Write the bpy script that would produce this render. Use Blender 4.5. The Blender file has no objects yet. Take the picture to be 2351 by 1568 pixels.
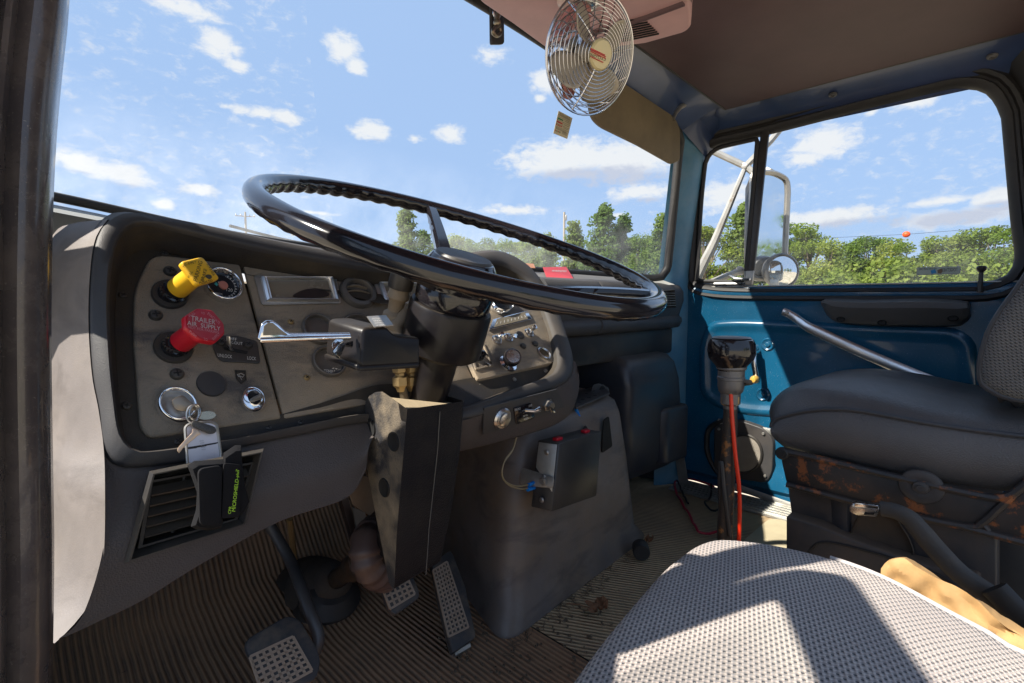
import bpy, bmesh, math, random
from math import radians as R, sin, cos, pi
from mathutils import Vector as V, Matrix

SC = bpy.context.scene
COL = SC.collection
DOOR_OPEN = 59
# ------------------------------------------------------------------ camera
F, CX, CY = 1185.0, 1175.5, 784.0          # focal length and centre, in pixels of a 2351 px wide view
PITCH, YAW = math.atan(94 / 1185.0), R(45.3)
FW = V((sin(YAW) * cos(PITCH), cos(YAW) * cos(PITCH), -sin(PITCH)))
RT = V((cos(YAW), -sin(YAW), 0))
UP = RT.cross(FW)
cam = bpy.data.cameras.new('camera')
cam.sensor_width = 36
cam.lens = F / 2351 * 36
cam.clip_start = 0.01
cam.clip_end = 6000
co = bpy.data.objects.new('camera', cam)
m = Matrix((RT, UP, -FW)).transposed().to_4x4()
co.matrix_world = m
COL.objects.link(co)
SC.camera = co
# ------------------------------------------------------------------ light
SUN_L = V((.72, -.295, -.72)).normalized()   # direction in which sunlight travels
sl = bpy.data.lights.new('sun', 'SUN')
sl.energy = 3.0
sl.angle = R(.55)
sl.color = (1, .94, .84)
so = bpy.data.objects.new('sun', sl)
so.rotation_euler = SUN_L.to_track_quat('-Z', 'Y').to_euler()
COL.objects.link(so)
SUN_EL = math.asin(-SUN_L.z)
SUN_ROT = math.atan2(-SUN_L.x, -SUN_L.y)
SC.view_settings.view_transform = 'Standard'
SC.view_settings.look = 'None'
SC.view_settings.gamma = 1
SC.view_settings.exposure = 1.72
SC.cycles.max_bounces = 8
SC.cycles.transparent_max_bounces = 24
SC.cycles.caustics_reflective = False
SC.cycles.caustics_refractive = False
SC.cycles.sample_clamp_indirect = 6


def ray(x, y):
    return FW + RT * ((x - CX) / F) - UP * ((y - CY) / F)


# ------------------------------------------------------------------ sky
W = bpy.data.worlds.new('World')
SC.world = W
W.use_nodes = True


def build_sky():
    nt = W.node_tree
    N, L = nt.nodes, nt.links
    N.clear()
    out = N.new('ShaderNodeOutputWorld')
    bg = N.new('ShaderNodeBackground')
    L.new(bg.outputs[0], out.inputs[0])
    sky = N.new('ShaderNodeTexSky')
    sky.sky_type = 'NISHITA'
    sky.sun_disc = False
    sky.sun_elevation = SUN_EL
    sky.sun_rotation = SUN_ROT
    sky.altitude = 100
    sky.air_density = 1.0
    sky.dust_density = .6
    sky.ozone_density = 1.2
    tc = N.new('ShaderNodeTexCoord')
    dirv = tc.outputs['Generated']
    # noise used to ruffle the cloud outlines
    mp = N.new('ShaderNodeMapping')
    mp.inputs['Scale'].default_value = (1, 1, 1.9)
    L.new(dirv, mp.inputs[0])
    nz = N.new('ShaderNodeTexNoise')
    nz.inputs['Scale'].default_value = 40
    nz.inputs['Detail'].default_value = 9
    nz.inputs['Roughness'].default_value = .63
    nz.inputs['Distortion'].default_value = .3
    L.new(mp.outputs[0], nz.inputs['Vector'])

    def math_(op, a, b=None, c=None):
        n = N.new('ShaderNodeMath')
        n.operation = op
        for i, q in enumerate((a, b, c)):
            if q is None: continue
            if isinstance(q, (int, float)): n.inputs[i].default_value = q
            else: L.new(q, n.inputs[i])
        return n.outputs[0]

    def field(blobs):
        acc = None
        for (px, py, ax, ay, wt) in blobs:
            c = ray(px, py).normalized()
            e1 = (ray(px + ax * 1.15, py).normalized() - c)
            e2 = (ray(px, py - ay * 1.2).normalized() - c)
            e1 = e1 / e1.length_squared
            e2 = e2 / e2.length_squared
            ds = []
            for e in (e1, e2):
                d = N.new('ShaderNodeVectorMath')
                d.operation = 'DOT_PRODUCT'
                L.new(dirv, d.inputs[0])
                d.inputs[1].default_value = e
                ds.append(math_('ADD', d.outputs['Value'], -c.dot(e)))
            s = math_('ADD', math_('MULTIPLY', ds[0], ds[0]), math_('MULTIPLY', ds[1], ds[1]))
            f = N.new('ShaderNodeVectorMath')
            f.operation = 'DOT_PRODUCT'
            L.new(dirv, f.inputs[0])
            f.inputs[1].default_value = c
            front = math_('GREATER_THAN', f.outputs['Value'], .3)
            val = math_('MULTIPLY', math_('MULTIPLY', math_('SUBTRACT', wt, math_('SQRT', s)), 1.7), front)
            acc = val if acc is None else math_('MAXIMUM', acc, val)
        return acc

    white = field(CLOUDS)
    grey = field(CLOUD_BASES)
    near = N.new('ShaderNodeMapRange')
    L.new(white, near.inputs[0])
    near.inputs[1].default_value = -.75
    near.inputs[2].default_value = -.1
    n0 = math_('MULTIPLY', math_('MULTIPLY', math_('SUBTRACT', nz.outputs['Fac'], .5), 2.4), near.outputs[0])
    d = math_('ADD', white, n0)
    mr = N.new('ShaderNodeMapRange')
    mr.interpolation_type = 'SMOOTHSTEP'
    L.new(d, mr.inputs[0])
    mr.inputs[1].default_value = -.05
    mr.inputs[2].default_value = 1.0
    g = math_('ADD', grey, math_('MULTIPLY', n0, .6))
    mg = N.new('ShaderNodeMapRange')
    mg.interpolation_type = 'SMOOTHSTEP'
    L.new(g, mg.inputs[0])
    mg.inputs[1].default_value = 0
    mg.inputs[2].default_value = .9
    cc = N.new('ShaderNodeMix')
    cc.data_type = 'RGBA'
    L.new(mg.outputs[0], cc.inputs[0])
    cc.inputs[6].default_value = CLOUD_WHITE
    cc.inputs[7].default_value = CLOUD_GREY
    # pale the blue a little towards the horizon haze
    hz = N.new('ShaderNodeMix')
    hz.data_type = 'RGBA'
    hz.inputs[0].default_value = SKY_PALE
    L.new(sky.outputs[0], hz.inputs[6])
    hz.inputs[7].default_value = SKY_PALE_COL
    mx = N.new('ShaderNodeMix')
    mx.data_type = 'RGBA'
    L.new(math_('MULTIPLY', mr.outputs[0], .93), mx.inputs[0])
    L.new(hz.outputs[2], mx.inputs[6])
    L.new(cc.outputs[2], mx.inputs[7])
    L.new(mx.outputs[2], bg.inputs[0])
    bg.inputs[1].default_value = SKY_STRENGTH


SKY_STRENGTH = .064
SKY_PALE, SKY_PALE_COL = .92, (1.98, 2.84, 4.40, 1)
CLOUD_WHITE, CLOUD_GREY = (4.35, 4.4, 4.5, 1), (2.9, 3.1, 3.7, 1)
CLOUDS = [(415, 15, 130, 38, .75), (500, 100, 62, 45, .9), (545, 150, 50, 28, .7), (785, 110, 45, 45, .9), (815, 150, 35, 30, .8),
          (600, 260, 110, 22, .7), (650, 268, 60, 22, .9), (520, 245, 45, 15, .6), (855, 300, 52, 26, .95), (1035, 308, 40, 26, .9), (955, 318, 40, 18, .5),
          (175, 372, 90, 30, .9), (275, 398, 95, 32, .9), (460, 435, 60, 22, .8), (375, 470, 36, 18, .8), (170, 461, 70, 12, .7),
          (1300, 365, 150, 50, 1.0), (1430, 372, 140, 55, 1.0), (1470, 440, 110, 32, .8), (1210, 375, 70, 35, .7), (1180, 482, 150, 20, .65), (1420, 495, 60, 12, .6),
          (1130, 125, 80, 40, .55), (1255, 185, 45, 40, .9), (1240, 225, 25, 20, .6),
          (1890, 330, 105, 50, .9), (1850, 360, 80, 35, .7), (2100, 235, 85, 26, .75), (2000, 258, 30, 16, .6), (1660, 450, 90, 50, .8), (1650, 345, 60, 20, .6),
          (2160, 462, 170, 16, .75), (2290, 455, 90, 26, .9), (1900, 500, 190, 26, .9), (2150, 505, 160, 26, .85), (2260, 490, 110, 30, .9), (2500, 400, 200, 80, .9),
          (720, 488, 120, 10, .5), (-300, 300, 200, 60, .9), (-900, 200, 300, 90, .9), (900, -250, 250, 80, .8), (2900, 300, 260, 90, .9)]
CLOUD_BASES = [(1360, 408, 190, 30, .95), (1480, 408, 90, 22, .8), (270, 425, 120, 14, .6), (500, 160, 70, 14, .4), (640, 280, 70, 8, .4), (1890, 380, 90, 18, .5),
               (1950, 520, 220, 22, .9), (2200, 500, 160, 22, .95), (2290, 475, 80, 18, .9), (1180, 497, 150, 10, .5), (180, 395, 70, 10, .5), (865, 322, 40, 8, .5), (1470, 462, 90, 14, .7)]
build_sky()

# ------------------------------------------------------------------ projection helpers (a pixel becomes a point on a real surface)


class PL:
    def __init__(s, p0, n):
        s.p0, s.n = V(p0), V(n).normalized()

    def __call__(s, x, y, w=0.0):
        d = ray(x, y)
        return d * ((s.p0 + s.n * w).dot(s.n) / d.dot(s.n))


def onX(X): return PL((X, 0, 0), (-1, 0, 0))
def onY(Y): return PL((0, Y, 0), (0, -1, 0))
def onZ(Z): return PL((0, 0, Z), (0, 0, 1))


# ------------------------------------------------------------------ mesh helpers
class MB:
    def __init__(s): s.v, s.f = [], []

    def add(s, vs, fs):
        o = len(s.v)
        s.v += [V(p) for p in vs]
        s.f += [tuple(i + o for i in q) for q in fs]
        return s

    def box(s, c, sz, rot=None, ax=None):
        c = V(c)
        A = ax or (V((1, 0, 0)), V((0, 1, 0)), V((0, 0, 1)))
        if rot: A = [rot @ a for a in A]
        vs = [c + A[0] * (x * sz[0] / 2) + A[1] * (y * sz[1] / 2) + A[2] * (z * sz[2] / 2) for x in (-1, 1) for y in (-1, 1) for z in (-1, 1)]
        return s.add(vs, [(0, 1, 3, 2), (4, 6, 7, 5), (0, 4, 5, 1), (2, 3, 7, 6), (0, 2, 6, 4), (1, 5, 7, 3)])

    def prism(s, poly, d):
        n = len(poly); d = V(d)
        vs = [V(p) for p in poly] + [V(p) + d for p in poly]
        fs = [tuple(range(n)), tuple(range(2 * n - 1, n - 1, -1))] + [(i, (i + 1) % n, n + (i + 1) % n, n + i) for i in range(n)]
        return s.add(vs, fs)

    def loft(s, rings, closed=True, caps=(False, False)):
        n = len(rings[0]); vs = []; fs = []
        for r in rings: vs += [V(p) for p in r]
        for k in range(len(rings) - 1):
            for i in range(n if closed else n - 1):
                j = (i + 1) % n
                fs.append((k * n + i, k * n + j, (k + 1) * n + j, (k + 1) * n + i))
        if caps[0]: fs.append(tuple(range(n)))
        if caps[1]: fs.append(tuple((len(rings) - 1) * n + i for i in range(n)))
        return s.add(vs, fs)

    def tube(s, path, r, n=10, closed=False, caps=True, flat=None):
        P = [V(p) for p in path]; k = len(P)
        rs = r if isinstance(r, (list, tuple)) else [r] * k
        rings = []; up = None
        for i in range(k):
            if closed: t = P[(i + 1) % k] - P[i - 1]
            else: t = P[min(i + 1, k - 1)] - P[max(i - 1, 0)]
            t.normalize()
            if up is None:
                up = V((0, 0, 1)) if abs(t.z) < .9 else V((1, 0, 0))
                if flat is not None: up = V(flat[2])
            a = t.cross(up).normalized(); up = a.cross(t).normalized()
            fa, fb = (flat[0], flat[1]) if flat else (1, 1)
            rings.append([P[i] + (a * (cos(2 * pi * j / n) * fa) + up * (sin(2 * pi * j / n) * fb)) * rs[i] for j in range(n)])
        if closed: rings.append(rings[0])
        return s.loft(rings, True, (caps and not closed, caps and not closed))

    def lathe(s, o, eu, ev, en, prof, n=32):
        o, eu, ev, en = V(o), V(eu), V(ev), V(en)
        rings = [[o + (eu * cos(2 * pi * j / n) + ev * sin(2 * pi * j / n)) * max(r, 1e-5) + en * w for j in range(n)] for r, w in prof]
        return s.loft(rings, True, (prof[0][0] > 1e-4, prof[-1][0] > 1e-4))

    def build(s, name, mat, parent=None, bevel=0, seg=2, ang=38, bang=30, sub=0):
        bm = bmesh.new()
        bv = [bm.verts.new(p) for p in s.v]
        for q in s.f:
            try: bm.faces.new([bv[i] for i in q])
            except ValueError: pass
        bmesh.ops.remove_doubles(bm, verts=bm.verts, dist=1e-5)
        bmesh.ops.recalc_face_normals(bm, faces=bm.faces)
        if bevel:
            es = [e for e in bm.edges if len(e.link_faces) == 2 and e.calc_face_angle(0) > R(bang)]
            bmesh.ops.bevel(bm, geom=es, offset=bevel, segments=seg, affect='EDGES', profile=.5, clamp_overlap=True)
        for e in bm.edges:
            e.smooth = not (len(e.link_faces) == 2 and e.calc_face_angle(0) > R(ang))
        for q in bm.faces: q.smooth = True
        me = bpy.data.meshes.new(name)
        bm.to_mesh(me); bm.free()
        o = bpy.data.objects.new(name, me)
        me.materials.append(mat)
        COL.objects.link(o)
        if parent is not None: adopt(o, parent)
        if sub:
            md = o.modifiers.new('sub', 'SUBSURF'); md.levels = md.render_levels = sub
        return o


BASE = {}


def adopt(o, parent):
    o.parent = parent
    o.matrix_parent_inverse = Matrix.Translation(-BASE.get(parent.name, V((0, 0, 0))))


def thing(name, label, cat, loc, group=None):
    o = bpy.data.objects.new(name, None)
    o.empty_display_size = .05
    COL.objects.link(o)
    o.location = loc
    BASE[o.name] = V(loc)
    return tag(o, label, cat, group)


def tag(o, label, cat, group=None):
    o['label'], o['category'] = label, cat
    if group: o['group'] = group
    return o


def struct(o, kind='structure'):
    o['kind'] = kind
    return o


def cr(pts, n, closed=False):
    """Catmull-Rom through points (any dimension), n samples, spread by chord length"""
    P = [V(p) for p in pts]; k = len(P)
    seg = k if closed else k - 1
    ln = [(P[(i + 1) % k] - P[i]).length for i in range(seg)]
    tot = sum(ln); out = []
    for q in range(n):
        t = tot * q / (n if closed else n - 1)
        i = 0
        while i < seg - 1 and t > ln[i]: t -= ln[i]; i += 1
        u = min(1, t / max(ln[i], 1e-9))
        if closed: a, b, c, d = P[i - 1], P[i], P[(i + 1) % k], P[(i + 2) % k]
        else: a, b, c, d = P[max(i - 1, 0)], P[i], P[i + 1], P[min(i + 2, k - 1)]
        out.append(.5 * (2 * b + (c - a) * u + (2 * a - 5 * b + 4 * c - d) * u * u + (3 * b - a - 3 * c + d) * u ** 3))
    return out


def rpoly(pts, r, seg=4):
    """round the corners of a planar 3D polygon"""
    P = [V(p) for p in pts]; n = len(P); out = []
    rs = r if isinstance(r, (list, tuple)) else [r] * n
    for i in range(n):
        a, b, c = P[i - 1], P[i], P[(i + 1) % n]
        d1, d2 = (a - b), (c - b)
        q = min(rs[i], d1.length * .48, d2.length * .48)
        if q < 1e-5: out.append(b); continue
        s0, s1 = b + d1.normalized() * q, b + d2.normalized() * q
        for k in range(seg + 1):
            t = k / seg
            out.append(s0 * (1 - t) ** 2 + b * 2 * t * (1 - t) + s1 * t * t)
    return out


def pxpoly(pl, pts, w=0): return [pl(x, y, w) for x, y in pts]


def inset(poly, f):
    c = sum((V(p) for p in poly), V((0, 0, 0))) / len(poly)
    return [c + (V(p) - c) * f for p in poly]


def ell(pl, c, a, b=None, w=0):
    """centre and two half axes on a plane, from pixel half axes a=(dx,dy), b=(dx,dy)"""
    if not isinstance(a, (tuple, list)): a = (a, 0)
    if b is None: b = (0, -a[0])
    if not isinstance(b, (tuple, list)): b = (0, -b)
    o = pl(c[0], c[1], w)
    eu = (pl(c[0] + a[0], c[1] + a[1], w) - pl(c[0] - a[0], c[1] - a[1], w)) / 2
    ev = (pl(c[0] + b[0], c[1] + b[1], w) - pl(c[0] - b[0], c[1] - b[1], w)) / 2
    return o, eu, ev


FONT_CACHE = {}


def text(s, pl, c, right, height, mat, parent, name='lettering', w=.0006, ext=.0003, spacing=1.0, mirror=False):
    """lettering on a plane: c = pixel centre, right = pixel vector across the whole line, height = pixel vector of a capital"""
    cu = bpy.data.curves.new('t', 'FONT')
    cu.body = s; cu.size = 1; cu.align_x = 'CENTER'; cu.align_y = 'CENTER'; cu.space_character = spacing
    cu.resolution_u = 3
    ob = bpy.data.objects.new('t', cu)
    COL.objects.link(ob)
    dg = bpy.context.evaluated_depsgraph_get()
    me = bpy.data.meshes.new_from_object(ob.evaluated_get(dg))
    bpy.data.objects.remove(ob); bpy.data.curves.remove(cu)
    xs = [v.co.x for v in me.vertices]; ys = [v.co.y for v in me.vertices]
    wx, wy = max(xs) - min(xs), max(ys) - min(ys)
    mx, my = (max(xs) + min(xs)) / 2, (max(ys) + min(ys)) / 2
    o, eu, ev = ell(pl, c, (right[0] / 2, right[1] / 2), (height[0] / 2, height[1] / 2), w)
    if mirror: eu = -eu
    for v in me.vertices:
        q = v.co
        v.co = o + eu * ((q.x - mx) / (wx / 2)) + ev * ((q.y - my) / (wy / 2)) + pl.n * (q.z * 0)
    me.name = name
    me.materials.clear(); me.materials.append(mat)
    t = bpy.data.objects.new(name, me)
    COL.objects.link(t)
    adopt(t, parent)
    return t


# ------------------------------------------------------------------ materials
def nodes(name):
    mt = bpy.data.materials.new(name); mt.use_nodes = True
    nt = mt.node_tree
    return mt, nt.nodes, nt.links, nt.nodes['Principled BSDF']


def M(name, col, rough=.5, metal=0., bump=0., bscale=300., dust=0., dcol=(.23, .185, .13), dscale=7., up=0., var=.12, vscale=9., coat=0., smear=0., smcol=(.03, .032, .042), spots=0., scol=(.3, .1, .03), sscale=40., voro=False, spec=.5):
    mt, N, L, b = nodes(name)
    tc = N.new('ShaderNodeTexCoord')

    def noise(sc, det=5, ro=.6):
        n = N.new('ShaderNodeTexNoise')
        n.inputs['Scale'].default_value = sc; n.inputs['Detail'].default_value = det; n.inputs['Roughness'].default_value = ro
        L.new(tc.outputs['Object'], n.inputs['Vector'])
        return n.outputs['Fac']

    def rng(x, a, c, o0=0., o1=1.):
        q = N.new('ShaderNodeMapRange')
        L.new(x, q.inputs[0])
        for i, vv in enumerate((a, c, o0, o1)): q.inputs[i + 1].default_value = vv
        return q.outputs[0]

    def mixc(fac, a, c):
        q = N.new('ShaderNodeMix'); q.data_type = 'RGBA'
        if isinstance(fac, float): q.inputs[0].default_value = fac
        else: L.new(fac, q.inputs[0])
        for i, vv in ((6, a), (7, c)):
            if isinstance(vv, tuple): q.inputs[i].default_value = vv + (1,)
            else: L.new(vv, q.inputs[i])
        return q.outputs[2]
    dark = tuple(x * (1 - var) for x in col); lite = tuple(min(1, x * (1 + var)) for x in col)
    c = mixc(rng(noise(vscale, 6), .3, .7), dark, lite)
    rsock = None
    if dust or up:
        f = rng(noise(dscale, 8, .65), .42, .72, 0., dust)
        if up:
            g = N.new('ShaderNodeNewGeometry'); sp = N.new('ShaderNodeSeparateXYZ')
            L.new(g.outputs['Normal'], sp.inputs[0])
            u = rng(sp.outputs['Z'], .25, .95, 0., up)
            uu = N.new('ShaderNodeMath'); uu.operation = 'MULTIPLY'
            L.new(u, uu.inputs[0]); L.new(rng(noise(dscale * 2.5, 8, .7), .3, .6, .45, 1.), uu.inputs[1])
            ad = N.new('ShaderNodeMath'); ad.operation = 'MAXIMUM'
            L.new(f, ad.inputs[0]); L.new(uu.outputs[0], ad.inputs[1]); f = ad.outputs[0]
        c = mixc(f, c, dcol)
        rsock = rng(f, 0, 1, rough, .85)
    if smear:
        mp = N.new('ShaderNodeMapping'); mp.inputs['Scale'].default_value = (5, 9, 16); mp.inputs['Rotation'].default_value = (0, .25, 0)
        L.new(tc.outputs['Object'], mp.inputs[0])
        n2 = N.new('ShaderNodeTexNoise'); n2.inputs['Scale'].default_value = 1.; n2.inputs['Detail'].default_value = 7; n2.inputs['Roughness'].default_value = .62; n2.inputs['Distortion'].default_value = .6
        L.new(mp.outputs[0], n2.inputs['Vector'])
        c = mixc(rng(n2.outputs['Fac'], .50, .64, 0., smear), c, smcol)
    if spots:
        f2 = rng(noise(sscale, 9, .7), .62 - spots * .12, .68 - spots * .1)
        c = mixc(f2, c, scol)
    L.new(c, b.inputs['Base Color'])
    if rsock is not None: L.new(rsock, b.inputs['Roughness'])
    else: L.new(rng(noise(vscale * 3, 6), .3, .7, max(0, rough - .06), min(1, rough + .06)), b.inputs['Roughness'])
    b.inputs['Metallic'].default_value = metal
    b.inputs['Specular IOR Level'].default_value = spec
    if coat:
        b.inputs['Coat Weight'].default_value = coat; b.inputs['Coat Roughness'].default_value = .05
    if bump:
        bp = N.new('ShaderNodeBump'); bp.inputs['Strength'].default_value = bump; bp.inputs['Distance'].default_value = .002
        if voro:
            vo = N.new('ShaderNodeTexVoronoi'); vo.inputs['Scale'].default_value = bscale
            L.new(tc.outputs['Object'], vo.inputs['Vector']); L.new(vo.outputs['Distance'], bp.inputs['Height'])
        else: L.new(noise(bscale, 4), bp.inputs['Height'])
        L.new(bp.outputs[0], b.inputs['Normal'])
    return mt


def flat(name, col, rough=.5, metal=0.): return M(name, col, rough, metal, var=.04)


dash_mat = M('dusty_dash_plastic', (.030, .027, .025), .60, bump=.35, bscale=420, dust=.5, dcol=(.15, .115, .075), dscale=6, up=.35, var=.2, smear=.5, spec=.25)
bezel_mat = M('grained_dash_pad', (.040, .039, .041), .46, bump=.10, bscale=800, smear=.35, spec=.3, dust=.25, dcol=(.13, .105, .08), dscale=4, up=.55, var=.12, voro=True)
plate_mat = M('dash_face_plate', (.20, .165, .125), .62, bump=.35, bscale=520, dust=.9, smear=.75, dcol=(.40, .30, .195), dscale=5, up=.3, var=.3, voro=True)
lower_mat = M('lower_dash_panel', (.066, .056, .055), .5, spec=.3, bump=.25, bscale=500, dust=.25, dcol=(.14, .11, .085), dscale=3, up=.4, voro=True)
column_black = M('column_black_paint', (.010, .009, .011), .30, spec=.25, bump=.06, bscale=200, dust=.14, dcol=(.10, .08, .055), dscale=12, up=.4)
cheek_mat = M('dusty_column_cheek', (.035, .034, .036), .5, bump=.3, bscale=380, dust=1.0, dcol=(.32, .25, .16), dscale=9, up=.85, voro=True)
gauge_rim = M('black_gauge_rim', (.10, .093, .087), .30, bump=.05, bscale=100, dust=.4, dcol=(.16, .12, .08), dscale=20)
gloss_black = M('gloss_black_plastic', (.010, .009, .012), .12, bump=.02, bscale=60, dust=.05, dcol=(.12, .10, .07), dscale=9, var=.2, coat=.3)
satin_black = M('satin_black_plastic', (.032, .031, .032), .36, bump=.15, bscale=350, dust=.30, dcol=(.16, .125, .08), dscale=9, up=.3)
cowl_mat = M('column_cover_plastic', (.012, .0125, .016), .38, spec=.15, bump=.3, bscale=380, dust=.06, dcol=(.27, .225, .15), dscale=11, up=.25, voro=True)
dust_mat = M('tan_dust_layer', (.34, .27, .17), .9, bump=.4, bscale=120, var=.25)
engine_mat = M('engine_cover_plastic', (.155, .135, .125), .33, spec=.35, bump=.15, bscale=220, smear=.45, smcol=(.05, .046, .052), dust=.8, dcol=(.24, .165, .10), dscale=4, up=.5, var=.2)
heater_mat = M('heater_box_plastic', (.028, .034, .048), .30, bump=.12, bscale=60, dust=.3, dcol=(.15, .12, .085), dscale=5, up=.55)
rubber = M('black_rubber', (.020, .019, .019), .55, bump=.1, bscale=200, dust=.2, dscale=8, dcol=(.12, .10, .08))
pillar_mat = M('dark_pillar_trim', (.060, .049, .048), .22, bump=.08, bscale=300, dust=.35, dcol=(.20, .16, .125), dscale=25, var=.3, coat=.5, spots=.05, scol=(.22, .19, .16), sscale=500)
blue_paint = M('blue_body_paint', (.006, .092, .185), .24, bump=.01, bscale=40, dust=.05, dcol=(.20, .24, .28), dscale=5, var=.12, coat=.35, spots=.03, scol=(.22, .32, .42), sscale=330)
blue_pillar = M('worn_blue_paint', (.075, .21, .32), .45, dust=.35, dcol=(.28, .36, .40), dscale=14, var=.2)
header_mat = M('violet_blue_header_paint', (.026, .050, .125), .38, dust=.2, dcol=(.12, .09, .12), dscale=3, var=.15, coat=.2)
headliner = M('maroon_headliner_vinyl', (.095, .050, .053), .62, spec=.3, bump=.3, bscale=450, dust=.2, dcol=(.20, .15, .14), dscale=2.5, var=.12)
console_mat = M('mauve_console_plastic', (.60, .355, .35), .55, bump=.15, bscale=500, dust=.25, dcol=(.30, .20, .18), dscale=3, var=.1)
console_dark = M('mauve_console_groove', (.12, .07, .075), .6)
chrome = M('chrome', (.86, .86, .87), .13, 1., bump=.02, bscale=30, var=.05, dust=.08, dcol=(.25, .20, .14), dscale=30)
bar_chrome = M('polished_bar_metal', (.88, .88, .88), .30, 1., bump=.04, bscale=60, var=.08, dust=.12, dcol=(.4, .38, .35), dscale=30)
worn_chrome = M('worn_chrome', (.62, .61, .60), .22, 1., bump=.05, bscale=80, var=.15, dust=.35, dcol=(.16, .12, .08), dscale=45)
steel = M('dull_steel', (.42, .40, .37), .42, .8, bump=.1, bscale=200, var=.2, dust=.3, dcol=(.18, .13, .08), dscale=20)
alu = M('scuffed_aluminium', (.50, .49, .46), .42, .85, bump=.15, bscale=150, var=.2, dust=.35, dcol=(.30, .25, .18), dscale=15)
greymetal = M('grey_cast_metal', (.16, .155, .155), .45, .5, bump=.15, bscale=150, var=.2)
yellow = M('yellow_plastic', (.78, .44, .015), .42, bump=.03, bscale=80, var=.08, dust=.12, dcol=(.35, .24, .06), dscale=40)
red = M('red_plastic', (.50, .008, .022), .40, bump=.03, bscale=80, var=.08)
redface = M('worn_red_plastic_face', (.50, .035, .060), .5, var=.15, dust=.3, dcol=(.55, .14, .16), dscale=60)
orange_red = M('red_air_hose', (.80, .035, .008), .35, var=.05)
brass = M('dirty_brass', (.42, .30, .14), .42, .7, bump=.2, bscale=150, dust=.5, dcol=(.28, .20, .11), dscale=30)
dirt_metal = M('dusty_cast_metal', (.30, .24, .17), .7, .2, bump=.4, bscale=130, dust=.5, dcol=(.36, .28, .18), dscale=25)
rusty = M('rusting_black_steel', (.030, .028, .028), .42, bump=.2, bscale=110, dust=.35, dcol=(.12, .075, .045), dscale=9, spots=.6, scol=(.30, .10, .035), sscale=30)
blacksteel = M('black_painted_steel', (.050, .048, .049), .38, bump=.1, bscale=140, dust=.35, dcol=(.14, .10, .07), dscale=8)
rustpole = M('rust_streaked_lever', (.035, .028, .024), .5, .2, bump=.25, bscale=120, spots=.7, scol=(.30, .13, .04), sscale=45)
vinyl = M('grey_seat_vinyl', (.105, .097, .094), .30, bump=.35, bscale=420, dust=.3, dcol=(.155, .135, .115), dscale=4, var=.15, voro=True)
piping_mat = M('seat_piping', (.055, .055, .06), .5)
moulded = M('moulded_black_seat_base', (.042, .040, .042), .45, bump=.15, bscale=260, dust=.4, dcol=(.20, .13, .08), dscale=6, up=.6)
white_ink = flat('white_printing', (.62, .60, .57), .6)
pale_ink = flat('faded_pink_printing', (.66, .30, .33), .6)
black_ink = flat('black_printing', (.02, .018, .01), .6)
green_ink = flat('lime_printing', (.42, .75, .04), .6)
dial_mat = flat('black_dial', (.012, .013, .015), .35)
dial_glass = flat('smoked_dial_lens', (.20, .17, .125), .25)
pinkdot = flat('faded_orange_dial_hub', (.50, .19, .14), .5)
cloth_mat = M('black_pouch_cloth', (.014, .014, .016), .9, spec=.12, bump=.5, bscale=900, var=.2, dust=.12, dcol=(.035, .034, .034), dscale=15)
paper = M('brown_paper', (.48, .285, .115), .75, bump=.5, bscale=45, var=.2, vscale=14)
leaf_dry = M('dry_brown_leaf', (.22, .105, .05), .8, bump=.4, bscale=160, var=.3)
visor_mat = M('brown_visor_board', (.19, .145, .085), .8, bump=.3, bscale=300, dust=.5, dcol=(.075, .06, .042), dscale=6, var=.15)
cream = M('cream_hub_cap', (.68, .58, .32), .35, var=.08)
blade_mat = M('beige_fan_blade', (.42, .36, .27), .45, var=.15, dust=.3, dcol=(.25, .23, .22), dscale=15)
faded_red = M('faded_red_paint', (.55, .22, .20), .55, var=.3, vscale=40)
sticker_mat = flat('cream_sticker_paper', (.62, .56, .40), .6)
st_red, st_green = flat('red_print', (.50, .03, .03), .5), flat('green_print', (.03, .20, .08), .5)
wire_red, wire_black, wire_tan, wire_blue = flat('dark_red_wire', (.42, .02, .045), .45), flat('black_wire', (.02, .02, .022), .45), flat('tan_wire', (.25, .19, .10), .5), flat('blue_crimp', (.01, .20, .62), .4)
orange_ball = flat('orange_ball', (.85, .09, .01), .5)
mirror_mat = flat('mirror_silver', (.85, .87, .88), .015, 1.)
mirror_arm = M('dull_white_tube', (.34, .325, .30), .5, .3, bump=.2, bscale=100, var=.2, spots=.25, scol=(.30, .24, .18), sscale=20)
hood_red = flat('red_bonnet_paint', (.30, .03, .03), .3)
hole_mat = flat('recess_shade_black', (.006, .006, .006), .7)  # near black, painted as the shade in holes, also used for plugs
pale_end_mat = M('pale_dash_end', (.155, .135, .127), .6, bump=.18, bscale=520, dust=.5, dcol=(.19, .155, .12), dscale=7, var=.25, smear=.55, smcol=(.085, .072, .066))  # paler than the knee panel that it joins


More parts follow.
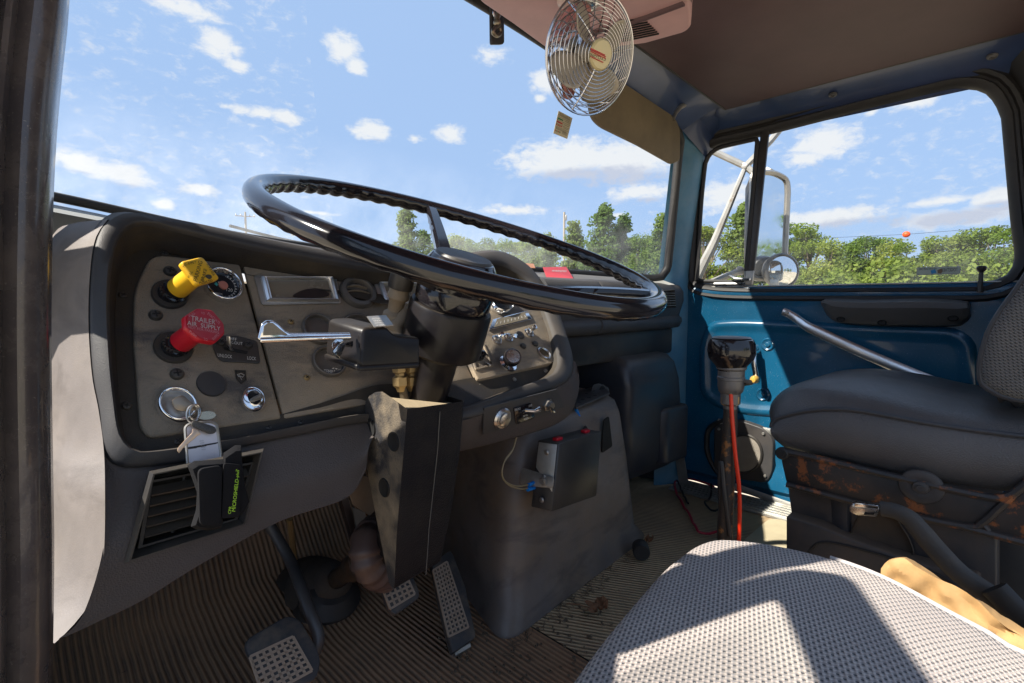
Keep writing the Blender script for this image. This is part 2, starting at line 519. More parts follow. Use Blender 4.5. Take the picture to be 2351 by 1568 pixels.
def mat_glass(name, dirt, dscale=6):
    mt = bpy.data.materials.new(name); mt.use_nodes = True
    nt = mt.node_tree; N, L = nt.nodes, nt.links; N.clear()
    out = N.new('ShaderNodeOutputMaterial'); tr = N.new('ShaderNodeBsdfTransparent'); tr.inputs[0].default_value = (.97, .985, .98, 1)
    gl = N.new('ShaderNodeBsdfGlossy'); gl.inputs['Roughness'].default_value = .02
    lw = N.new('ShaderNodeLayerWeight'); lw.inputs[0].default_value = .12
    k = N.new('ShaderNodeMath'); k.operation = 'MULTIPLY'; k.inputs[1].default_value = .35
    L.new(lw.outputs['Fresnel'], k.inputs[0])
    m1 = N.new('ShaderNodeMixShader'); L.new(k.outputs[0], m1.inputs[0]); L.new(tr.outputs[0], m1.inputs[1]); L.new(gl.outputs[0], m1.inputs[2])
    tc = N.new('ShaderNodeTexCoord'); nz = N.new('ShaderNodeTexNoise'); nz.inputs['Scale'].default_value = dscale; nz.inputs['Detail'].default_value = 9; nz.inputs['Roughness'].default_value = .68
    L.new(tc.outputs['Object'], nz.inputs['Vector'])
    sp = N.new('ShaderNodeSeparateXYZ'); L.new(tc.outputs['Object'], sp.inputs[0])
    lo = N.new('ShaderNodeMapRange'); L.new(sp.outputs['Z'], lo.inputs[0])       # film of dust, also standing in for haze, thickest along the lower edge
    for i, q in enumerate((.33, .03, .0, 1.)): lo.inputs[i + 1].default_value = q
    mr = N.new('ShaderNodeMapRange'); L.new(nz.outputs['Fac'], mr.inputs[0])
    for i, q in enumerate((.35, .8, 0., dirt)): mr.inputs[i + 1].default_value = q
    mm = N.new('ShaderNodeMath'); mm.operation = 'MULTIPLY'; L.new(mr.outputs[0], mm.inputs[0]); L.new(lo.outputs[0], mm.inputs[1])
    df = N.new('ShaderNodeBsdfTranslucent'); df.inputs[0].default_value = (.75, .75, .72, 1)
    m2 = N.new('ShaderNodeMixShader'); L.new(mm.outputs[0], m2.inputs[0]); L.new(m1.outputs[0], m2.inputs[1]); L.new(df.outputs[0], m2.inputs[2])
    L.new(m2.outputs[0], out.inputs[0])
    return mt


glass = mat_glass('dusty_windscreen_glass', .62)
side_glass = mat_glass('side_window_glass', .40, 9)


def mat_fabric(name, cols, plane, k, ang=0.):
    """woven seat cloth: rows of raised pale knots with dark eyelets between them"""
    mt, N, L, b = nodes(name)
    tc = N.new('ShaderNodeTexCoord'); mp = N.new('ShaderNodeMapping'); mp.inputs['Rotation'].default_value = (0, 0, ang)
    sp0 = N.new('ShaderNodeSeparateXYZ'); L.new(tc.outputs['Object'], sp0.inputs[0])
    cb = N.new('ShaderNodeCombineXYZ')
    L.new(sp0.outputs[plane[0]], cb.inputs[0]); L.new(sp0.outputs[plane[1]], cb.inputs[1])
    L.new(cb.outputs[0], mp.inputs[0])
    sp = N.new('ShaderNodeSeparateXYZ'); L.new(mp.outputs[0], sp.inputs[0])

    def ma(op, a, c=None):
        n = N.new('ShaderNodeMath'); n.operation = op
        for i, q in enumerate((a, c)):
            if q is None: continue
            if isinstance(q, (int, float)): n.inputs[i].default_value = q
            else: L.new(q, n.inputs[i])
        return n.outputs[0]
    sx, sy = ma('SINE', ma('MULTIPLY', sp.outputs[0], k)), ma('SINE', ma('MULTIPLY', sp.outputs[1], k))
    knot = ma('MULTIPLY', sx, sy)                                    # chequer of knots
    hx, hy = ma('SINE', ma('ADD', ma('MULTIPLY', sp.outputs[0], k / 2), ma('MULTIPLY', sp.outputs[1], k / 2))), ma('SINE', ma('ADD', ma('MULTIPLY', sp.outputs[1], k / 2), ma('MULTIPLY', sp.outputs[0], -k / 2)))
    eye = ma('MULTIPLY', hx, hy)
    r1 = N.new('ShaderNodeMapRange'); L.new(eye, r1.inputs[0]); r1.inputs[1].default_value = .45; r1.inputs[2].default_value = .75
    r2 = N.new('ShaderNodeMapRange'); L.new(knot, r2.inputs[0]); r2.inputs[1].default_value = -.7; r2.inputs[2].default_value = .5
    nz = N.new('ShaderNodeTexNoise'); nz.inputs['Scale'].default_value = 9; nz.inputs['Detail'].default_value = 6; L.new(tc.outputs['Object'], nz.inputs['Vector'])

    def mx(f, a, c):
        q = N.new('ShaderNodeMix'); q.data_type = 'RGBA'
        L.new(f, q.inputs[0])
        for i, vv in ((6, a), (7, c)):
            if isinstance(vv, tuple): q.inputs[i].default_value = vv + (1,)
            else: L.new(vv, q.inputs[i])
        return q.outputs[2]
    rn = N.new('ShaderNodeMapRange'); L.new(nz.outputs['Fac'], rn.inputs[0]); rn.inputs[1].default_value = .4; rn.inputs[2].default_value = .62
    c0 = mx(rn.outputs[0], cols[0], cols[1])
    c1 = mx(r2.outputs[0], tuple(x * .62 for x in cols[0]), c0)
    c2 = mx(r1.outputs[0], c1, cols[2])
    L.new(c2, b.inputs['Base Color']); b.inputs['Roughness'].default_value = .85
    b.inputs['Sheen Weight'].default_value = .2
    bp = N.new('ShaderNodeBump'); bp.inputs['Strength'].default_value = .7; bp.inputs['Distance'].default_value = .0012
    L.new(ma('SUBTRACT', knot, ma('MULTIPLY', r1.outputs[0], 1.2)), bp.inputs['Height']); L.new(bp.outputs[0], b.inputs['Normal'])
    return mt


fabric = mat_fabric('grey_tweed_seat_cloth', ((.46, .39, .355), (.56, .475, .42), (.05, .046, .05)), (0, 1), 1000, R(24))
fabric_back = mat_fabric('charcoal_seat_back_mesh', ((.17, .165, .16), (.20, .19, .18), (.02, .019, .02)), (1, 2), 1150, R(8))


def mat_ribbed(name, ang, k, base, groove, patch):
    """ribbed rubber mat with dried mud lying in and over the ribs; ribs run along the direction ang from the truck's nose"""
    mt, N, L, b = nodes(name)
    tc = N.new('ShaderNodeTexCoord'); sp = N.new('ShaderNodeSeparateXYZ'); L.new(tc.outputs['Object'], sp.inputs[0])

    def ma(op, a, c=None):
        n = N.new('ShaderNodeMath'); n.operation = op
        for i, q in enumerate((a, c)):
            if q is None: continue
            if isinstance(q, (int, float)): n.inputs[i].default_value = q
            else: L.new(q, n.inputs[i])
        return n.outputs[0]
    u = ma('ADD', ma('MULTIPLY', sp.outputs[0], cos(ang) * k), ma('MULTIPLY', sp.outputs[1], -sin(ang) * k))
    nz = N.new('ShaderNodeTexNoise'); nz.inputs['Scale'].default_value = 7; nz.inputs['Detail'].default_value = 8; nz.inputs['Roughness'].default_value = .65; L.new(tc.outputs['Object'], nz.inputs['Vector'])
    w = ma('SINE', ma('ADD', u, ma('MULTIPLY', nz.outputs['Fac'], 2.)))
    r = N.new('ShaderNodeMapRange'); L.new(w, r.inputs[0]); r.inputs[1].default_value = -.35; r.inputs[2].default_value = .45
    pz = N.new('ShaderNodeMapRange'); L.new(nz.outputs['Fac'], pz.inputs[0]); pz.inputs[1].default_value = .42; pz.inputs[2].default_value = .58

    def mx(f, a, c):
        q = N.new('ShaderNodeMix'); q.data_type = 'RGBA'
        L.new(f, q.inputs[0])
        for i, vv in ((6, a), (7, c)):
            if isinstance(vv, tuple): q.inputs[i].default_value = vv + (1,)
            else: L.new(vv, q.inputs[i])
        return q.outputs[2]
    c = mx(r.outputs[0], groove, base)
    c = mx(ma('MULTIPLY', pz.outputs[0], .65), c, patch)
    L.new(c, b.inputs['Base Color']); b.inputs['Roughness'].default_value = .85
    bp = N.new('ShaderNodeBump'); bp.inputs['Strength'].default_value = .8; bp.inputs['Distance'].default_value = .003
    L.new(w, bp.inputs['Height']); L.new(bp.outputs[0], b.inputs['Normal'])
    return mt


mat_left = mat_ribbed('ribbed_floor_rubber_mud', 0., 620, (.40, .225, .12), (.20, .125, .08), (.42, .235, .125))
mat_right = mat_ribbed('ribbed_floor_rubber_dust', R(-29), 620, (.56, .40, .235), (.22, .165, .11), (.52, .37, .21))

# ================================================================== outside the cab
rnd = random.Random(4)
GZ = -2.35                                                          # ground, below the eye


def ground_mat():
    mt, N, L, b = nodes('pale_bounce_gravel')
    tc = N.new('ShaderNodeTexCoord'); nz = N.new('ShaderNodeTexNoise'); nz.inputs['Scale'].default_value = .6; nz.inputs['Detail'].default_value = 10
    L.new(tc.outputs['Object'], nz.inputs['Vector'])
    cr_ = N.new('ShaderNodeValToRGB'); L.new(nz.outputs['Fac'], cr_.inputs[0])
    cr_.color_ramp.elements[0].position = .35; cr_.color_ramp.elements[0].color = (.34, .30, .20, 1)
    cr_.color_ramp.elements[1].position = .65; cr_.color_ramp.elements[1].color = (.62, .51, .38, 1)  # gravel colour raised to bounce sunlight up into the cab
    L.new(cr_.outputs[0], b.inputs['Base Color']); b.inputs['Roughness'].default_value = .95
    return mt


def make_ground():
    n = 40; mb = MB(); S = 3000
    g = [-1 + 2 * i / n for i in range(n + 1)]
    pos = [math.copysign(abs(t) ** 3, t) * S for t in g]
    mb.add([(x, y, GZ + (0 if abs(x) < 30 and abs(y) < 30 else .25 * sin(x * .05) * cos(y * .04))) for y in pos for x in pos],
           [(j * (n + 1) + i, j * (n + 1) + i + 1, (j + 1) * (n + 1) + i + 1, (j + 1) * (n + 1) + i) for j in range(n) for i in range(n)])
    struct(mb.build('ground', ground_mat()))


make_ground()


def foliage_mat(name, a, b_, hue=.0):
    mt = bpy.data.materials.new(name); mt.use_nodes = True
    nt = mt.node_tree; N, L = nt.nodes, nt.links; N.clear()
    out = N.new('ShaderNodeOutputMaterial')
    tc = N.new('ShaderNodeTexCoord'); nz = N.new('ShaderNodeTexNoise'); nz.inputs['Scale'].default_value = .9; nz.inputs['Detail'].default_value = 6
    L.new(tc.outputs['Object'], nz.inputs['Vector'])
    oi = N.new('ShaderNodeObjectInfo')
    mr = N.new('ShaderNodeMapRange'); L.new(nz.outputs['Fac'], mr.inputs[0]); mr.inputs[1].default_value = .3; mr.inputs[2].default_value = .7
    mx = N.new('ShaderNodeMix'); mx.data_type = 'RGBA'; L.new(mr.outputs[0], mx.inputs[0]); mx.inputs[6].default_value = a + (1,); mx.inputs[7].default_value = b_ + (1,)
    hs = N.new('ShaderNodeHueSaturation'); L.new(mx.outputs[2], hs.inputs['Color'])
    h = N.new('ShaderNodeMapRange'); L.new(oi.outputs['Random'], h.inputs[0]); h.inputs[3].default_value = .475; h.inputs[4].default_value = .52
    v = N.new('ShaderNodeMapRange'); L.new(oi.outputs['Random'], v.inputs[0]); v.inputs[3].default_value = 1.15; v.inputs[4].default_value = .75
    L.new(h.outputs[0], hs.inputs['Hue']); L.new(v.outputs[0], hs.inputs['Value'])
    df = N.new('ShaderNodeBsdfDiffuse'); L.new(hs.outputs[0], df.inputs[0])
    tl = N.new('ShaderNodeBsdfTranslucent'); L.new(hs.outputs[0], tl.inputs[0])
    ms = N.new('ShaderNodeMixShader'); ms.inputs[0].default_value = .5
    L.new(df.outputs[0], ms.inputs[1]); L.new(tl.outputs[0], ms.inputs[2]); L.new(ms.outputs[0], out.inputs[0])
    return mt


leaf_oak = foliage_mat('broadleaf_foliage', (.13, .20, .032), (.25, .33, .075))
leaf_pine = foliage_mat('pine_foliage', (.10, .17, .045), (.20, .28, .085))
leaf_olive = foliage_mat('olive_foliage', (.17, .24, .05), (.30, .37, .10))
bark = M('tree_bark', (.16, .125, .095), .9, bump=.6, bscale=14, var=.3)


def leaf_cloud(mb, rng, c, rx, ry, rz, n, s):
    for _ in range(n):
        while True:
            a = V((rng.uniform(-1, 1), rng.uniform(-1, 1), rng.uniform(-1, 1)))
            if .25 < a.length < 1: break
        p = V(c) + V((a.x * rx, a.y * ry, a.z * rz))
        nn = (a.normalized() * .6 + V((rng.uniform(-1, 1), rng.uniform(-1, 1), rng.uniform(-.4, 1)))).normalized()
        t = nn.orthogonal().normalized(); t.rotate(Matrix.Rotation(rng.uniform(0, 6.28), 3, nn)); u = nn.cross(t)
        q = s * rng.uniform(.55, 1.25)
        mb.add([p - t * q - u * q * .55, p + t * q * .2 - u * q * .8, p + t * q + u * q * .1, p - t * q * .1 + u * q * .75], [(0, 1, 2, 3)])


def tree_proto(kind, seed):
    """returns (trunk mesh builder, crown mesh builder); about 9 m tall, base at z = 0"""
    rng = random.Random(seed); tr, cw = MB(), MB()
    H = 9.
    if kind == 'pine':
        lean = rng.uniform(-.3, .3)
        path = [(lean * t * t, .2 * sin(t * 3) * t, H * .98 * t) for t in [i / 8 for i in range(9)]]
        tr.tube(path, [.17 * (1 - .85 * i / 8) for i in range(9)], 7)
        z = H * .30
        while z < H * .99:
            f = (z / H - .30) / .69
            reach = (1.75 * (1 - f) ** .75 + .22) * rng.uniform(.7, 1.1)
            for k in range(rng.randint(4, 6)):
                a = rng.uniform(0, 6.28); r = reach * rng.uniform(.5, 1.)
                tip = V((cos(a) * r + lean * (z / H) ** 2, sin(a) * r, z + rng.uniform(-.1, .45)))
                tr.tube([(lean * (z / H) ** 2, 0, z), tip], [.035, .012], 4)
                for q in (.5, 1):
                    c = V((lean * (z / H) ** 2, 0, z)).lerp(tip, q)
                    leaf_cloud(cw, rng, c, .52, .52, .30, 38, .115)
            z += rng.uniform(.34, .5)
        leaf_cloud(cw, rng, (lean, 0, H), .3, .3, .5, 30, .13)
    else:
        path = [(.15 * sin(t * 4), .15 * cos(t * 3), H * .62 * t) for t in [i / 6 for i in range(7)]]
        tr.tube(path, [.24 * (1 - .6 * i / 6) for i in range(7)], 8)
        wide = 2.3 if kind == 'oak' else 1.8
        n = 30
        for k in range(n):
            f = rng.random() ** .8
            zc = H * (.22 + .70 * f)
            rr = wide * math.sqrt(max(.05, 1 - (2 * f - .75) ** 2 * .55)) * (1 if f < .75 else .72)
            a = rng.uniform(0, 6.28); r = rr * math.sqrt(rng.random()) * .95
            c = V((cos(a) * r, sin(a) * r, zc))
            st = V(path[min(6, 2 + int(f * 4))])
            tr.tube([st, st.lerp(c, .5) + V((0, 0, .15)), c], [.07, .045, .015], 5)
            s = rng.uniform(.6, 1.0)
            leaf_cloud(cw, rng, c, s, s, s * .68, 260, .082)
    return tr, cw


TREE_LABELS = {'pine': 'pine', 'oak': 'broad-crowned tree', 'young': 'slim leafy tree'}
PROTO = {}
for kind, seeds, lm in (('pine', (1, 2, 3), leaf_pine), ('oak', (11, 12, 13), leaf_oak), ('young', (21, 22), leaf_olive)):
    for sd in seeds:
        tr, cw = tree_proto(kind, sd)
        a, c = tr.build('trunk', bark), cw.build('crown', lm)
        PROTO[kind, sd] = (a.data, c.data)
        bpy.data.objects.remove(a); bpy.data.objects.remove(c)


def put_tree(kind, sd, px, top, dist, label, group, wide=1.):
    d = ray(px, 690.); d.z = 0
    d = d.normalized()
    base = d * dist
    up = ray(px, top)
    hz = math.hypot(up.x, up.y)
    h = up.z / hz * dist - GZ
    s = h / 9.
    name = {'pine': 'pine_tree', 'oak': 'broadleaf_tree', 'young': 'young_tree'}[kind]
    t = thing(name, label, 'tree', (base.x, base.y, GZ), group)
    t.rotation_euler = (0, 0, rnd.uniform(0, 6.28)); t.scale = (s * wide, s * wide, s)
    for nm, me in zip(('trunk', 'crown'), PROTO[kind, sd]):
        o = bpy.data.objects.new(nm, me); COL.objects.link(o); o.parent = t


TREES = [  # kind, proto, pixel column, pixel row of the top, distance, label
    ('pine', 1, 932, 492, 62, 'tall pine at the left end of the treeline, seen inside the steering wheel ring'),
    ('pine', 2, 975, 535, 70, 'small pine just right of the tall pine at the left end of the treeline'),
    ('young', 21, 1048, 533, 60, 'leafy tree right of the steering wheel spoke above the hub'),
    ('oak', 11, 1105, 522, 62, 'round green tree in the middle of the wheel ring gap'),
    ('young', 22, 1160, 540, 66, 'pale tree low behind the steering wheel rim before the utility pole'),
    ('young', 21, 1215, 546, 72, 'faint far tree left of the utility pole'),
    ('pine', 3, 1262, 540, 66, 'hazy pine close to the left of the utility pole'),
    ('pine', 1, 1322, 520, 50, 'narrow pine immediately right of the utility pole'),
    ('pine', 2, 1378, 478, 46, 'tallest pine in the windscreen, between utility pole and right pillar'),
    ('pine', 3, 1425, 500, 48, 'second tallest pine in the windscreen, right beside the tallest one'),
    ('young', 22, 1465, 528, 46, 'leafy tree in the windscreen between the tall pines and the right pillar'),
    ('pine', 1, 1512, 505, 44, 'pine partly cut off by the right windscreen pillar'),
    ('young', 22, 1010, 548, 78, 'low pale tree between the end pine and the wheel spoke'),
    ('oak', 12, 1075, 540, 80, 'distant round tree close to the right side of the spoke'),
    ('young', 21, 1135, 552, 82, 'small distant tree in the middle of the wheel ring gap'),
    ('oak', 13, 1190, 548, 80, 'distant broad tree behind the wheel rim left of the pole'),
    ('young', 22, 1240, 556, 84, 'lowest distant tree just left of the pole'),
    ('oak', 11, 1350, 535, 60, 'round leafy tree at the foot of the tallest pine'),
    ('oak', 13, 1448, 540, 58, 'round leafy tree right of the two tallest pines'),
    ('oak', 12, 1495, 536, 56, 'leafy tree low beside the right windscreen pillar'),
    ('oak', 12, 1560, 520, 44, 'green tree hidden for the most part behind the blue pillar'),
    ('oak', 13, 1622, 508, 40, 'leafy tree at the front edge of the vent window'),
    ('pine', 2, 1693, 478, 40, 'dark tall tree in the vent window beside the mirror brace'),
    ('oak', 11, 1768, 488, 42, 'tall green tree framed by the big side mirror'),
    ('young', 21, 1812, 540, 42, 'low tree just right of the side mirror frame'),
    ('oak', 12, 1852, 505, 40, 'rounded dark green tree that stands up right of the side mirror'),
    ('young', 22, 1900, 540, 38, 'light green tree right of the rounded dark one'),
    ('young', 21, 1945, 545, 37, 'yellowish tree in the middle dip of the side window treeline'),
    ('oak', 13, 1998, 532, 40, 'flat topped dark tree left of the orange ball'),
    ('young', 22, 2052, 540, 38, 'olive tree just below the orange ball'),
    ('oak', 11, 2100, 532, 37, 'bushy tree right of the orange ball'),
    ('oak', 12, 2150, 534, 35, 'full crowned tree above the window sticker'),
    ('young', 21, 2205, 530, 34, 'bright green tree right of the window sticker'),
    ('oak', 13, 2255, 510, 34, 'tree above the lock button in the side window'),
    ('oak', 11, 2312, 505, 33, 'rightmost tree of the side window treeline'),
    ('oak', 12, 2390, 505, 33, 'tree past the rear edge of the side window'),
    ('young', 22, 2480, 510, 34, 'tree behind the rear post of the cab'),
]
TREES_BACK = [('oak', 11, 172, 9., 30, 'broad tree seen only in the big side mirror'), ('young', 22, 184, 8., 34, 'slim tree reflected low in the round convex mirror'), ('oak', 13, 160, 8.5, 38, 'round tree far behind the truck, reflected in the mirrors')]
for kd, sd, az, h, ds, lb in TREES_BACK:
    t = thing('broadleaf_tree', lb, 'tree', (sin(R(az)) * ds, cos(R(az)) * ds, GZ), 'trees behind the truck')
    t.scale = (h / 9 * 1.6, h / 9 * 1.6, h / 9)
    for nm, me in zip(('trunk', 'crown'), PROTO[kd, sd]):
        o = bpy.data.objects.new(nm, me); COL.objects.link(o); o.parent = t
for kd, sd, px, top, ds, lb in TREES:
    put_tree(kd, sd, px, top, ds, lb, 'trees of the wood beyond the yard', 1.25 if kd != 'pine' else 1.05)


def understory():
    """the unbroken leafy edge of the wood under and between the trees"""
    rng = random.Random(9); mb = MB()
    for px in range(860, 2560, 10):
        for row in (0, 1):
            d = ray(px + rng.uniform(-8, 8), 690.); d.z = 0; d.normalize()
            ds = (60 - 28 * max(0, min(1, (px - 900) / 1100))) * (1 + .12 * row) - 1
            h = rng.uniform(2.6, 4.6) + row * .8
            b = d * ds
            leaf_cloud(mb, rng, (b.x, b.y, GZ + h * .5), .9, .9, h * .55, 130, .12)
    o = mb.build('forest_undergrowth', leaf_olive)
    tag(o, 'unbroken leafy undergrowth filling the foot of the treeline', 'undergrowth')
    struct(o, 'stuff')


understory()


def pole(px, top, dist, label, arms):
    d = ray(px, 690.); d.z = 0; d.normalize(); b = d * dist
    up = ray(px, top); zt = up.z / math.hypot(up.x, up.y) * dist
    t = thing('utility_pole', label, 'utility pole', (b.x, b.y, GZ), 'utility poles along the road')
    wood = bpy.data.materials.get('grey_pole_wood') or M('grey_pole_wood', (.34, .30, .26), .9, bump=.3, bscale=9)
    MB().tube([(b.x, b.y, GZ), (b.x, b.y, zt)], [.17, .12], 10).build('pole', wood, t)
    rt = V((d.y, -d.x, 0))
    if arms:
        z = zt - .55
        MB().tube([V((b.x, b.y, z)) - rt * 1.15, V((b.x, b.y, z)) + rt * 1.15], .06, 6).build('crossarm', wood, t)
        for k in (-1.05, -.5, .5, 1.05):
            q = V((b.x, b.y, z)) + rt * k
            MB().lathe(q, (1, 0, 0), (0, 1, 0), (0, 0, 1), [(.03, .0), (.05, .12), (.09, .16), (.04, .26), (0, .28)], 8).build('insulator', steel, t)
    else:
        q = V((b.x, b.y, zt - .6)) + rt * .2
        MB().lathe(q, (1, 0, 0), (0, 1, 0), (0, 0, 1), [(.09, -.3), (.10, -.25), (.10, .2), (.06, .3), (0, .32)], 10).build('insulator', steel, t)
    return V((b.x, b.y, zt - .2))


pole(571, 487, 75, 'weathered utility pole with a wooden crossarm left of the steering wheel', True)
pa = pole(1294, 487, 58, 'bare slender utility pole before the trees in the right of the windscreen', False)


def line_ball():
    d = ray(2081, 538); d = d / math.hypot(d.x, d.y); c = d * 33
    t = thing('marker_ball', 'small orange marker ball hanging on a thin line over the treetops', 'marker ball', c)
    mb = MB(); mb.lathe(c, (1, 0, 0), (0, 1, 0), (0, 0, 1), [(.17 * sin(pi * i / 10), -.15 * cos(pi * i / 10)) for i in range(11)], 16)
    mb.build('ball', orange_ball, t)
    s = V((d.y, -d.x, 0)).normalized()
    MB().tube([c - s * 60 + V((0, 0, 2.2)), c - s * 25 + V((0, 0, .5)), c, c + s * 25 + V((0, 0, .5)), c + s * 60 + V((0, 0, 2.2))], .008, 4).build('line', wire_black, t)


line_ball()

# ================================================================== cab shell
XD = 1.72                        # inner face of the passenger door
ZF = -.65                        # floor
cab = thing('truck_cab', 'interior shell of an old blue truck cab with dark trim, roof lining and windscreen', 'truck cab', (.8, .4, ZF))

# floor, toe board, rear sheet
fl = MB()
fl.loft([[(-.10, y, ZF) for y in (-.75, .25, .9)] + [(-.10, 1.12, ZF + .03), (-.10, 1.42, -.22), (-.10, 1.45, .02)],
         [(XD + .03, y, ZF) for y in (-.75, .25, .9)] + [(XD + .03, 1.12, ZF + .03), (XD + .03, 1.42, -.22), (XD + .03, 1.45, .02)]], False)
fl.build('floor_pan', rubber, cab)
ml = MB()
ml.loft([[(x, y, z + .004) for x in (-.08, .2, .5, .72)] for y, z in ((.30, ZF), (.7, ZF), (.9, ZF + .001), (1.02, ZF + .014), (1.13, ZF + .05), (1.27, -.42), (1.40, -.24))], False)
ml.build('driver_floor_mat', mat_left, cab)
mr_ = MB()
mr_.loft([[(x, y, z + .004) for x in (.724, 1.0, 1.3, 1.66)] for y, z in ((-.5, ZF), (.2, ZF), (.7, ZF), (.9, ZF), (1.02, ZF + .014), (1.13, ZF + .05), (1.27, -.42))], False)
mr_.build('passenger_floor_mat', mat_right, cab)

# roof lining and the painted header round it
hz_ = .585
hl_front = [(-.08, .70, hz_), (.5, .69, hz_ + .012), (1.08, .665, hz_ + .010), (1.60, .672, hz_)]
hb = MB()
rows = []
for y in (None, .4, .1, -.1, -.22):
    rows.append([(x, (fy if y is None else y), z + (0 if y is None else .02 * (1 - abs(x - .8) / .9))) for x, fy, z in hl_front])
hb.loft(rows, False)
for o in (hb.build('headliner', headliner, cab),):
    md = o.modifiers.new('sol', 'SOLIDIFY'); md.thickness = .02; md.offset = 0
for x, y in ((1912, 218), (2278, 130)):
    q = PL((1.665, .3, .578), (-.45, 0, -.9))(x, y, .004)
    MB().lathe(q, (0, -.011, 0), (-.008, 0, .004), (-.45, 0, -.9), [(1, -.002), (.9, .002), (.4, .004), (.3, .001), (0, .001)], 14).build('lining_screw', greymetal, cab)
# trim bead along the lining's edge
MB().tube([V(p) + V((0, .004, -.006)) for p in hl_front] + [(1.603, .36, hz_ - .004), (1.603, -.1, hz_ - .004), (1.603, -.22, hz_ - .004)], .005, 6).build('lining_bead', rubber, cab)

# windscreen outline: lower edge and upper edge, both bowed
WS_LO = [(-.02, 1.02, .165), (.10, 1.06, .155), (.40, 1.09, .120), (.80, 1.08, .10), (1.20, 1.02, .085), (1.48, .93, .078), (1.575, .862, .082)]
WS_UP = [(-.02, .80, .60), (.15, .83, .625), (.45, .85, .632), (.80, .85, .622), (1.20, .845, .59), (1.47, .82, .545), (1.56, .795, .52)]
nW = 40
lo, upc = cr(WS_LO, nW), cr(WS_UP, nW)
gl = MB(); gl.loft([[lo[i].lerp(upc[i], t) for i in range(nW)] for t in [k / 8 for k in range(9)]], False)
gl.build('windscreen', glass, cab)
gasket = cr([V(p) for p in WS_LO[:-1]] + [V((1.565, .872, .074)), V((1.592, .853, .10)), V((1.594, .845, .16)), V((1.578, .812, .46)), V((1.565, .80, .50)), V((1.535, .803, .535))] + [V(p) for p in WS_UP[-2::-1]], 120)
MB().tube(gasket, [(.0075 + .006 * min(1, max(0, (p.x - .3) / .9))) if p.z < .3 else (.010 + .0035 * min(1, max(0, (p.x - .9) / .6))) for p in gasket], 10).build('windscreen_gasket', rubber, cab)
# header strip between lining and windscreen
hd = MB()
fr = cr(hl_front, nW)
hd.loft([[fr[i] + V((0, .002, .006)) for i in range(nW)], [fr[i].lerp(upc[i], .4) + V((0, 0, .016)) for i in range(nW)], [upc[i] + V((0, -.004, .012)) for i in range(nW)]], False)
hd.build('header_panel', header_mat, cab)
# roof skin, so that no light leaks past the lining
MB().loft([[(x, y, .66 - .05 * abs(x - .8) ** 2) for x in (-.10, .3, .8, 1.3, 1.74)] for y in (.86, .5, .2, 0, -.22)], False).build('roof_skin', blue_paint, cab)
# side rail over the passenger door: curves from the lining down to the top of the door opening
rail = MB()
rail.loft([[(1.602, y, hz_ + .004) for y in (.70, .5, .2, -.1, -.3)], [(1.665, y, .578) for y in (.74, .5, .2, -.1, -.3)], [(1.712, y, .555) for y in (.76, .5, .2, -.1, -.3)], [(1.735, y, .52) for y in (.78, .5, .2, -.1, -.3)]], False)
rail.build('roof_side_rail', header_mat, cab)
# passenger windscreen pillar, blue
pp = MB()
rws = []
for z in (-.64, -.3, .02, .10, .25, .40, .50, .555, .60):
    t = max(0, (z - .1) / .45)
    yf = .868 - .05 * t
    rws.append([(1.59 - .01 * t, yf + .012, z), (1.612, yf - .005, z), (1.655, yf - .028, z), (1.70, yf - .036, z), (1.735, yf - .03, z)])
pp.loft(rws, False)
pp.build('windscreen_pillar', blue_pillar, cab)
# corner gusset where header, rail and pillar meet
MB().loft([[(1.50, .825, .56), (1.585, .80, .535), (1.66, .79, .50), (1.735, .785, .47)], [(1.52, .77, .592), (1.59, .765, .585), (1.66, .765, .565), (1.735, .765, .53)],
           [(1.54, .69, .60), (1.60, .69, .594), (1.66, .71, .585), (1.735, .73, .55)]], False).build('corner_gusset', header_mat, cab)

# driver's side pillar, seen very close at the left edge of the view
pe = onY(.47)
edge = [(200, -1500), (180, -700), (160, -200), (150, 0), (136, 130), (121, 300), (113, 480), (109, 700), (110, 900), (114, 1150), (116, 1320), (112, 1620)]
E3 = cr([pe(*q) for q in edge], 60)
prof = [(.0, .048), (.004, .03), (.0, .012), (-.006, .003), (-.015, 0), (-.0215, .004), (-.0245, -.009), (-.0275, -.011), (-.0305, .002), (-.034, .006), (-.044, .007), (-.049, .004), (-.053, -.008), (-.057, -.009), (-.061, .001), (-.068, .008), (-.072, .02), (-.070, .035)]
pl_ = MB(); pl_.loft([[e + V((dx, dy, 0)) for e in E3] for dx, dy in prof], False)
pl_.build('door_pillar', pillar_mat, cab)
for py in (35, 308, 578, 848, 1115, 1390):
    e = min(E3, key=lambda q: abs(q.z - pe(110, py).z))
    MB().lathe(e + V((-.045, .0005, 0)), (.0055, 0, 0), (0, 0, .004), (0, -1, 0), [(1, -.001), (.9, .0012), (.5, .0014), (0, .0008)], 14).build('trim_plug', hole_mat, cab)
# upper front pillar of the driver's side, from roof corner to cowl (shades the seat)
MB().loft([[(-.10, .80, .62), (-.10, 1.04, .10), (-.10, 1.1, -.3)], [(-.03, .80, .63), (-.03, 1.0, .13), (-.03, 1.06, -.3)], [(-.06, .74, .62), (-.06, .95, .10), (-.06, 1.0, -.3)]], False).build('front_post', pillar_mat, cab)
# rear post beside the passenger seat
rp = MB()
rp.loft([[(x, y, z) for x, y in ((1.735, .03 + dy), (1.70, .0 + dy), (1.665, -.03 + dy), (1.64, -.08), (1.63, -.25), (1.62, -.7))] for z, dy in ((ZF, -.05), (.0, -.05), (.04, -.045), (.2, -.02), (.42, .0), (.5, .02), (.55, .04), (.60, .06))], False)
rp.build('rear_post', rubber, cab)

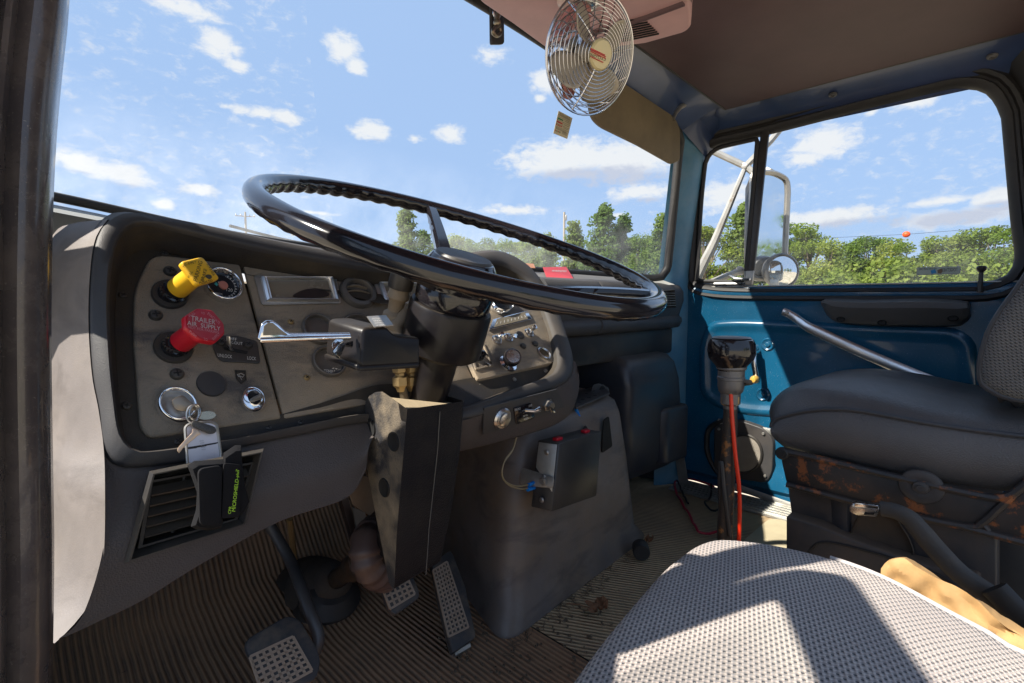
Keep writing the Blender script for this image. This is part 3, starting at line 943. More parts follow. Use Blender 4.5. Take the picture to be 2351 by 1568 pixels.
# driver's side cowl panels, unseen, added and cut to shade the footwell and dash end
kk = MB()
kk.prism([(-.06, .95, -.64), (-.06, 1.5, -.64), (-.06, 1.5, .12), (-.06, .95, .14)], (.008, 0, 0))
kk.prism([(-.06, .72, .11), (-.06, .80, .11), (-.06, .84, .085), (-.06, .875, .03), (-.06, .90, -.03), (-.06, .92, -.12), (-.06, .949, -.28), (-.06, .949, .16), (-.06, .72, .30)], (.008, 0, 0))
kk.prism([(-.06, .55, -.64), (-.06, .949, -.64), (-.06, .949, -.30), (-.06, .92, -.40), (-.06, .55, -.50)], (.008, 0, 0))
kk.build('cowl_side_shade', pillar_mat, cab)
# cowl, wiper and bonnet beyond the glass
cw_ = MB()
cw_.loft([[p + V((0, -.05, -.03)) for p in lo], [p + V((0, .0, -.012)) for p in lo], [p + V((0, .09, -.008)) for p in lo], [p + V((0, .14, -.05)) for p in lo]], False)
cw_.build('cowl', M('grey_cowl', (.46, .46, .44), .5, dust=.5, dcol=(.35, .31, .22), dscale=9), cab)
bn = MB()
bn.loft([[(x, y, z - .10 * abs((x - .8) / .8) ** 2.5) for x in [-.15 + 1.9 * i / 16 for i in range(17)]] for y, z in ((1.22, .06), (1.3, .085), (1.6, .09), (2.2, .07), (2.9, .03), (3.0, -.1))], False)
bn.build('bonnet', M('white_bonnet', (.55, .54, .53), .35, var=.05), cab)
wp = thing('windscreen_wiper', 'black wiper lying along the bottom of the windscreen at the left', 'wiper', lo[12] + V((0, .04, .02)))
MB().tube([lo[i] + V((0, .035, .022 + .012 * sin(i * .35))) for i in range(9, 16)], .005, 6, flat=(1, .6, (0, 0, 1))).build('blade', rubber, wp)
MB().tube([lo[19] + V((0, .08, .0)), lo[16] + V((0, .06, .03)), lo[12] + V((0, .045, .03))], .005, 6).build('arm', steel, wp)
# door sill plate and scuff strips
sp_ = MB()
sp_.prism([(1.60, .83, ZF + .006), (XD - .005, .83, ZF + .006), (XD - .005, -.3, ZF + .006), (1.60, -.3, ZF + .006)], (0, 0, .006))
for k in range(5): sp_.box((1.615 + k * .02, .26, ZF + .0145), (.006, 1.10, .004))
sp_.build('sill_plate', alu, cab)
MB().prism(rpoly([(1.19, .50, ZF + .004), (1.60, .50, ZF + .004), (1.60, .20, ZF + .004), (1.19, .20, ZF + .004)], .03), (0, 0, .004)).build('sunlit_floor_patch', M('sunlit_floor_colour', (.48, .41, .27), .8, bump=.3, bscale=60, var=.15), cab)  # pale sheet painting the pool of sun on the floor
# kick panel ahead of the door
MB().prism(rpoly(pxpoly(onX(1.66), [(1548, 1035), (1568, 1035), (1580, 1110), (1640, 1150), (1630, 1165), (1560, 1120)]), .012), (.004, 0, 0)).build('scuff_plate', alu, cab)

# ================================================================== driver's door, swung open on the left: unseen, its low frame shaped to shade the seat
dd = thing('driver_door', 'unseen driver door swung open beside the camera, its low window frame shaped to shade the seat', 'door', (0, .445, ZF))
hx, hy = 0, .445
ang = R(DOOR_OPEN)
du = V((-sin(ang), -cos(ang), 0))                                  # from the hinge to the free edge
dn = V((-cos(ang), sin(ang), 0))


def dpt(u, z, w=0): return V((hx, hy, 0)) + du * u + dn * w + V((0, 0, z))


outer = rpoly([dpt(.0, .10), dpt(.01, .405), dpt(.80, .405), dpt(.84, .10)], [.0, .05, .05, .0], 6)  # frame top kept well below the roof to cast the seat's shade band
inner = rpoly([dpt(.035, .10), dpt(.045, .33), dpt(.74, .33), dpt(.78, .10)], [.0, .045, .045, .0], 6)
fm = MB(); fm.loft([outer, [p + dn * .03 for p in outer], [p + dn * .03 for p in inner], inner, outer], False)
fm.build('shading_window_frame', blue_paint, dd)
MB().prism([dpt(0, .10), dpt(.84, .10), dpt(.84, -.6), dpt(.10, -.6)], dn * .06).build('door_panel', blue_paint, dd, bevel=.01)
MB().prism([dpt(.08, .10, .02), dpt(.09, .325, .02), dpt(.75, .325, .02), dpt(.77, .10, .02)], dn * .004).build('window_glass', side_glass, dd)

# ================================================================== passenger door
door = thing('passenger_door', 'closed blue metal passenger door with framed window, crank, armrest and speaker', 'door', (XD, .45, ZF))
dX = onX(XD)
win = [(1597, 648), (1606, 500), (1617, 345), (1650, 332), (1741, 312), (1985, 250), (2200, 199), (2262, 205), (2296, 255), (2318, 500), (2330, 590), (2318, 630), (2268, 648), (1720, 655)]
glass_edge = rpoly(pxpoly(dX, win), [.03, 0, .07, 0, 0, 0, .03, .06, .03, 0, .02, .03, .03, 0], 5)
NW_ = 110


def resample(poly, n): return cr(poly, n, True)


g0 = resample(glass_edge, NW_)
gc = sum(g0, V((0, 0, 0))) / NW_


def grow(poly, d, x):
    out = []; n = len(poly)
    for i in range(n):
        t = (poly[(i + 1) % n] - poly[i - 1]); nn = V((0, t.z, -t.y)).normalized()
        if nn.dot(poly[i] - gc) < 0: nn = -nn
        out.append(V((x, poly[i].y + nn.y * d, poly[i].z + nn.z * d)))
    return out


fr_ = MB()
fr_.loft([grow(g0, 0, XD + .016), grow(g0, .003, XD + .002), grow(g0, .012, XD - .007), grow(g0, .02, XD - .010), grow(g0, .024, XD - .002), grow(g0, .030, XD - .001), grow(g0, .034, XD - .008), grow(g0, .042, XD - .010), grow(g0, .048, XD - .001), grow(g0, .055, XD + .012)])
fr_.build('window_seal', rubber, door)
gm = MB(); gm.add(g0_ := [V((XD + .012, p.y, p.z)) for p in g0], [tuple(range(NW_))])
gm.build('window_glass', side_glass, door)
# door skin below the window: sheet with a rounded hem along the sill
ysF, ysR = .845, -.05
sk = MB()
prof = [(XD + .012, .040), (XD - .002, .044), (XD - .006, .036), (XD - .006, .016), (XD, .004), (XD, -.02), (XD, -.5), (XD + .004, -.52), (XD - .004, -.545), (XD - .004, -.60), (XD + .008, -.615), (XD + .008, -.638)]
sk.loft([[(x, y, z) for x, z in prof] for y in [ysF, ysF - .004] + [ysF - (ysF - ysR) * t / 8 for t in range(1, 9)] + [-.5]], False)
sk.build('door_skin', blue_paint, door)
MB().box((XD + .001, .40, .0455), (.012, .80, .004)).build('sill_strip', alu, door, bevel=.0015)
# pressed ridge and recessed field
field = rpoly(pxpoly(dX, [(1619, 905), (1617, 800), (1632, 748), (1720, 746), (1960, 757), (2190, 767), (2222, 790), (2228, 930), (2100, 950), (1760, 944), (1660, 930)]), [.03, .03, .03, 0, 0, .03, .03, .02, 0, 0, .02], 5)
f0 = resample(field, 120)
fc = sum(f0, V((0, 0, 0))) / 120


def gro(poly, d, x):
    out = []; n = len(poly)
    for i in range(n):
        t = (poly[(i + 1) % n] - poly[i - 1]); nn = V((0, t.z, -t.y)).normalized()
        if nn.dot(poly[i] - fc) < 0: nn = -nn
        out.append(V((x, poly[i].y + nn.y * d, poly[i].z + nn.z * d)))
    return out


fm = MB()
fm.loft([gro(f0, .018, XD + .001), gro(f0, .012, XD - .006), gro(f0, .004, XD - .010), gro(f0, -.006, XD - .009), gro(f0, -.016, XD - .002), gro(f0, -.030, XD - .001)], True, (False, True))
fm.build('pressed_field', blue_paint, door)
for zz, nm in (((1650, 968, 1775, 992), 'trim_strip'), ((1652, 1103, 1800, 1155), 'trim_strip')):
    a, b = dX(zz[0], zz[1]), dX(zz[2], zz[3])
    MB().tube([a + V((-.004, 0, 0)), b + V((-.004, 0, 0)), b + (b - a) * 1.5 + V((-.004, 0, 0))], .011, 8, flat=(.5, 1, (0, 0, 1))).build(nm, alu, door)


def recess_bolt(px, py, r=.017):
    o = dX(px, py, .004); ex, ey, en = V((0, -1, 0)), V((0, 0, 1)), V((-1, 0, 0))
    b = MB(); b.lathe(o, ex, ey, en, [(r * 1.25, -.002), (r, .002), (r * .6, -.0015), (r * .45, -.0015), (r * .45, .003), (r * .3, .004), (0, .004)], 20)
    b.build('recessed_bolt', blue_paint, door)


for q in ((1762, 791), (1750, 906)): recess_bolt(*q)
MB().lathe(dX(1689, 678, .001), (0, -.007, 0), (0, 0, .007), (-1, 0, 0), [(1, 0), (.8, .002), (.3, .001), (0, .001)], 14).build('screw', steel, door)
# vent window divider, vent pane, latch
dv = onX(XD - .004)
div = MB()
div.prism(pxpoly(dv, [(1746, 297), (1766, 292), (1731, 622), (1727, 655), (1711, 655), (1719, 600)]), (.012, 0, 0))
div.build('vent_divider', satin_black, door, bevel=.003)
vf = resample(rpoly(pxpoly(dX, [(1600, 645), (1609, 480), (1622, 345), (1740, 318), (1712, 648)]), [.02, 0, .06, .01, .01], 5), 80)
vt = MB(); vt.tube([p + V((-.001, 0, 0)) for p in vf], .0075, 6, closed=True)
vt.build('vent_frame', rubber, door)
MB().prism(pxpoly(dv, [(1709, 622), (1731, 621), (1727, 654), (1707, 654)], .004), (.006, 0, 0)).build('divider_foot', alu, door, bevel=.0015)
la = MB()
la.tube([dv(1675, 633, .012), dv(1690, 640, .018), dv(1722, 641, .018)], [.006, .010, .006], 8, flat=(1, .6, (0, 0, 1)))
la.tube([dv(1640, 652, .004), dv(1712, 652, .004)], .006, 6)
la.build('vent_latch', worn_chrome, door, bevel=0)
MB().lathe(dX(2251, 652, .01), (.010, 0, 0), (0, .010, 0), (0, 0, 1), [(.62, -.02), (.5, .002), (.45, .028), (.95, .034), (1.05, .040), (.8, .044), (0, .045)], 16).build('lock_button', satin_black, door)
# armrest pad
ar = MB()
acen = dX(2061, 717)
top = pxpoly(dX, [(1892, 690), (1905, 685), (2000, 687), (2120, 685), (2215, 690), (2230, 702)])
bot = pxpoly(dX, [(1893, 705), (1918, 738), (2000, 748), (2120, 750), (2205, 748), (2230, 725)])
t2, b2 = cr(top, 24), cr(bot, 24)
rws = []
for k, (t, w) in enumerate(((0, 0), (.02, .035), (.12, .056), (.30, .060), (.33, .0615), (.36, .060), (.7, .050), (.92, .036), (1, 0))):
    rws.append([t2[i].lerp(b2[i], t) + V((-w * min(1, (.35 + .65 * math.sin(pi * (i + .4) / 23.8) ** .35)), 0, 0)) for i in range(24)])
ar.loft(rws, False)
for r_ in rws[:1]: pass
arm = ar.build('armrest', satin_black if False else M('black_padded_vinyl', (.095, .088, .082), .42, bump=.3, bscale=420, dust=.25, dcol=(.10, .09, .075), dscale=8, up=.2), door)
for q in ((1930, 733), (2025, 741), (2188, 731)):
    MB().lathe(dX(q[0], q[1], .047), (0, -.011, 0), (0, 0, .007), (-1, 0, 0), [(1, 0), (.8, .003), (.6, -.004), (0, -.004)], 16).build('screw_well', hole_mat, arm)
# long bright pull bar, fixed at its upper end
pb = onX(XD - .035)
bar = MB()
pth = [pb(1797, 715), pb(1812, 721), pb(1830, 733), pb(1846, 745, .012), pb(1862, 754, .016), pb(1960, 800, .022), pb(2090, 856, .022), pb(2200, 899, .014)]
P_ = cr(pth, 30)
bar.tube(P_, [.011 + .0035 * min(1, i / 8) for i in range(30)], 12, flat=(.35, 1, (0, 0, 1)))
bo = bar.build('pull_handle', bar_chrome, door)
MB().lathe(pb(1806, 718, .006), (0, -.006, 0), (0, 0, .006), (-1, 0, 0), [(1, 0), (.8, .003), (0, .0035)], 14).build('handle_screw', steel, bo)
# window crank
wc = onX(XD - .035)
c0, c1 = wc(1729, 803), wc(1737, 870)
ck = MB()
ck.lathe(dX(1733, 804), (0, -.017, 0), (0, 0, .017), (-1, 0, 0), [(1.1, 0), (1, .012), (.8, .035), (.6, .042), (0, .044)], 18)
ck.tube([c0, c0.lerp(c1, .5) + V((-.006, 0, 0)), c1], [.011, .008, .009], 10, flat=(.6, 1, (0, 1, 0)))
ck.build('window_crank', chrome, door)
MB().lathe(c1 + V((.0, 0, 0)), (0, -.013, 0), (0, 0, .013), (-1, 0, 0), [(.5, 0), (.9, .006), (1, .014), (.95, .024), (.6, .032), (0, .034)], 16).build('crank_knob', M('amber_knob', (.72, .42, .08), .3, var=.1, coat=.4), door)
# door speaker
spx = onX(XD - .012)
sq = rpoly(pxpoly(spx, [(1640, 978), (1700, 966), (1755, 985), (1775, 1010), (1772, 1085), (1758, 1108), (1690, 1098), (1640, 1078)]), .02, 4)
s3 = MB(); s3.loft([[p + V((.014, 0, 0)) for p in inset(sq, 1.06)], sq, inset(sq, .95), ], True, (False, True))
spk = s3.build('speaker', blacksteel, door, bevel=.002)
so_, su, sv = ell(spx, (1706, 1042), 40, 42, .004)
rg = MB(); rg.lathe(so_, su, sv, (-1, 0, 0), [(1.1, -.006), (1.1, .0), (1.04, .003), (.98, .002), (.95, -.002)], 36)
rg.build('speaker_rim', satin_black, spk)
gr_m = M('speaker_mesh', (.34, .30, .25), .7, .1, bump=.8, bscale=700, voro=True, var=.3)
gd = MB(); gd.lathe(so_, su, sv, (-1, 0, 0), [(.98, .0), (.6, .003), (0, .004)], 36); gd.build('speaker_grille', gr_m, spk)
for q in ((1752, 996), (1756, 1093), (1650, 985)):
    MB().lathe(spx(q[0], q[1], .004), (0, -.005, 0), (0, 0, .005), (-1, 0, 0), [(1, -.003), (1, 0), (.7, .002), (0, .002)], 12).build('speaker_screw', steel, spk)
po = resample(rpoly(pxpoly(dX, [(1625, 985), (1650, 968), (1690, 962), (1690, 1105), (1650, 1090), (1622, 1040)]), .04, 4), 60)
MB().tube([p + V((-.002, 0, 0)) for p in po], .009, 8, closed=True).build('speaker_surround', rubber, door)
# clear sticker on the glass, read from outside
sg = onX(XD + .010)
st = MB().prism(rpoly(pxpoly(sg, [(2105, 614), (2206, 611), (2205, 629), (2104, 632)], .001), .004), (-.0006, 0, 0)).build('window_sticker', M('clear_sticker', (.42, .44, .36), .4), door)
ins = pxpoly(sg, [(2107, 616), (2204, 613), (2203, 627), (2106, 630)], .0022)
MB().prism(ins, (-.0003, 0, 0)).build('sticker_field', M('sticker_field', (.50, .53, .42), .4), st)
text('TOGETHER', sg, (2180, 619.5), (38, -2), (0, -8), black_ink, st, w=.003, mirror=True)
text('WE CAN SAVE LIVES', sg, (2130, 617.5), (40, -1), (0, -4), black_ink, st, w=.003, mirror=True)
MB().prism(pxpoly(sg, [(2136, 621), (2147, 618), (2150, 626), (2139, 629)], .0028), (-.0003, 0, 0)).build('sticker_emblem', M('sticker_blue', (.02, .25, .50), .4), st)
MB().prism(pxpoly(sg, [(2152, 620), (2162, 616), (2164, 624), (2160, 628), (2153, 627)], .0028), (-.0003, 0, 0)).build('sticker_emblem', M('sticker_brown', (.20, .11, .05), .4), st)

# ================================================================== mirrors outside
MN = V((-.60, -.80, 0))
mx = PL((2.02, .66, 0), MN)
mo = thing('side_mirror', 'tall side mirror with round convex mirror below it on pale tubes outside the door', 'mirror', mx(1760, 660))
hd_ = rpoly(pxpoly(mx, [(1726, 402), (1735, 396), (1775, 397), (1806, 412), (1808, 440), (1800, 610), (1798, 640), (1722, 640), (1722, 560)]), [.01, .01, .02, .03, .02, .01, .03, .03, .02], 4)
nrm = V((-.94, -.34, 0)).normalized()
sh = MB(); sh.loft([inset(hd_, .96), hd_, [p - MN * .012 for p in inset(hd_, 1.0)], [p - MN * .06 for p in inset(hd_, .8)]], True, (False, True))
sh.build('mirror_shell', satin_black, mo)
rim = [p + MN * .003 for p in resample(hd_, 80)]
MB().tube(rim, .010, 6, closed=True).build('mirror_rim', steel, mo)
ref = MB()
cen = sum(hd_, V((0, 0, 0))) / len(hd_)
ref.add([p + MN * .002 for p in inset(hd_, .97)], [tuple(range(len(hd_)))])
ref.build('mirror_glass', mirror_mat, mo)
mc = PL((1.98, .62, 0), MN)
o, u, v = ell(mc, (1795, 622), (38, 0), (0, -40))
cvx = MB(); cvx.lathe(o, u, v, MN, [(.92 * sin(a), .030 * cos(a) - .004) for a in [R(90) * (1 - k / 10) for k in range(11)]], 40)
cvx.build('convex_glass', mirror_mat, mo)
cr2 = MB(); cr2.lathe(o, u, v, MN, [(.2, -.05), (.9, -.03), (1.02, -.006), (1.02, .004), (.94, .008), (.90, .002)], 40)
cr2.build('convex_rim', greymetal, mo)
MB().prism(pxpoly(mc, [(1767, 641), (1787, 641), (1787, 660), (1767, 660)], .02), (.01, 0, 0)).build('mirror_bracket', alu, mo, bevel=.002)
o, u, v = ell(onX(2.12), (1752, 608), (30, 0), (0, -16))
MB().lathe(o, u, v, (-1, 0, 0), [(.3, -.05), (1, -.01), (1.05, 0), (.9, .006), (0, .01)], 28).build('hub_disc', greymetal, mo)
ta, tb, tcx = onX(2.0), onX(1.95), onX(2.06)
ms = MB()
joint = ta(1712, 382)
ms.tube([tb(1628, 343), joint, ta(1735, 400)], .0125, 8); ms.build('mirror_tube', mirror_arm, mo)
MB().tube([joint, onX(2.05)(1770, 322), onX(2.1)(1800, 285)], .012, 8).build('mirror_tube', mirror_arm, mo)
MB().tube([joint, onX(1.90)(1640, 555), onX(1.86)(1598, 640), onX(1.83)(1580, 700)], [.009, .015, .02, .02], 8).build('mirror_brace', mirror_arm, mo)
MB().tube([onX(1.86)(1632, 648), onX(1.95)(1690, 625), onX(2.02)(1745, 618), onX(2.05)(1800, 640)], .012, 8).build('mirror_tube', mirror_arm, mo)
MB().tube([onX(1.99)(1716, 540), onX(1.99)(1712, 640)], .006, 6).build('mirror_rod', mirror_arm, mo)
cl = MB()
for q, r_ in ((joint, .02), (onX(2.05)(1766, 392), .018), (onX(1.97)(1700, 618), .016)): cl.box(q, (.03, .022, r_), Matrix.Rotation(.5, 3, 'X'))
cl.build('clamp', steel, mo, bevel=.003)

# ================================================================== dashboard
dash = thing('dashboard', 'dusty dark truck dashboard with gauges, air brake knobs and passenger side pad', 'dashboard', (.6, .9, -.3))
TILT = R(33)
PN = PL((0, .82, 0), (0, -cos(TILT), sin(TILT)))
LOW = PL((0, .655, 0), (0, -1, 0))
TILT_R = R(47)                                                      # the right cluster lies flatter than the left one
PR = PL((0, .82, 0), (0, -cos(TILT_R), sin(TILT_R)))


def PB_(x, y, w=0):
    k = max(0, min(1, (x - 890) / 170.)); k = k * k * (3 - 2 * k)
    a = TILT + (TILT_R - TILT) * k
    return PL((0, .82, 0), (0, -cos(a), sin(a)))(x, y, w)


def polypx(pl, pts, n, closed=True): return cr([pl(*p) for p in pts], n, closed)


NB = 200
IN = [(325, 1035, .028), (298, 1022, .028), (275, 989, .028), (263, 912, .032), (255, 821, .038), (250, 701, .045), (255, 611, .050), (270, 548, .055), (300, 517, .056), (345, 512, .057), (400, 525, .057), (480, 545, .056),
      (600, 573, .054), (760, 602, .050), (900, 622, .046), (1050, 612, .042), (1140, 604, .036), (1185, 622, .034), (1222, 650, .032), (1245, 690, .030), (1270, 760, .028), (1284, 818, .030), (1281, 842, .026), (1262, 862, .026),
      (1180, 892, .026), (1075, 932, .026), (950, 948, .026), (828, 950, .026), (690, 976, .028), (545, 1005, .028), (412, 1026, .028)]
OUT = [(290, 1074, .020), (258, 1062, .020), (240, 1030, .020), (226, 940, .022), (211, 860, .026), (203, 740, .034), (207, 622, .044), (220, 545, .050), (248, 503, .053), (290, 487, .054), (380, 498, .055), (480, 517, .056),
       (620, 548, .054), (760, 574, .050), (900, 590, .046), (1040, 586, .042), (1145, 575, .036), (1205, 600, .034), (1245, 642, .030), (1275, 690, .028), (1304, 770, .030), (1318, 822, .022), (1314, 862, .018), (1285, 888, .018),
       (1195, 920, .018), (1075, 963, .018), (950, 968, .018), (832, 972, .018), (700, 997, .020), (560, 1026, .020), (420, 1063, .020)]
inner = cr([PB_(*p) for p in IN], NB, True)
# sample the outer outline at the same parameters so that the strip does not twist
outp = [PB_(*p) for p in OUT]
inn0 = [PB_(*p) for p in IN]


def paired(ctrl, base, n):
    """sample ctrl with the parameterisation of the closed curve through base"""
    k = len(base); ln = [(base[(i + 1) % k] - base[i]).length for i in range(k)]; tot = sum(ln); res = []
    for q in range(n):
        t = tot * q / n; i = 0
        while i < k - 1 and t > ln[i]: t -= ln[i]; i += 1
        u = min(1, t / ln[i])
        a, b, c, d = ctrl[i - 1], ctrl[i], ctrl[(i + 1) % k], ctrl[(i + 2) % k]
        res.append(.5 * (2 * b + (c - a) * u + (2 * a - 5 * b + 4 * c - d) * u * u + (3 * b - a - 3 * c + d) * u ** 3))
    return res


outer = paired(outp, inn0, NB)
nP = PN.n
floorw = paired([PN(x, y, 0) * 1 for x, y, w in IN], inn0, NB)
cen = sum(inner, V((0, 0, 0))) / NB
flo = []
hgt = paired([V((w, 0, 0)) for x, y, w in IN], inn0, NB)
for i, p in enumerate(inner):
    h = hgt[i].x
    q = p - nP * (h - .004)
    flo.append(q + (cen - q).normalized() * (.004 + h * .12))
bz = MB()
fwd = V((0, .20, 0))
back = [p + V((-.02 if p.x < .2 else 0, .22 if p.z > -.1 else .12, -.035 if p.z > 0 else -.0)) for p in outer]
bz.loft([[p + V((0, .012, 0)) + (p - cen).normalized() * .004 for p in outer], [o_.lerp(i_, .06) + nP * -.001 for o_, i_ in zip(outer, inner)], [o_.lerp(i_, .2) + nP * .003 for o_, i_ in zip(outer, inner)],
         [o_.lerp(i_, .85) + nP * .003 for o_, i_ in zip(outer, inner)], [o_.lerp(i_, .97) for o_, i_ in zip(outer, inner)], [i_ - nP * .006 + (cen - i_).normalized() * .001 for i_ in inner]])
bz.build('instrument_hood', bezel_mat, dash, ang=60)
wl = MB(); wl.loft([[i_ - nP * .006 + (cen - i_).normalized() * .001 for i_ in inner], [a.lerp(b, .5) for a, b in zip(inner, flo)], flo, [f + (cen - f).normalized() * .05 for f in flo]])
wl.build('hood_lining', dash_mat, dash, ang=60)
# body of the pod behind the hood: top, left end and right end
bd = MB(); bd.loft([[p + V((0, .012, 0)) + (p - cen).normalized() * .004 for p in outer], [p.lerp(q, .4) + (p - cen).normalized() * .006 for p, q in zip(outer, back)], back])
bd.build('pod_body', bezel_mat, dash, ang=70)

# left end of the dashboard and the knee panel below the gauges, one moulded panel
fold = [(240, 1040), (258, 1063), (290, 1074), (420, 1063), (560, 1026), (700, 997), (832, 972), (880, 968)]
bott = [(125, 1477), (165, 1462), (228, 1432), (325, 1385), (470, 1295), (640, 1202), (795, 1146), (838, 1085)]
fo = cr([PN(x, y, .018) for x, y in fold], 40)
bo_ = cr([LOW(x, y) for x, y in bott], 40)
midr = cr([LOW(x, y) + V((0, .003, 0)) for x, y in [(241, 1240), (250, 1246), (280, 1240), (385, 1200), (520, 1152), (665, 1098), (812, 1056), (852, 1020)]], 40)
lowr = cr([LOW(x, y) for x, y in [(192, 1407), (212, 1400), (248, 1382), (342, 1340), (482, 1256), (650, 1172), (800, 1124), (842, 1068)]], 40)
VENT_CUT = [LOW(x, y) for x, y in ((356, 1092), (599, 1042), (560, 1200), (301, 1284))]


def in_cut(p):
    k = 0
    for i in range(4):
        a_, b__ = VENT_CUT[i], VENT_CUT[(i + 1) % 4]
        if (b__.x - a_.x) * (p.z - a_.z) - (b__.z - a_.z) * (p.x - a_.x) < 0: k += 1
    return k in (0, 4) and .5 < p.y < .70


ctrl_rows = [[f.lerp(b, .05) for f, b in zip(fo, midr)], midr, lowr, [f.lerp(b, .85) for f, b in zip(lowr, bo_)]]
cols = [cr([r[i] for r in ctrl_rows], 60) for i in range(40)]
rows_ = [cr([c[k] for c in cols], 130) for k in range(60)]
front_rows = [cr([f + V((0, .008, .004)) for f in fo], 130)] + rows_ + [cr([b + V((0, .012, -.003)) for b in bo_], 130), cr([b + V((0, .20, .01)) for b in bo_], 130)]
kp = MB(); kp.loft(front_rows, False)
kp.f = [q for q in kp.f if not in_cut(sum((kp.v[i] for i in q), V((0, 0, 0))) / 4)]
kp.build('knee_panel', lower_mat, dash, ang=60)
eA = [(248, 503, .053), (220, 545, .050), (207, 622, .044), (203, 740, .034), (211, 860, .026), (226, 940, .022), (238, 1030, .020)]
end0 = [PN(*q) for q in eA] + [LOW(x, y) for x, y in ((241, 1128), (240, 1240), (234, 1310), (217, 1365), (186, 1414), (152, 1452), (125, 1477))]
end0 = cr(end0, 50)
em = MB()
end_rows = []
for t, dx in ((0, 0), (.10, -.006), (.35, -.022), (.75, -.034), (1., -.036)):
    end_rows.append([p + V((dx, .16 * t - .0 * t, 0)) for p in end0])
em.loft([[p + V((.001, .004, 0)) for p in end0]] + end_rows, False)
em.build('dash_end', pale_end_mat, dash, ang=70)

# knee-panel outlet with its louvres
vo = [(352, 1088), (603, 1037), (563, 1204), (296, 1290)]
v0 = pxpoly(LOW, vo, .006); v1 = pxpoly(LOW, [(348, 1103), (586, 1058), (549, 1194), (318, 1262)], -.050)
vm = MB(); vm.loft([[p + nn for p, nn in zip(inset(v0, 1.05), [V((0, .006, 0))] * 4)], v0, inset(v0, .97), [p + V((0, .014, 0)) for p in inset(v0, .93)], [p + V((0, .055, 0)) for p in inset(v0, .90)]], True, (False, True)); vent = vm.build('floor_outlet', satin_black, dash, ang=30)
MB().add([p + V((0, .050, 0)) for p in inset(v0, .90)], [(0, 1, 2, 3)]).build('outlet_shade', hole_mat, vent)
fr2 = MB(); q0 = pxpoly(LOW, [(343, 1104), (585, 1060), (546, 1193), (317, 1260)], -.006); q1 = inset(q0, .93)
fr2.loft([q0, q1, [p + V((0, .006, 0)) for p in q1], [p + V((0, .006, 0)) for p in q0], q0]); fr2.build('outlet_frame', rubber, vent)
lv = MB()
for k in range(1, 6):
    a, b = q1[0].lerp(q1[3], k / 6), q1[1].lerp(q1[2], k / 6)
    d = (b - a).normalized()
    lv.box((a + b) / 2 + V((0, .004, 0)), ((b - a).length, .012, .0022), None, (d, V((0, .85, .5)).normalized(), d.cross(V((0, .85, .5)).normalized())))
for k in (.33, .62):
    a, b = q1[0].lerp(q1[1], k), q1[3].lerp(q1[2], k)
    lv.tube([a + V((0, .012, 0)), b + V((0, .012, 0))], .0022, 5)
lv.build('outlet_louvres', satin_black, vent)

# face plates: left, centre, right
pl1 = rpoly(pxpoly(PN, [(345, 590), (548, 614), (643, 966), (338, 1012), (318, 985), (303, 780), (306, 672)], .004), [.02, .0, .0, .015, .02, .02, .02], 5)
MB().prism(pl1, nP * .009).build('left_face_plate', plate_mat, dash, bevel=.004, seg=3)
pl2 = rpoly(pxpoly(PN, [(556, 616), (900, 640), (1000, 646), (1000, 900), (842, 932), (648, 966)], .004), [.003] * 6, 2)
MB().prism(pl2, nP * .008).build('centre_face_plate', plate_mat, dash, bevel=.002)
nR = PR.n
pl3 = rpoly(pxpoly(PR, [(1060, 655), (1196, 655), (1230, 690), (1271, 800), (1276, 828), (1262, 841), (1090, 882), (1054, 800)], .004), [.01, .02, .02, .01, .01, .01, .005, .005], 3)
MB().prism(pl3, nR * .012).build('right_face_plate', plate_mat, dash, bevel=.003)
MB().prism(pxpoly(PR, [(960, 655), (1056, 652), (1049, 800), (1086, 884), (1060, 902), (960, 925)], .003), nR * .006).build('face_plate_strip', plate_mat, dash, bevel=.001)
WP = .0125


def screw(x, y, r=.006, w=.004, mat=None, name='screw'):
    o = PN(x, y, w)
    ux = V((1, 0, 0)); uy = nP.cross(ux).normalized()
    b = MB(); b.lathe(o, ux, uy, nP, [(r, 0), (r, r * .25), (r * .75, r * .6), (r * .25, r * .72), (0, r * .6)], 16)
    s_ = b.build(name, mat or satin_black, dash)
    c_ = MB(); a = rnd.uniform(0, 1.5)
    for k in (0, pi / 2):
        d = ux * cos(a + k) + uy * sin(a + k); e = nP.cross(d)
        c_.box(o + nP * (r * .66), (r * 1.1, r * .24, r * .16), None, (d, e, nP))
    c_.build('screw_slot', hole_mat, s_)


for x, y in ((283, 679), (291, 933), (377, 584), (524, 606), (609, 612), (796, 620), (408, 1014), (615, 981), (689, 969)): screw(x, y, .0052, .005)
for x, y in ((390, 624), (357, 725), (406, 860)): screw(x, y, .008, WP)
for x, y in ((667, 739), (704, 867)): screw(x, y, .0045, WP, brass)
for x, y in ((1098, 884), (1252, 852), (1180, 872)):
    MB().lathe(PR(x, y, .006), V((.0045, 0, 0)), nR.cross(V((.0045, 0, 0))), nR, [(1, 0), (.8, .003), (.3, .0035), (0, .003)], 14).build('screw', steel, dash)


# --- air brake knobs
def valve(cx, cy, a, b):
    o, u, v = ell(PN, (cx, cy), a, b, WP)
    MB().lathe(o, u, v, nP, [(1, 0), (1, .003), (.94, .005), (.62, .004), (.60, -.002), (.58, .010), (.52, .010), (.50, .002), (0, .002)], 40).build('knob_bezel', satin_black, dash)
    n = MB()
    for k in range(18):
        t = 2 * pi * k / 18
        n.box(o + u * (cos(t) * .52) + v * (sin(t) * .52) + nP * .009, (.004, .0025, .010), None, (u.normalized(), v.normalized(), nP))
    n.build('knurl', satin_black, dash)
    return o


oy = valve(390, 677, (43, -1), (-7, -33))
ohr = valve(398, 799, (46, -2), (-8, -36))


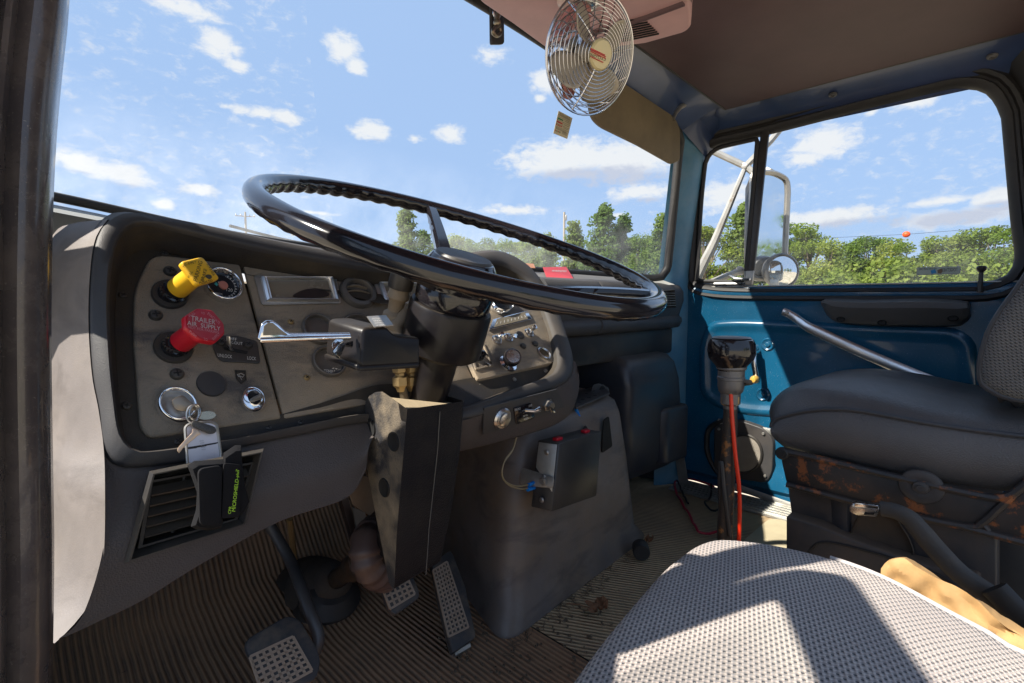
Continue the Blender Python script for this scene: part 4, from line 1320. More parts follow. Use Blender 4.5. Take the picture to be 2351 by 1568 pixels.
def stalk(path, rad, mat, parent, name, n=20):
    return MB().tube(path, rad, n).build(name, mat, parent)


yk_c = PN(455, 626, .072)
rk_c = PN(464, 750, .066)
for o, hc in ((oy, yk_c), (ohr, rk_c)):
    d = (hc - o)
    stalk([o, o + d * .16, o + d * .18, o + d * .27, o + d * .28, o + d * .4], [.0155, .0155, .013, .013, .011, .011], gloss_black, dash, 'plunger')
d = yk_c - oy
yk = MB().tube([oy + d * .28, oy + d * .30, oy + d * .78, oy + d * .90, oy + d * .97], [.0115, .0138, .0132, .0138, .015], 24).build('parking_brake_knob', yellow, dash)
yk['label'] = 'yellow square parking brake knob'
ypl = PL(yk_c, d)
hp = rpoly(pxpoly(ypl, [(409, 605), (459, 593), (500, 644), (450, 659)]), .005, 5)
dn_ = d.normalized()
MB().prism([p - dn_ * .004 for p in hp], dn_ * .010).build('knob_head', yellow, yk, bevel=.0025, seg=3)
yt = lambda s, c, r, h: text(s, ypl, c, r, h, black_ink, yk, w=.0068)
yt('PARKING', (454.5, 622), (13, -46), (-9, -4)); yt('BRAKE', (468, 631), (8, -28), (-7, -3))
yt('APPLY', (440.5, 603.5), (20, -4.5), (1, -6)); yt('PULL', (437, 630), (8, -15), (-5, -2.5)); yt('TO', (424, 610), (5, -9), (-5, -3)); yt('RELEASE', (484, 618), (-15, -27), (-5, 2.5)); yt('PUSH TO', (473, 647), (30, -6), (-1.5, -6))
MB().lathe(ypl(478, 636, .0065), (.0042, 0, 0), (0, 0, .0032), ypl.n, [(1, 0), (.9, .001), (0, .0012)], 16).build('knob_emblem', black_ink, yk)
d = rk_c - ohr
rk = MB().tube([ohr + d * .26, ohr + d * .28, ohr + d * .80, ohr + d * .92, ohr + d * .97], [.0115, .0138, .0132, .0138, .015], 24).build('trailer_supply_knob', red, dash)
rk['label'] = 'red octagonal trailer air supply knob'
rpl = PL(rk_c, d)
oc = [(419, 729), (448, 711), (483, 716), (509, 747), (511, 770), (490, 791), (453, 784), (421, 756)]
dn_ = d.normalized()
oc3 = rpoly(pxpoly(rpl, oc), .003, 3)
MB().prism([p - dn_ * .004 for p in oc3], dn_ * .009).build('knob_head', red, rk, bevel=.002, seg=3)
MB().prism([p + dn_ * .0052 for p in inset(oc3, .90)], dn_ * .0004).build('knob_face', redface, rk)
rt_ = lambda s, c, r, h, mt=white_ink: text(s, rpl, c, r, h, mt, rk, w=.0062)
rt_('TRAILER', (467, 735), (56, 10), (0, -11)); rt_('AIR  SUPPLY', (469, 748), (76, 14), (0, -10)); rt_('NOT FOR PARKING', (468, 757), (70, 13), (0, -6), pale_ink)
rt_('PULL', (441, 722), (13, -8), (-3, -5), pale_ink); rt_('TO', (466, 719), (9, 1), (0, -5), pale_ink); rt_('EVACUATE', (491, 731), (27, 24), (3, -5), pale_ink)
rt_('PUSH', (443, 766), (15, 12), (2, -6), pale_ink); rt_('TO', (472, 779), (9, 1.5), (0, -6), pale_ink); rt_('SUPPLY', (496, 772), (16, -14), (-3, -5), pale_ink)
# --- differential lock plate
dp = rpoly(pxpoly(PN, [(487, 795), (492, 771), (545, 773), (590, 785), (597, 832), (593, 836), (510, 832), (497, 823)], WP), .004, 3)
dl = MB().prism(dp, nP * .003).build('lockout_plate', satin_black, dash, bevel=.0012)
MB().prism(pxpoly(PN, [(513, 797), (536, 800), (569, 807), (567, 813), (535, 808), (514, 803)], WP + .0032), nP * .0006).build('lockout_slot', hole_mat, dl)
pt = lambda s, c, r, h, w=WP + .0036, par=dl: text(s, PN, c, r, h, white_ink, par, w=w)
pt('DIFF', (534, 778), (19, 2.4), (0, -6.5)); pt('LOCK-OUT', (534, 786.5), (46, 5), (0, -6.5)); pt('UNLOCK', (516.5, 817), (33, 4), (0, -7.5)); pt('LOCK', (578, 822.5), (20, 2.2), (0, -7.5))
for x, y in ((508, 786), (569, 792)): screw(x, y, .0058, WP + .003)
MB().tube([PN(531, 802, WP), PN(527, 798, WP + .012), PN(525, 783, WP + .022), PN(525, 772, WP + .026)], [.0045, .0045, .004, .004], 8, flat=(1, .45, nP)).build('lockout_lever', worn_chrome, dl)
# --- wiper shield badge, blanking cap
sb_ = MB().prism(pxpoly(PN, [(538, 850), (564, 851), (566, 873), (553, 883), (541, 869)], WP), nP * .0016).build('wiper_badge', dash_mat, dash, bevel=.0005)
MB().tube([PN(x, y, WP + .002) for x, y in ((541, 852), (562, 853), (563.5, 872), (553, 880), (543, 868))], .0006, 5, closed=True).build('badge_outline', hole_mat, sb_)
MB().tube([PN(x, y, WP + .002) for x, y in ((545, 860), (553, 857), (561, 861), (557, 866), (553, 864), (549, 865))], .0006, 5, closed=True).build('badge_symbol', steel, sb_)
MB().tube([PN(x, y, WP + .002) for x, y in ((555, 872), (549, 859))], .0005, 5).build('badge_symbol', steel, sb_)
o, u, v = ell(PN, (485, 882), (34, -2), (-6, -29), WP)
MB().lathe(o, u, v, nP, [(1, 0), (1, .001), (.95, .003), (0, .0035)], 36).build('blanking_cap', bezel_mat, dash)
# --- wiper switch and ignition
o, u, v = ell(PN, (579, 920), (28, -2), (-6, -29), WP)
wsw = MB().lathe(o, u, v, nP, [(1, 0), (1, .003), (.97, .006), (.90, .0075), (.86, .0072), (.60, .0085), (.52, .010), (.46, .008), (.42, .001), (0, .001)], 44).build('wiper_switch', chrome, dash)
MB().lathe(o, u, v, nP, [(.44, .003), (.3, .004), (0, .004)], 20).build('switch_core', hole_mat, wsw)
MB().tube([PN(577, 921, WP + .003), PN(584, 916, WP + .022), PN(600, 909, WP + .034)], [.0034, .003, .0034], 10).build('switch_lever', steel, wsw)
o, u, v = ell(PN, (405, 935), (47, -3), (-10, -41), WP)
ign = MB().lathe(o, u, v, nP, [(1, 0), (1, .003)] + [(.86 + .14 * cos(R(a)), .003 + .010 * sin(R(a))) for a in range(10, 171, 16)] + [(.71, .001)], 48).build('ignition_ring', chrome, dash)
MB().lathe(o, u, v, nP, [(.74, .0015), (.6, .001), (.45, .003), (.2, .004), (0, .004)], 30).build('lock_face', steel, ign)


# --- gauges
def gauge(c, a, b, ring=(1., .86), depth=.006, mat=chrome, face=dial_mat, name='gauge', w=WP, rec=.0):
    o, u, v = ell(PN, c, a, b, w)
    g = MB().lathe(o, u, v, nP, [(ring[0], 0), (ring[0], depth * .4)] + [((ring[0] + ring[1]) / 2 + (ring[0] - ring[1]) / 2 * cos(t), depth * (.5 + .5 * sin(t))) for t in [R(12 + 156 * i / 9) for i in range(10)]] + [(ring[1], depth * .4), (ring[1] - .03, depth * .2 - rec)], 48, ).build(name, mat, dash)
    MB().lathe(o, u, v, nP, [(ring[1], depth * .25 - rec), (0, depth * .25 - rec)], 40).build('dial', face, g)
    return g, o + nP * (depth * .25 - rec + .0006), u, v


def ticks(g, o, u, v, a0, a1, n, r0, r1, mat=white_ink, wd=.0006):
    m_ = MB()
    for k in range(n + 1):
        t = R(a0 + (a1 - a0) * k / n); d = u * cos(t) + v * sin(t); e = nP.cross(d).normalized()
        q0, q1 = o + d * r0, o + d * r1
        m_.prism([q0 - e * wd, q1 - e * wd, q1 + e * wd, q0 + e * wd], nP * .0003)
    return m_.build('dial_marks', mat, g)


def arc(g, o, u, v, a0, a1, r, mat=white_ink, wd=.018, n=30):
    m_ = MB(); a_ = [R(a0 + (a1 - a0) * k / n) for k in range(n + 1)]
    m_.loft([[o + (u * cos(t) + v * sin(t)) * (r - wd) for t in a_], [o + (u * cos(t) + v * sin(t)) * (r + wd) for t in a_]], False)
    return m_.build('dial_arc', mat, g)


g, o, u, v = gauge((511, 659), (44, 4), (-7, -38), (1, .82), .012, chrome, M('air_dial', (.028, .033, .042), .12, coat=.5))
g['label'] = 'chrome ringed air pressure gauge behind the yellow knob'
ticks(g, o, u, v, -70, 60, 9, .62, .72); arc(g, o, u, v, -75, 70, .62, wd=.008)
MB().lathe(o, u * .24, v * .24, nP, [(1, .0), (1, .002), (0, .0025)], 20).build('dial_hub', pinkdot, g)
gw = WP + .012 * .25 + .0008
for s_, c_, r_, h_ in (('90', (505.5, 650.5), (10, 2), (0, -7)), ('120', (527, 665.5), (14, 2), (0, -7)), ('PRESS', (502, 674), (17, 3), (0, -4)), ('150', (519, 683), (16, 2), (0, -6))):
    text(s_, PN, c_, r_, h_, white_ink, g, w=gw)
MB().prism(pxpoly(PN, [(496, 648), (501, 653), (498, 657), (492, 652)], gw), nP * .0005).build('dial_pointer', M('teal_pointer', (.05, .35, .36), .4), g)


def display(quad, win_, wpx=WP):
    q = rpoly(pxpoly(PN, quad, wpx), .004, 3)
    b = MB().prism(q, nP * .003).build('gauge_housing', steel, dash, bevel=.001)
    a0 = pxpoly(PN, win_, wpx + .003)
    c0 = sum(a0, V((0, 0, 0))) / len(a0)
    rings = []
    for f_, h_ in ((1.16, 0), (1.16, .005), (1.10, .008), (1.05, .006), (1.03, .007), (1., .005), (.98, -.001)):
        rings.append([c0 + (p - c0).normalized() * ((p - c0).length + (f_ - 1) * .055) + nP * h_ for p in a0])
    MB().loft(rings).build('gauge_frame', bar_chrome, b)
    MB().add([p + nP * .0005 for p in a0], [tuple(range(len(a0)))]).build('gauge_lens', dial_glass, b)
    return b, a0


b1, a0 = display([(582, 634), (771, 639), (783, 698), (600, 702)], [(612, 643), (753, 643), (765, 690), (623, 689)])
bl = [(672, 681), (690, 668), (715, 663), (745, 667), (757, 676), (745, 682), (715, 684)]
MB().prism(cr(pxpoly(PN, bl, WP + .0042), 24, True), nP * .0003).build('lens_smear', dial_mat, b1)
b2_, a1 = display([(855, 646), (1010, 650), (1022, 696), (873, 700)], [(878, 654), (990, 656), (1000, 690), (890, 691)])
# round air outlet
o, u, v = ell(PN, (820.5, 674), (41, 3), (-8, -34), WP)
av = MB().lathe(o, u, v, nP, [(1, 0), (1, .005), (.93, .010), (.74, .012), (.68, .009), (.66, -.010)], 40).build('round_air_outlet', gauge_rim, dash)
MB().lathe(o, u, v, nP, [(.68, -.009), (0, -.010)], 30).build('outlet_shade', hole_mat, av)
lm_ = MB()
for k in (-.38, .0, .38):
    hw = .66 * math.sqrt(1 - (k / .68) ** 2)
    a_ = [o + v * (k * .9 + .14 * (1 - (t / hw) ** 2)) + u * t + nP * .005 for t in [hw * (-1 + 2 * i / 12) for i in range(13)]]
    lm_.loft([a_, [p - nP * .014 - v * .07 for p in a_], [p - nP * .014 - v * .12 for p in a_], [p - v * .05 for p in a_], a_], False)
lm_.build('outlet_vanes', M('dusty_vane', (.16, .125, .09), .6, dust=.7, dscale=30, up=.8, dcol=(.35, .28, .18)), av)
# recessed round gauges
for c_, lab in (((731, 757), None), ((754, 832), 'TEMP'), ((826, 764), None)):
    k_ = 1.25 if c_[0] == 826 else 1
    g, o, u, v = gauge(c_, (38 * k_, 1 * k_), (-7 * k_, -34 * k_), (1, .84), .008, gauge_rim, dial_mat, rec=.010)
    if lab:
        g['label'] = 'temperature gauge low in the centre plate'
        arc(g, o, u, v, 25, 155, .55, wd=.02); ticks(g, o, u, v, 25, 155, 4, .50, .62)
        text('TEMP', PN, (754, 853), (21, 2), (0, -8), white_ink, g, w=WP + .004)
        text('H', PN, (754, 846), (4, 0), (0, -4), white_ink, g, w=WP - .009)
        MB().tube([o - v * .3, o + v * .55 + u * .3], .0005, 4).build('dial_pointer', white_ink, g)
    else:
        arc(g, o, u, v, 200, 340, .45, wd=.02); ticks(g, o, u, v, 200, 340, 4, .40, .55)
        MB().tube([o - v * .55, o + v * .1], .0005, 4).build('dial_pointer', white_ink, g)
# --- right cluster
WR = .0165
o, u, v = ell(PR, (1150, 702), (25, -2), (-8, -20), WR)
g = MB().lathe(o, u, v, nR, [(1, 0), (1, .007), (.9, .012), (.80, .008), (.77, .003)], 40).build('gauge', chrome, dash)
MB().lathe(o, u, v, nR, [(.78, .003), (0, .003)], 30).build('dial', dial_mat, g)
q = pxpoly(PR, [(1121, 760), (1219, 735), (1209, 716), (1130, 736)], WR)
sl_ = MB().prism(rpoly(q, .002, 2), nR * .004).build('strip_gauge', chrome, dash, bevel=.0015)
c0 = sum(q, V((0, 0, 0))) / 4
MB().prism([c0 + (p - c0) * .80 + nR * .0042 for p in q], nR * .0004).build('strip_lens', dial_glass, sl_)
tk = MB()
for k in range(9):
    a, b = q[0].lerp(q[1], .14 + .09 * k), q[3].lerp(q[2], .14 + .09 * k)
    e = (q[1] - q[0]).normalized() * .0005
    p0, p1 = a.lerp(b, .3) + nR * .0048, a.lerp(b, .55) + nR * .0048
    tk.prism([p0 - e, p1 - e, p1 + e, p0 + e], nR * .0003)
tk.build('strip_marks', white_ink, sl_)


def toggle(bx, by, tx, ty, ln=.028):
    o = PR(bx, by, WR); t = PR(tx, ty, WR + ln * .8)
    ux = V((1, 0, 0)); uy = nR.cross(ux)
    b = MB().lathe(o, ux, uy, nR, [(.011, 0), (.011, .002), (.008, .003), (.0075, .007), (.005, .008), (0, .008)], 18).build('toggle_switch', worn_chrome, dash)
    MB().tube([o + nR * .006, o.lerp(t, .6) + nR * .004, t, t + (t - o).normalized() * .001], [.003, .0042, .0052, .003], 10).build('toggle_bat', chrome, b)


toggle(1140, 781, 1154, 767); toggle(1166, 776, 1184, 772); toggle(1214, 765, 1230, 750)
ux = V((1, 0, 0)); uy = nR.cross(ux)
for (x, y), r_ in (((1193, 770), .0105), ((1200.5, 795.5), .0068), ((1228, 790), .0068)):
    MB().lathe(PR(x, y, WR), ux, uy, nR, [(r_, 0), (r_, .002), (r_ * .8, .0045), (0, .005)], 20).build('blank_plug', satin_black, dash)
o = PR(1165, 836, WR)
lt = MB().lathe(o, ux, uy, nR, [(.0185, 0), (.018, .003), (.009, .006), (.008, .018), (.007, .020)], 28).build('pull_switch', chrome, dash)
hd2 = PR(1177, 819, WR + .030)
ax_ = (hd2 - o).normalized(); e1 = ax_.cross(V((0, 0, 1))).normalized(); e2 = e1.cross(ax_)
MB().lathe(o, e1, e2, ax_, [(.006, .01), (.007, .020), (.0155, .024), (.0165, .034), (.015, .037), (.0125, .0365)], 28).build('pull_knob', gloss_black, lt)
MB().lathe(o, e1, e2, ax_, [(.0128, .0365), (.0, .0372)], 24).build('knob_inlay', worn_chrome, lt)
o = PR(1249, 812, WR)
sk_ = MB().lathe(o, ux, uy, nR, [(.0155, 0), (.0155, .003), (.0135, .004), (.0115, .002), (.011, -.01)], 28).build('power_socket', worn_chrome, dash)
MB().lathe(o, ux, uy, nR, [(.0113, .0006), (0, .0003)], 20).build('socket_bore', dust_mat if False else M('rusty_socket', (.09, .06, .03), .8), sk_)
q = rpoly(pxpoly(PR, [(1071, 793), (1107, 785), (1134, 841), (1091, 852)], WR), .004, 3)
sw = MB(); sw.loft([q, [p + nR * .003 for p in inset(q, .97)], [p + nR * .003 for p in inset(q, .84)], [p - nR * .004 for p in inset(q, .82)]], True, (False, True))
swp = sw.build('switch_recess', plate_mat, dash)
MB().box(PR(1100, 818, WR + .006), (.020, .010, .022), None, (ux, uy, nR)).build('slide_switch', gloss_black, swp, bevel=.0015)
for k, (x, y) in enumerate(((1088, 800), (1098, 798), (1115, 833))):
    MB().tube([PR(x, y, WR), PR(x + 10, y + 6, WR + .008)], .0018, 6).build('switch_spring', worn_chrome, swp)
# --- lower right of the pod with the fifth wheel lever
LR = PL((0, .632, -.2), (0, -1, .12))
fold2 = [(1020, 966), (1075, 963), (1195, 920), (1285, 888), (1314, 862), (1320, 830)]
bott2 = [(1020, 1045), (1062, 1035), (1190, 1003), (1298, 964), (1328, 905), (1329, 850)]
f2 = cr([PB_(x, y, .018) for x, y in fold2], 30); b2 = cr([LR(x, y) for x, y in bott2], 30)
k2 = MB(); k2.loft([[f + V((0, .01, .004)) for f in f2], f2, [f.lerp(b, .5) for f, b in zip(f2, b2)], [f.lerp(b, .96) for f, b in zip(f2, b2)], [b + V((0, .01, -.004)) for b in b2], [b + V((0, .22, 0)) for b in b2]], False)
k2.build('lower_switch_panel', lower_mat, dash, ang=60)
q_ = [f2[9].lerp(b2[6], .35), f2[9].lerp(b2[6], .8), f2[22].lerp(b2[21], .35), f2[22].lerp(b2[21], .8)]
LN_ = (q_[3] - q_[0]).cross(q_[2] - q_[1]).normalized()
if LN_.y > 0: LN_ = -LN_
LR = PL(sum(q_, V((0, 0, 0))) / 4 + LN_ * .004, LN_)
ip = rpoly(pxpoly(LR, [(1109, 935), (1278, 892), (1295, 935), (1107, 998)], .005), .004, 3)
MB().prism(ip, LR.n * .0025).build('switch_inset', M('switch_inset_plastic', (.035, .033, .034), .5, dust=.2, dcol=(.1, .08, .06)), dash, bevel=.001)
lux = V((1, 0, 0)); luy = LR.n.cross(lux)
WL = .0077
bt = MB().lathe(LR(1151, 960, WL), lux, luy, LR.n, [(.0185, 0), (.0185, .003), (.016, .006), (.0125, .006), (.012, .010), (.010, .011), (0, .011)], 28).build('push_button', worn_chrome, dash)
fp = MB().prism(rpoly(pxpoly(LR, [(1177, 936), (1218, 924), (1226, 958), (1184, 974)], WL), .004, 3), LR.n * .002).build('fifth_wheel_plate', gloss_black, dash, bevel=.0008)
ft = lambda s, c, r, h: text(s, LR, c, r, h, white_ink, fp, w=WL + .0026)
ft('UNLOCK', (1188.5, 939.5), (14, -4), (0, -5)); ft('LOCK', (1218, 931), (8, -2.5), (0, -5)); ft('FIFTH', (1206.5, 954.5), (10, -3), (0, -4)); ft('WHEEL', (1208, 961), (11, -3), (0, -4))
MB().tube([LR(1197, 947, WL + .004), LR(1206, 943, WL + .016), LR(1225, 944, WL + .020), LR(1238, 939, WL + .024)], [.004, .0055, .0045, .0085], 10, flat=(1, .6, (0, 0, 1))).build('fifth_wheel_lever', chrome, fp)
kb = MB().lathe(LR(1256, 929, WL), lux, luy, LR.n, [(.0125, 0), (.012, .004), (.009, .005), (.008, .012), (0, .012)], 6).build('key_switch', worn_chrome, dash)
MB().prism(pxpoly(LR, [(1258, 930), (1268, 938), (1272, 946), (1262, 945)], WL + .02), LR.n * .004).build('key_bat', chrome, kb, bevel=.001)
# --- passenger side of the dash: soft pad with end vent
pd = MB()
ysec = lambda X: .80 + .02 * max(0, (X - 1.2))
sec = [(.17, .02), (.10, .052), (.045, .058), (.012, .050), (-.002, .03), (-.004, .0), (.006, -.03), (.012, -.05), (.002, -.058), (.0, -.07), (.010, -.088), (.04, -.094), (.2, -.094)]
pd.loft([[(X, ysec(X) + dy - r_, z) for dy, z in sec] for X, r_ in ((.93, .0), (1.0, 0), (1.14, 0), (1.148, -.0), (1.15, -.004), (1.156, -.004), (1.158, 0), (1.3, 0), (1.5, 0), (1.62, -.005), (1.65, -.012), (1.672, -.035), (1.68, -.08))], False, (True, True))
pad = pd.build('passenger_pad', M('passenger_pad_plastic', (.045, .046, .052), .5, bump=.3, bscale=500, dust=.3, dcol=(.13, .11, .09), dscale=5, up=.5, voro=True), dash, ang=50)
pt_ = MB(); pt_.loft([[(X, y, z) for X in (.93, 1.2, 1.5, 1.60)] for y, z in ((.84, .050), (.90, .070), (.98, .08), (1.06, .07))], False)
pt_.build('dash_top', M('dash_top_grey', (.17, .16, .15), .7, bump=.2, bscale=300, dust=.4, dcol=(.25, .21, .16), dscale=10), dash)
pv = onY(.787)
qv = [(1520, 668), (1549, 666), (1552, 706), (1522, 708)]
ev = MB(); q0 = pxpoly(pv, qv, .004); ev.loft([[p + V((0, .01, 0)) for p in inset(q0, 1.06)], inset(q0, 1.04), q0, [p + V((0, .018, 0)) for p in inset(q0, .93)]], True, (False, True))
evv = ev.build('end_outlet', satin_black, dash)
lv = MB()
for k in range(1, 7):
    a, b = q0[0].lerp(q0[3], k / 7), q0[1].lerp(q0[2], k / 7)
    lv.box((a + b) / 2 + V((0, .004, 0)), ((b - a).length * .95, .010, .0016))
lv.build('outlet_louvres', steel, evv)
# warning label on the pad top
PT = onZ(.074)
tp = PL((1.2, .90, .072), (0, -.33, .94))
ws = MB().prism(pxpoly(tp, [(1246, 614), (1300, 613), (1317, 641), (1256, 641)], .004), tp.n * .0008).build('warning_label', M('red_label', (.62, .035, .035), .5), dash)
text('WARNING', tp, (1284, 622), (34, 1), (3, -4), white_ink, ws, w=.0055); text('DO NOT COVER', tp, (1287, 630), (34, 1), (3, -3), white_ink, ws, w=.0055) if False else None
MB().prism(pxpoly(tp, [(1192, 604), (1225, 606), (1229, 616), (1196, 614)], .004), tp.n * .0008).build('caution_label', M('orange_label', (.62, .25, .10), .5), dash)
# glove box flap and dark bulkhead under the pad
MB().box((1.30, .93, -.135), (.80, .16, .09)).build('glove_box', satin_black, dash, bevel=.01)
MB().loft([[(-.1, 1.16, .02), (.5, 1.16, .02), (1.7, 1.16, .02)], [(-.1, 1.30, -.05), (.5, 1.30, -.05), (1.7, 1.30, -.05)], [(-.1, 1.40, -.3), (.5, 1.40, -.3), (1.7, 1.40, -.3)]], False).build('bulkhead', rubber, dash)
MB().loft([[(x, .98, .03) for x in (-.05, .3, .6, 1., 1.6)], [(x, 1.17, -.02) for x in (-.05, .3, .6, 1., 1.6)]], False).build('dash_top_shelf', dash_mat, dash)

# ================================================================== steering wheel
WA, WB, WRAD = .3612, .0349, .27
SPOKE0 = R(67.5)
wn = V((sin(WB) * cos(WA), -sin(WA), cos(WA) * cos(WB))).normalized()
WC = V((.477, .557, .086))
wu = V((0, 1, 0)).cross(wn).normalized(); wv = wn.cross(wu)        # wu to the right, wv to the nose
colm = thing('steering_column', 'black steering column with large glossy wheel, turn signal box and angular lower cover', 'steering column', WC - wn * .55)
rm = MB(); rings = []
NT, NS = 520, 16
for k in range(NT):
    t = 2 * pi * k / NT; rad = wu * cos(t) + wv * sin(t); ring = []
    for j in range(NS):
        s = 2 * pi * j / NS
        r_ = .0130
        low = max(0, cos(s - R(145)))                               # finger grips: under the rim, on its inner side
        r_ -= .0026 * low ** 1.2 * (.5 + .5 * sin(t * 60))
        ring.append(WC + rad * (WRAD + sin(s) * -r_) + wn * (cos(s) * r_))
    rings.append(ring)
rings.append(rings[0])
rm.loft(rings)
wheel = rm.build('steering_wheel', gloss_black, colm, ang=75)
wheel['label'] = 'large glossy black steering wheel with finger grips and three spokes'
for t in (SPOKE0, SPOKE0 + 2.09, SPOKE0 - 2.09):
    rad = wu * cos(t) + wv * sin(t); tan_ = wn.cross(rad)
    sp = MB(); rr = []
    for q in range(41):
        f = q / 40
        c = WC + rad * (.045 + (WRAD - .05) * f) - wn * (.066 * (1 - f) ** 1.15 + .001)
        w, h = .0145 - .0055 * f, .010 - .002 * f
        rib = .0022 * (1 if (q % 4) < 2 else 0) if 8 < q < 36 else 0
        rr.append([c + tan_ * (w * a) + wn * (h * b - (rib if b < 0 else 0)) - rad * (rib * .0) for a, b in ((-1, .3), (-.7, 1), (.7, 1), (1, .3), (.8, -1), (-.8, -1))])
    sp.loft(rr, True, (True, True)); sp.build('spoke', gloss_black, wheel, ang=40)
hub = MB(); hub.lathe(WC, wu, wv, wn, [(.0, -.099), (.053, -.099), (.0555, -.094), (.0555, -.075), (.0545, -.073), (.0545, -.070), (.0555, -.068), (.0545, -.050), (.050, -.036), (.044, -.028), (.040, -.027)], 44); hub.build('hub', gloss_black, wheel)
cap = MB(); cap.lathe(WC, wu, wv, wn, [(.042, -.032), (.042, -.028), (.039, -.024), (.034, -.0245), (.026, -.0235), (0, -.023)], 44); cap.build('hub_cap', satin_black, wheel)

# ================================================================== steering column


def cp(d, a=0, b=0): return WC - wn * d + wu * a + wv * b


cu = MB(); cu.lathe(WC, wu, wv, -wn, [(.045, .099), (.0585, .099), (.0605, .104), (.0605, .160), (.0595, .167), (.055, .171), (.036, .173), (.031, .182), (.0285, .25), (.0275, .40), (.026, .60)], 48)
cu.build('column_tube', column_black, colm, ang=22)
# turn signal box
bx = thing_dummy = None
BXF = PL((.35, .565, 0), V((-.16, -1, .10)))
tl, tr_, br_, bl_ = BXF(833, 752), BXF(965, 776), BXF(965, 842), BXF(826, 850)
dep = V((-.012, .066, .010))
ib = MB(); ib.prism(rpoly([tl, BXF(888, 750), BXF(906, 770), tr_, br_, bl_], [.008, .006, .008, .004, .004, .012], 4), dep)
box = ib.build('turn_signal_box', column_black, colm, bevel=.006, seg=3)
sk2 = MB(); sk2.prism([p + V((-.001, -.0015, 0)) for p in (BXF(826, 838), BXF(965, 830), BXF(965, 845), BXF(826, 854))], dep * 1.04)
sk2.build('box_base', column_black, box, bevel=.003)
tpl = PL(BXF(866, 742) + V((0, .03, .006)), (-.1, -.35, .93))
lp = MB().prism(pxpoly(tpl, [(842, 728), (886, 725), (903, 748), (859, 752)], .004), tpl.n * .0012).build('rating_plate', steel, box)
for i in range(4):
    text(('SIGNAL', '900', 'SWITCH', '12 VOLT')[i], tpl, (866 + 3.2 * i, 731 + 5 * i), (24, -1.5), (0, -3), white_ink, lp, w=.0056)
# long bright lever and the hazard tab
LV = PL((.26, .585, 0), (-.1, -1, .12))
lev = MB(); lev.prism([LV(*q) for q in ((806, 765), (806, 776), (597, 782), (593, 778), (601, 745), (612, 737), (626, 736), (640, 745), (655, 760), (668, 766))], V((0, .004, .001)))
lev.tube([LV(805, 774, .0), LV(700, 777, .002), LV(597, 781, .0)], .0032, 8)
lev.build('signal_lever', chrome, box, bevel=.0012)
MB().prism([LV(*q, .0006) for q in ((604, 764), (606, 748), (615, 741), (626, 741), (642, 755), (660, 768), (604, 770))], -V((0, .0005, 0))).build('lever_inlay', M('worn_lever_inlay', (.30, .26, .20), .55, .5, bump=.5, bscale=500, dust=.4), box)
hz2 = MB(); hz2.loft([[LV(x, y, w) for x, y, w in r] for r in (((806, 784, 0), (806, 792, .0), (804, 797, 0)), ((784, 781, .008), (786, 789, .008), (788, 796, .006)), ((768, 781, .018), (774, 792, .020), (786, 800, .016)), ((761, 790, .022), (766, 806, .026), (781, 808, .020)), ((768, 812, .022), (775, 823, .024), (780, 812, .020)))], False)
hz_o = hz2.build('hazard_tab', chrome, box, ang=60)
md = hz_o.modifiers.new('sol', 'SOLIDIFY'); md.thickness = .003
# dusty brake valve behind the collar, its fittings and hoses
vb = cp(.115, -.052, .060)
va = MB(); va.lathe(vb, wu, wv, -wn, [(0, -.045), (.015, -.045), (.0175, -.040), (.0175, -.012), (.019, -.010), (.019, -.004), (.014, .002), (.013, .020), (.019, .026), (.021, .045), (.012, .060), (0, .061)], 24)
va.v = [vb + (p - vb) * .85 for p in va.v]
vv = va.build('brake_valve', dirt_metal, colm)
MB().lathe(vb, wu, wv, -wn, [(0, -.047), (.012, -.047), (.0175, -.043), (.0185, -.022), (.0178, -.018)], 24).build('valve_cap', satin_black, vv)
VB = onY(.655)
el = MB(); el.tube([VB(930, 715), VB(920, 735), VB(905, 748), VB(912, 775), VB(935, 790)], [.012, .014, .012, .012, .012], 12); el.build('valve_elbow', dirt_metal, vv)
fit = MB()
for x0, x1 in ((917, 924), (943, 944)):
    a, b = VB(x0, 838), VB(x0 + 3, 885)
    e = (b - a).normalized()
    k1 = e.orthogonal().normalized(); k2 = e.cross(k1)
    fit.lathe(a, k1, k2, e, [(.008, 0), (.011, .002), (.011, .010), (.0075, .012), (.0075, .016), (.012, .018), (.012, .030), (.008, .034), (.006, .04), (0, .04)], 6)
fit.build('hose_fitting', brass, vv)
for pts in (((919, 872), (926, 900), (932, 935)), ((946, 872), (950, 900), (947, 940))):
    MB().tube([VB(*q) for q in pts], .0065, 10).build('air_hose', M('dusty_hose', (.10, .075, .045), .8, dust=.5, dscale=40), vv)
cl_ = MB(); cl_.tube([VB(962 + 12 * cos(t * 1.0), 845 + t * 2.2 + 6 * sin(t)) for t in [i * .6 for i in range(2)]], .004, 8)
fl_ = MB(); pts_ = cr([VB(966, 800), VB(956, 830), VB(962, 858), VB(975, 880)], 60)
fl_.tube(pts_, [.010 + .002 * (1 if i % 4 < 2 else 0) for i in range(60)], 12); fl_.build('flexible_conduit', M('brown_conduit', (.09, .06, .04), .7, dust=.5, dscale=40), vv)
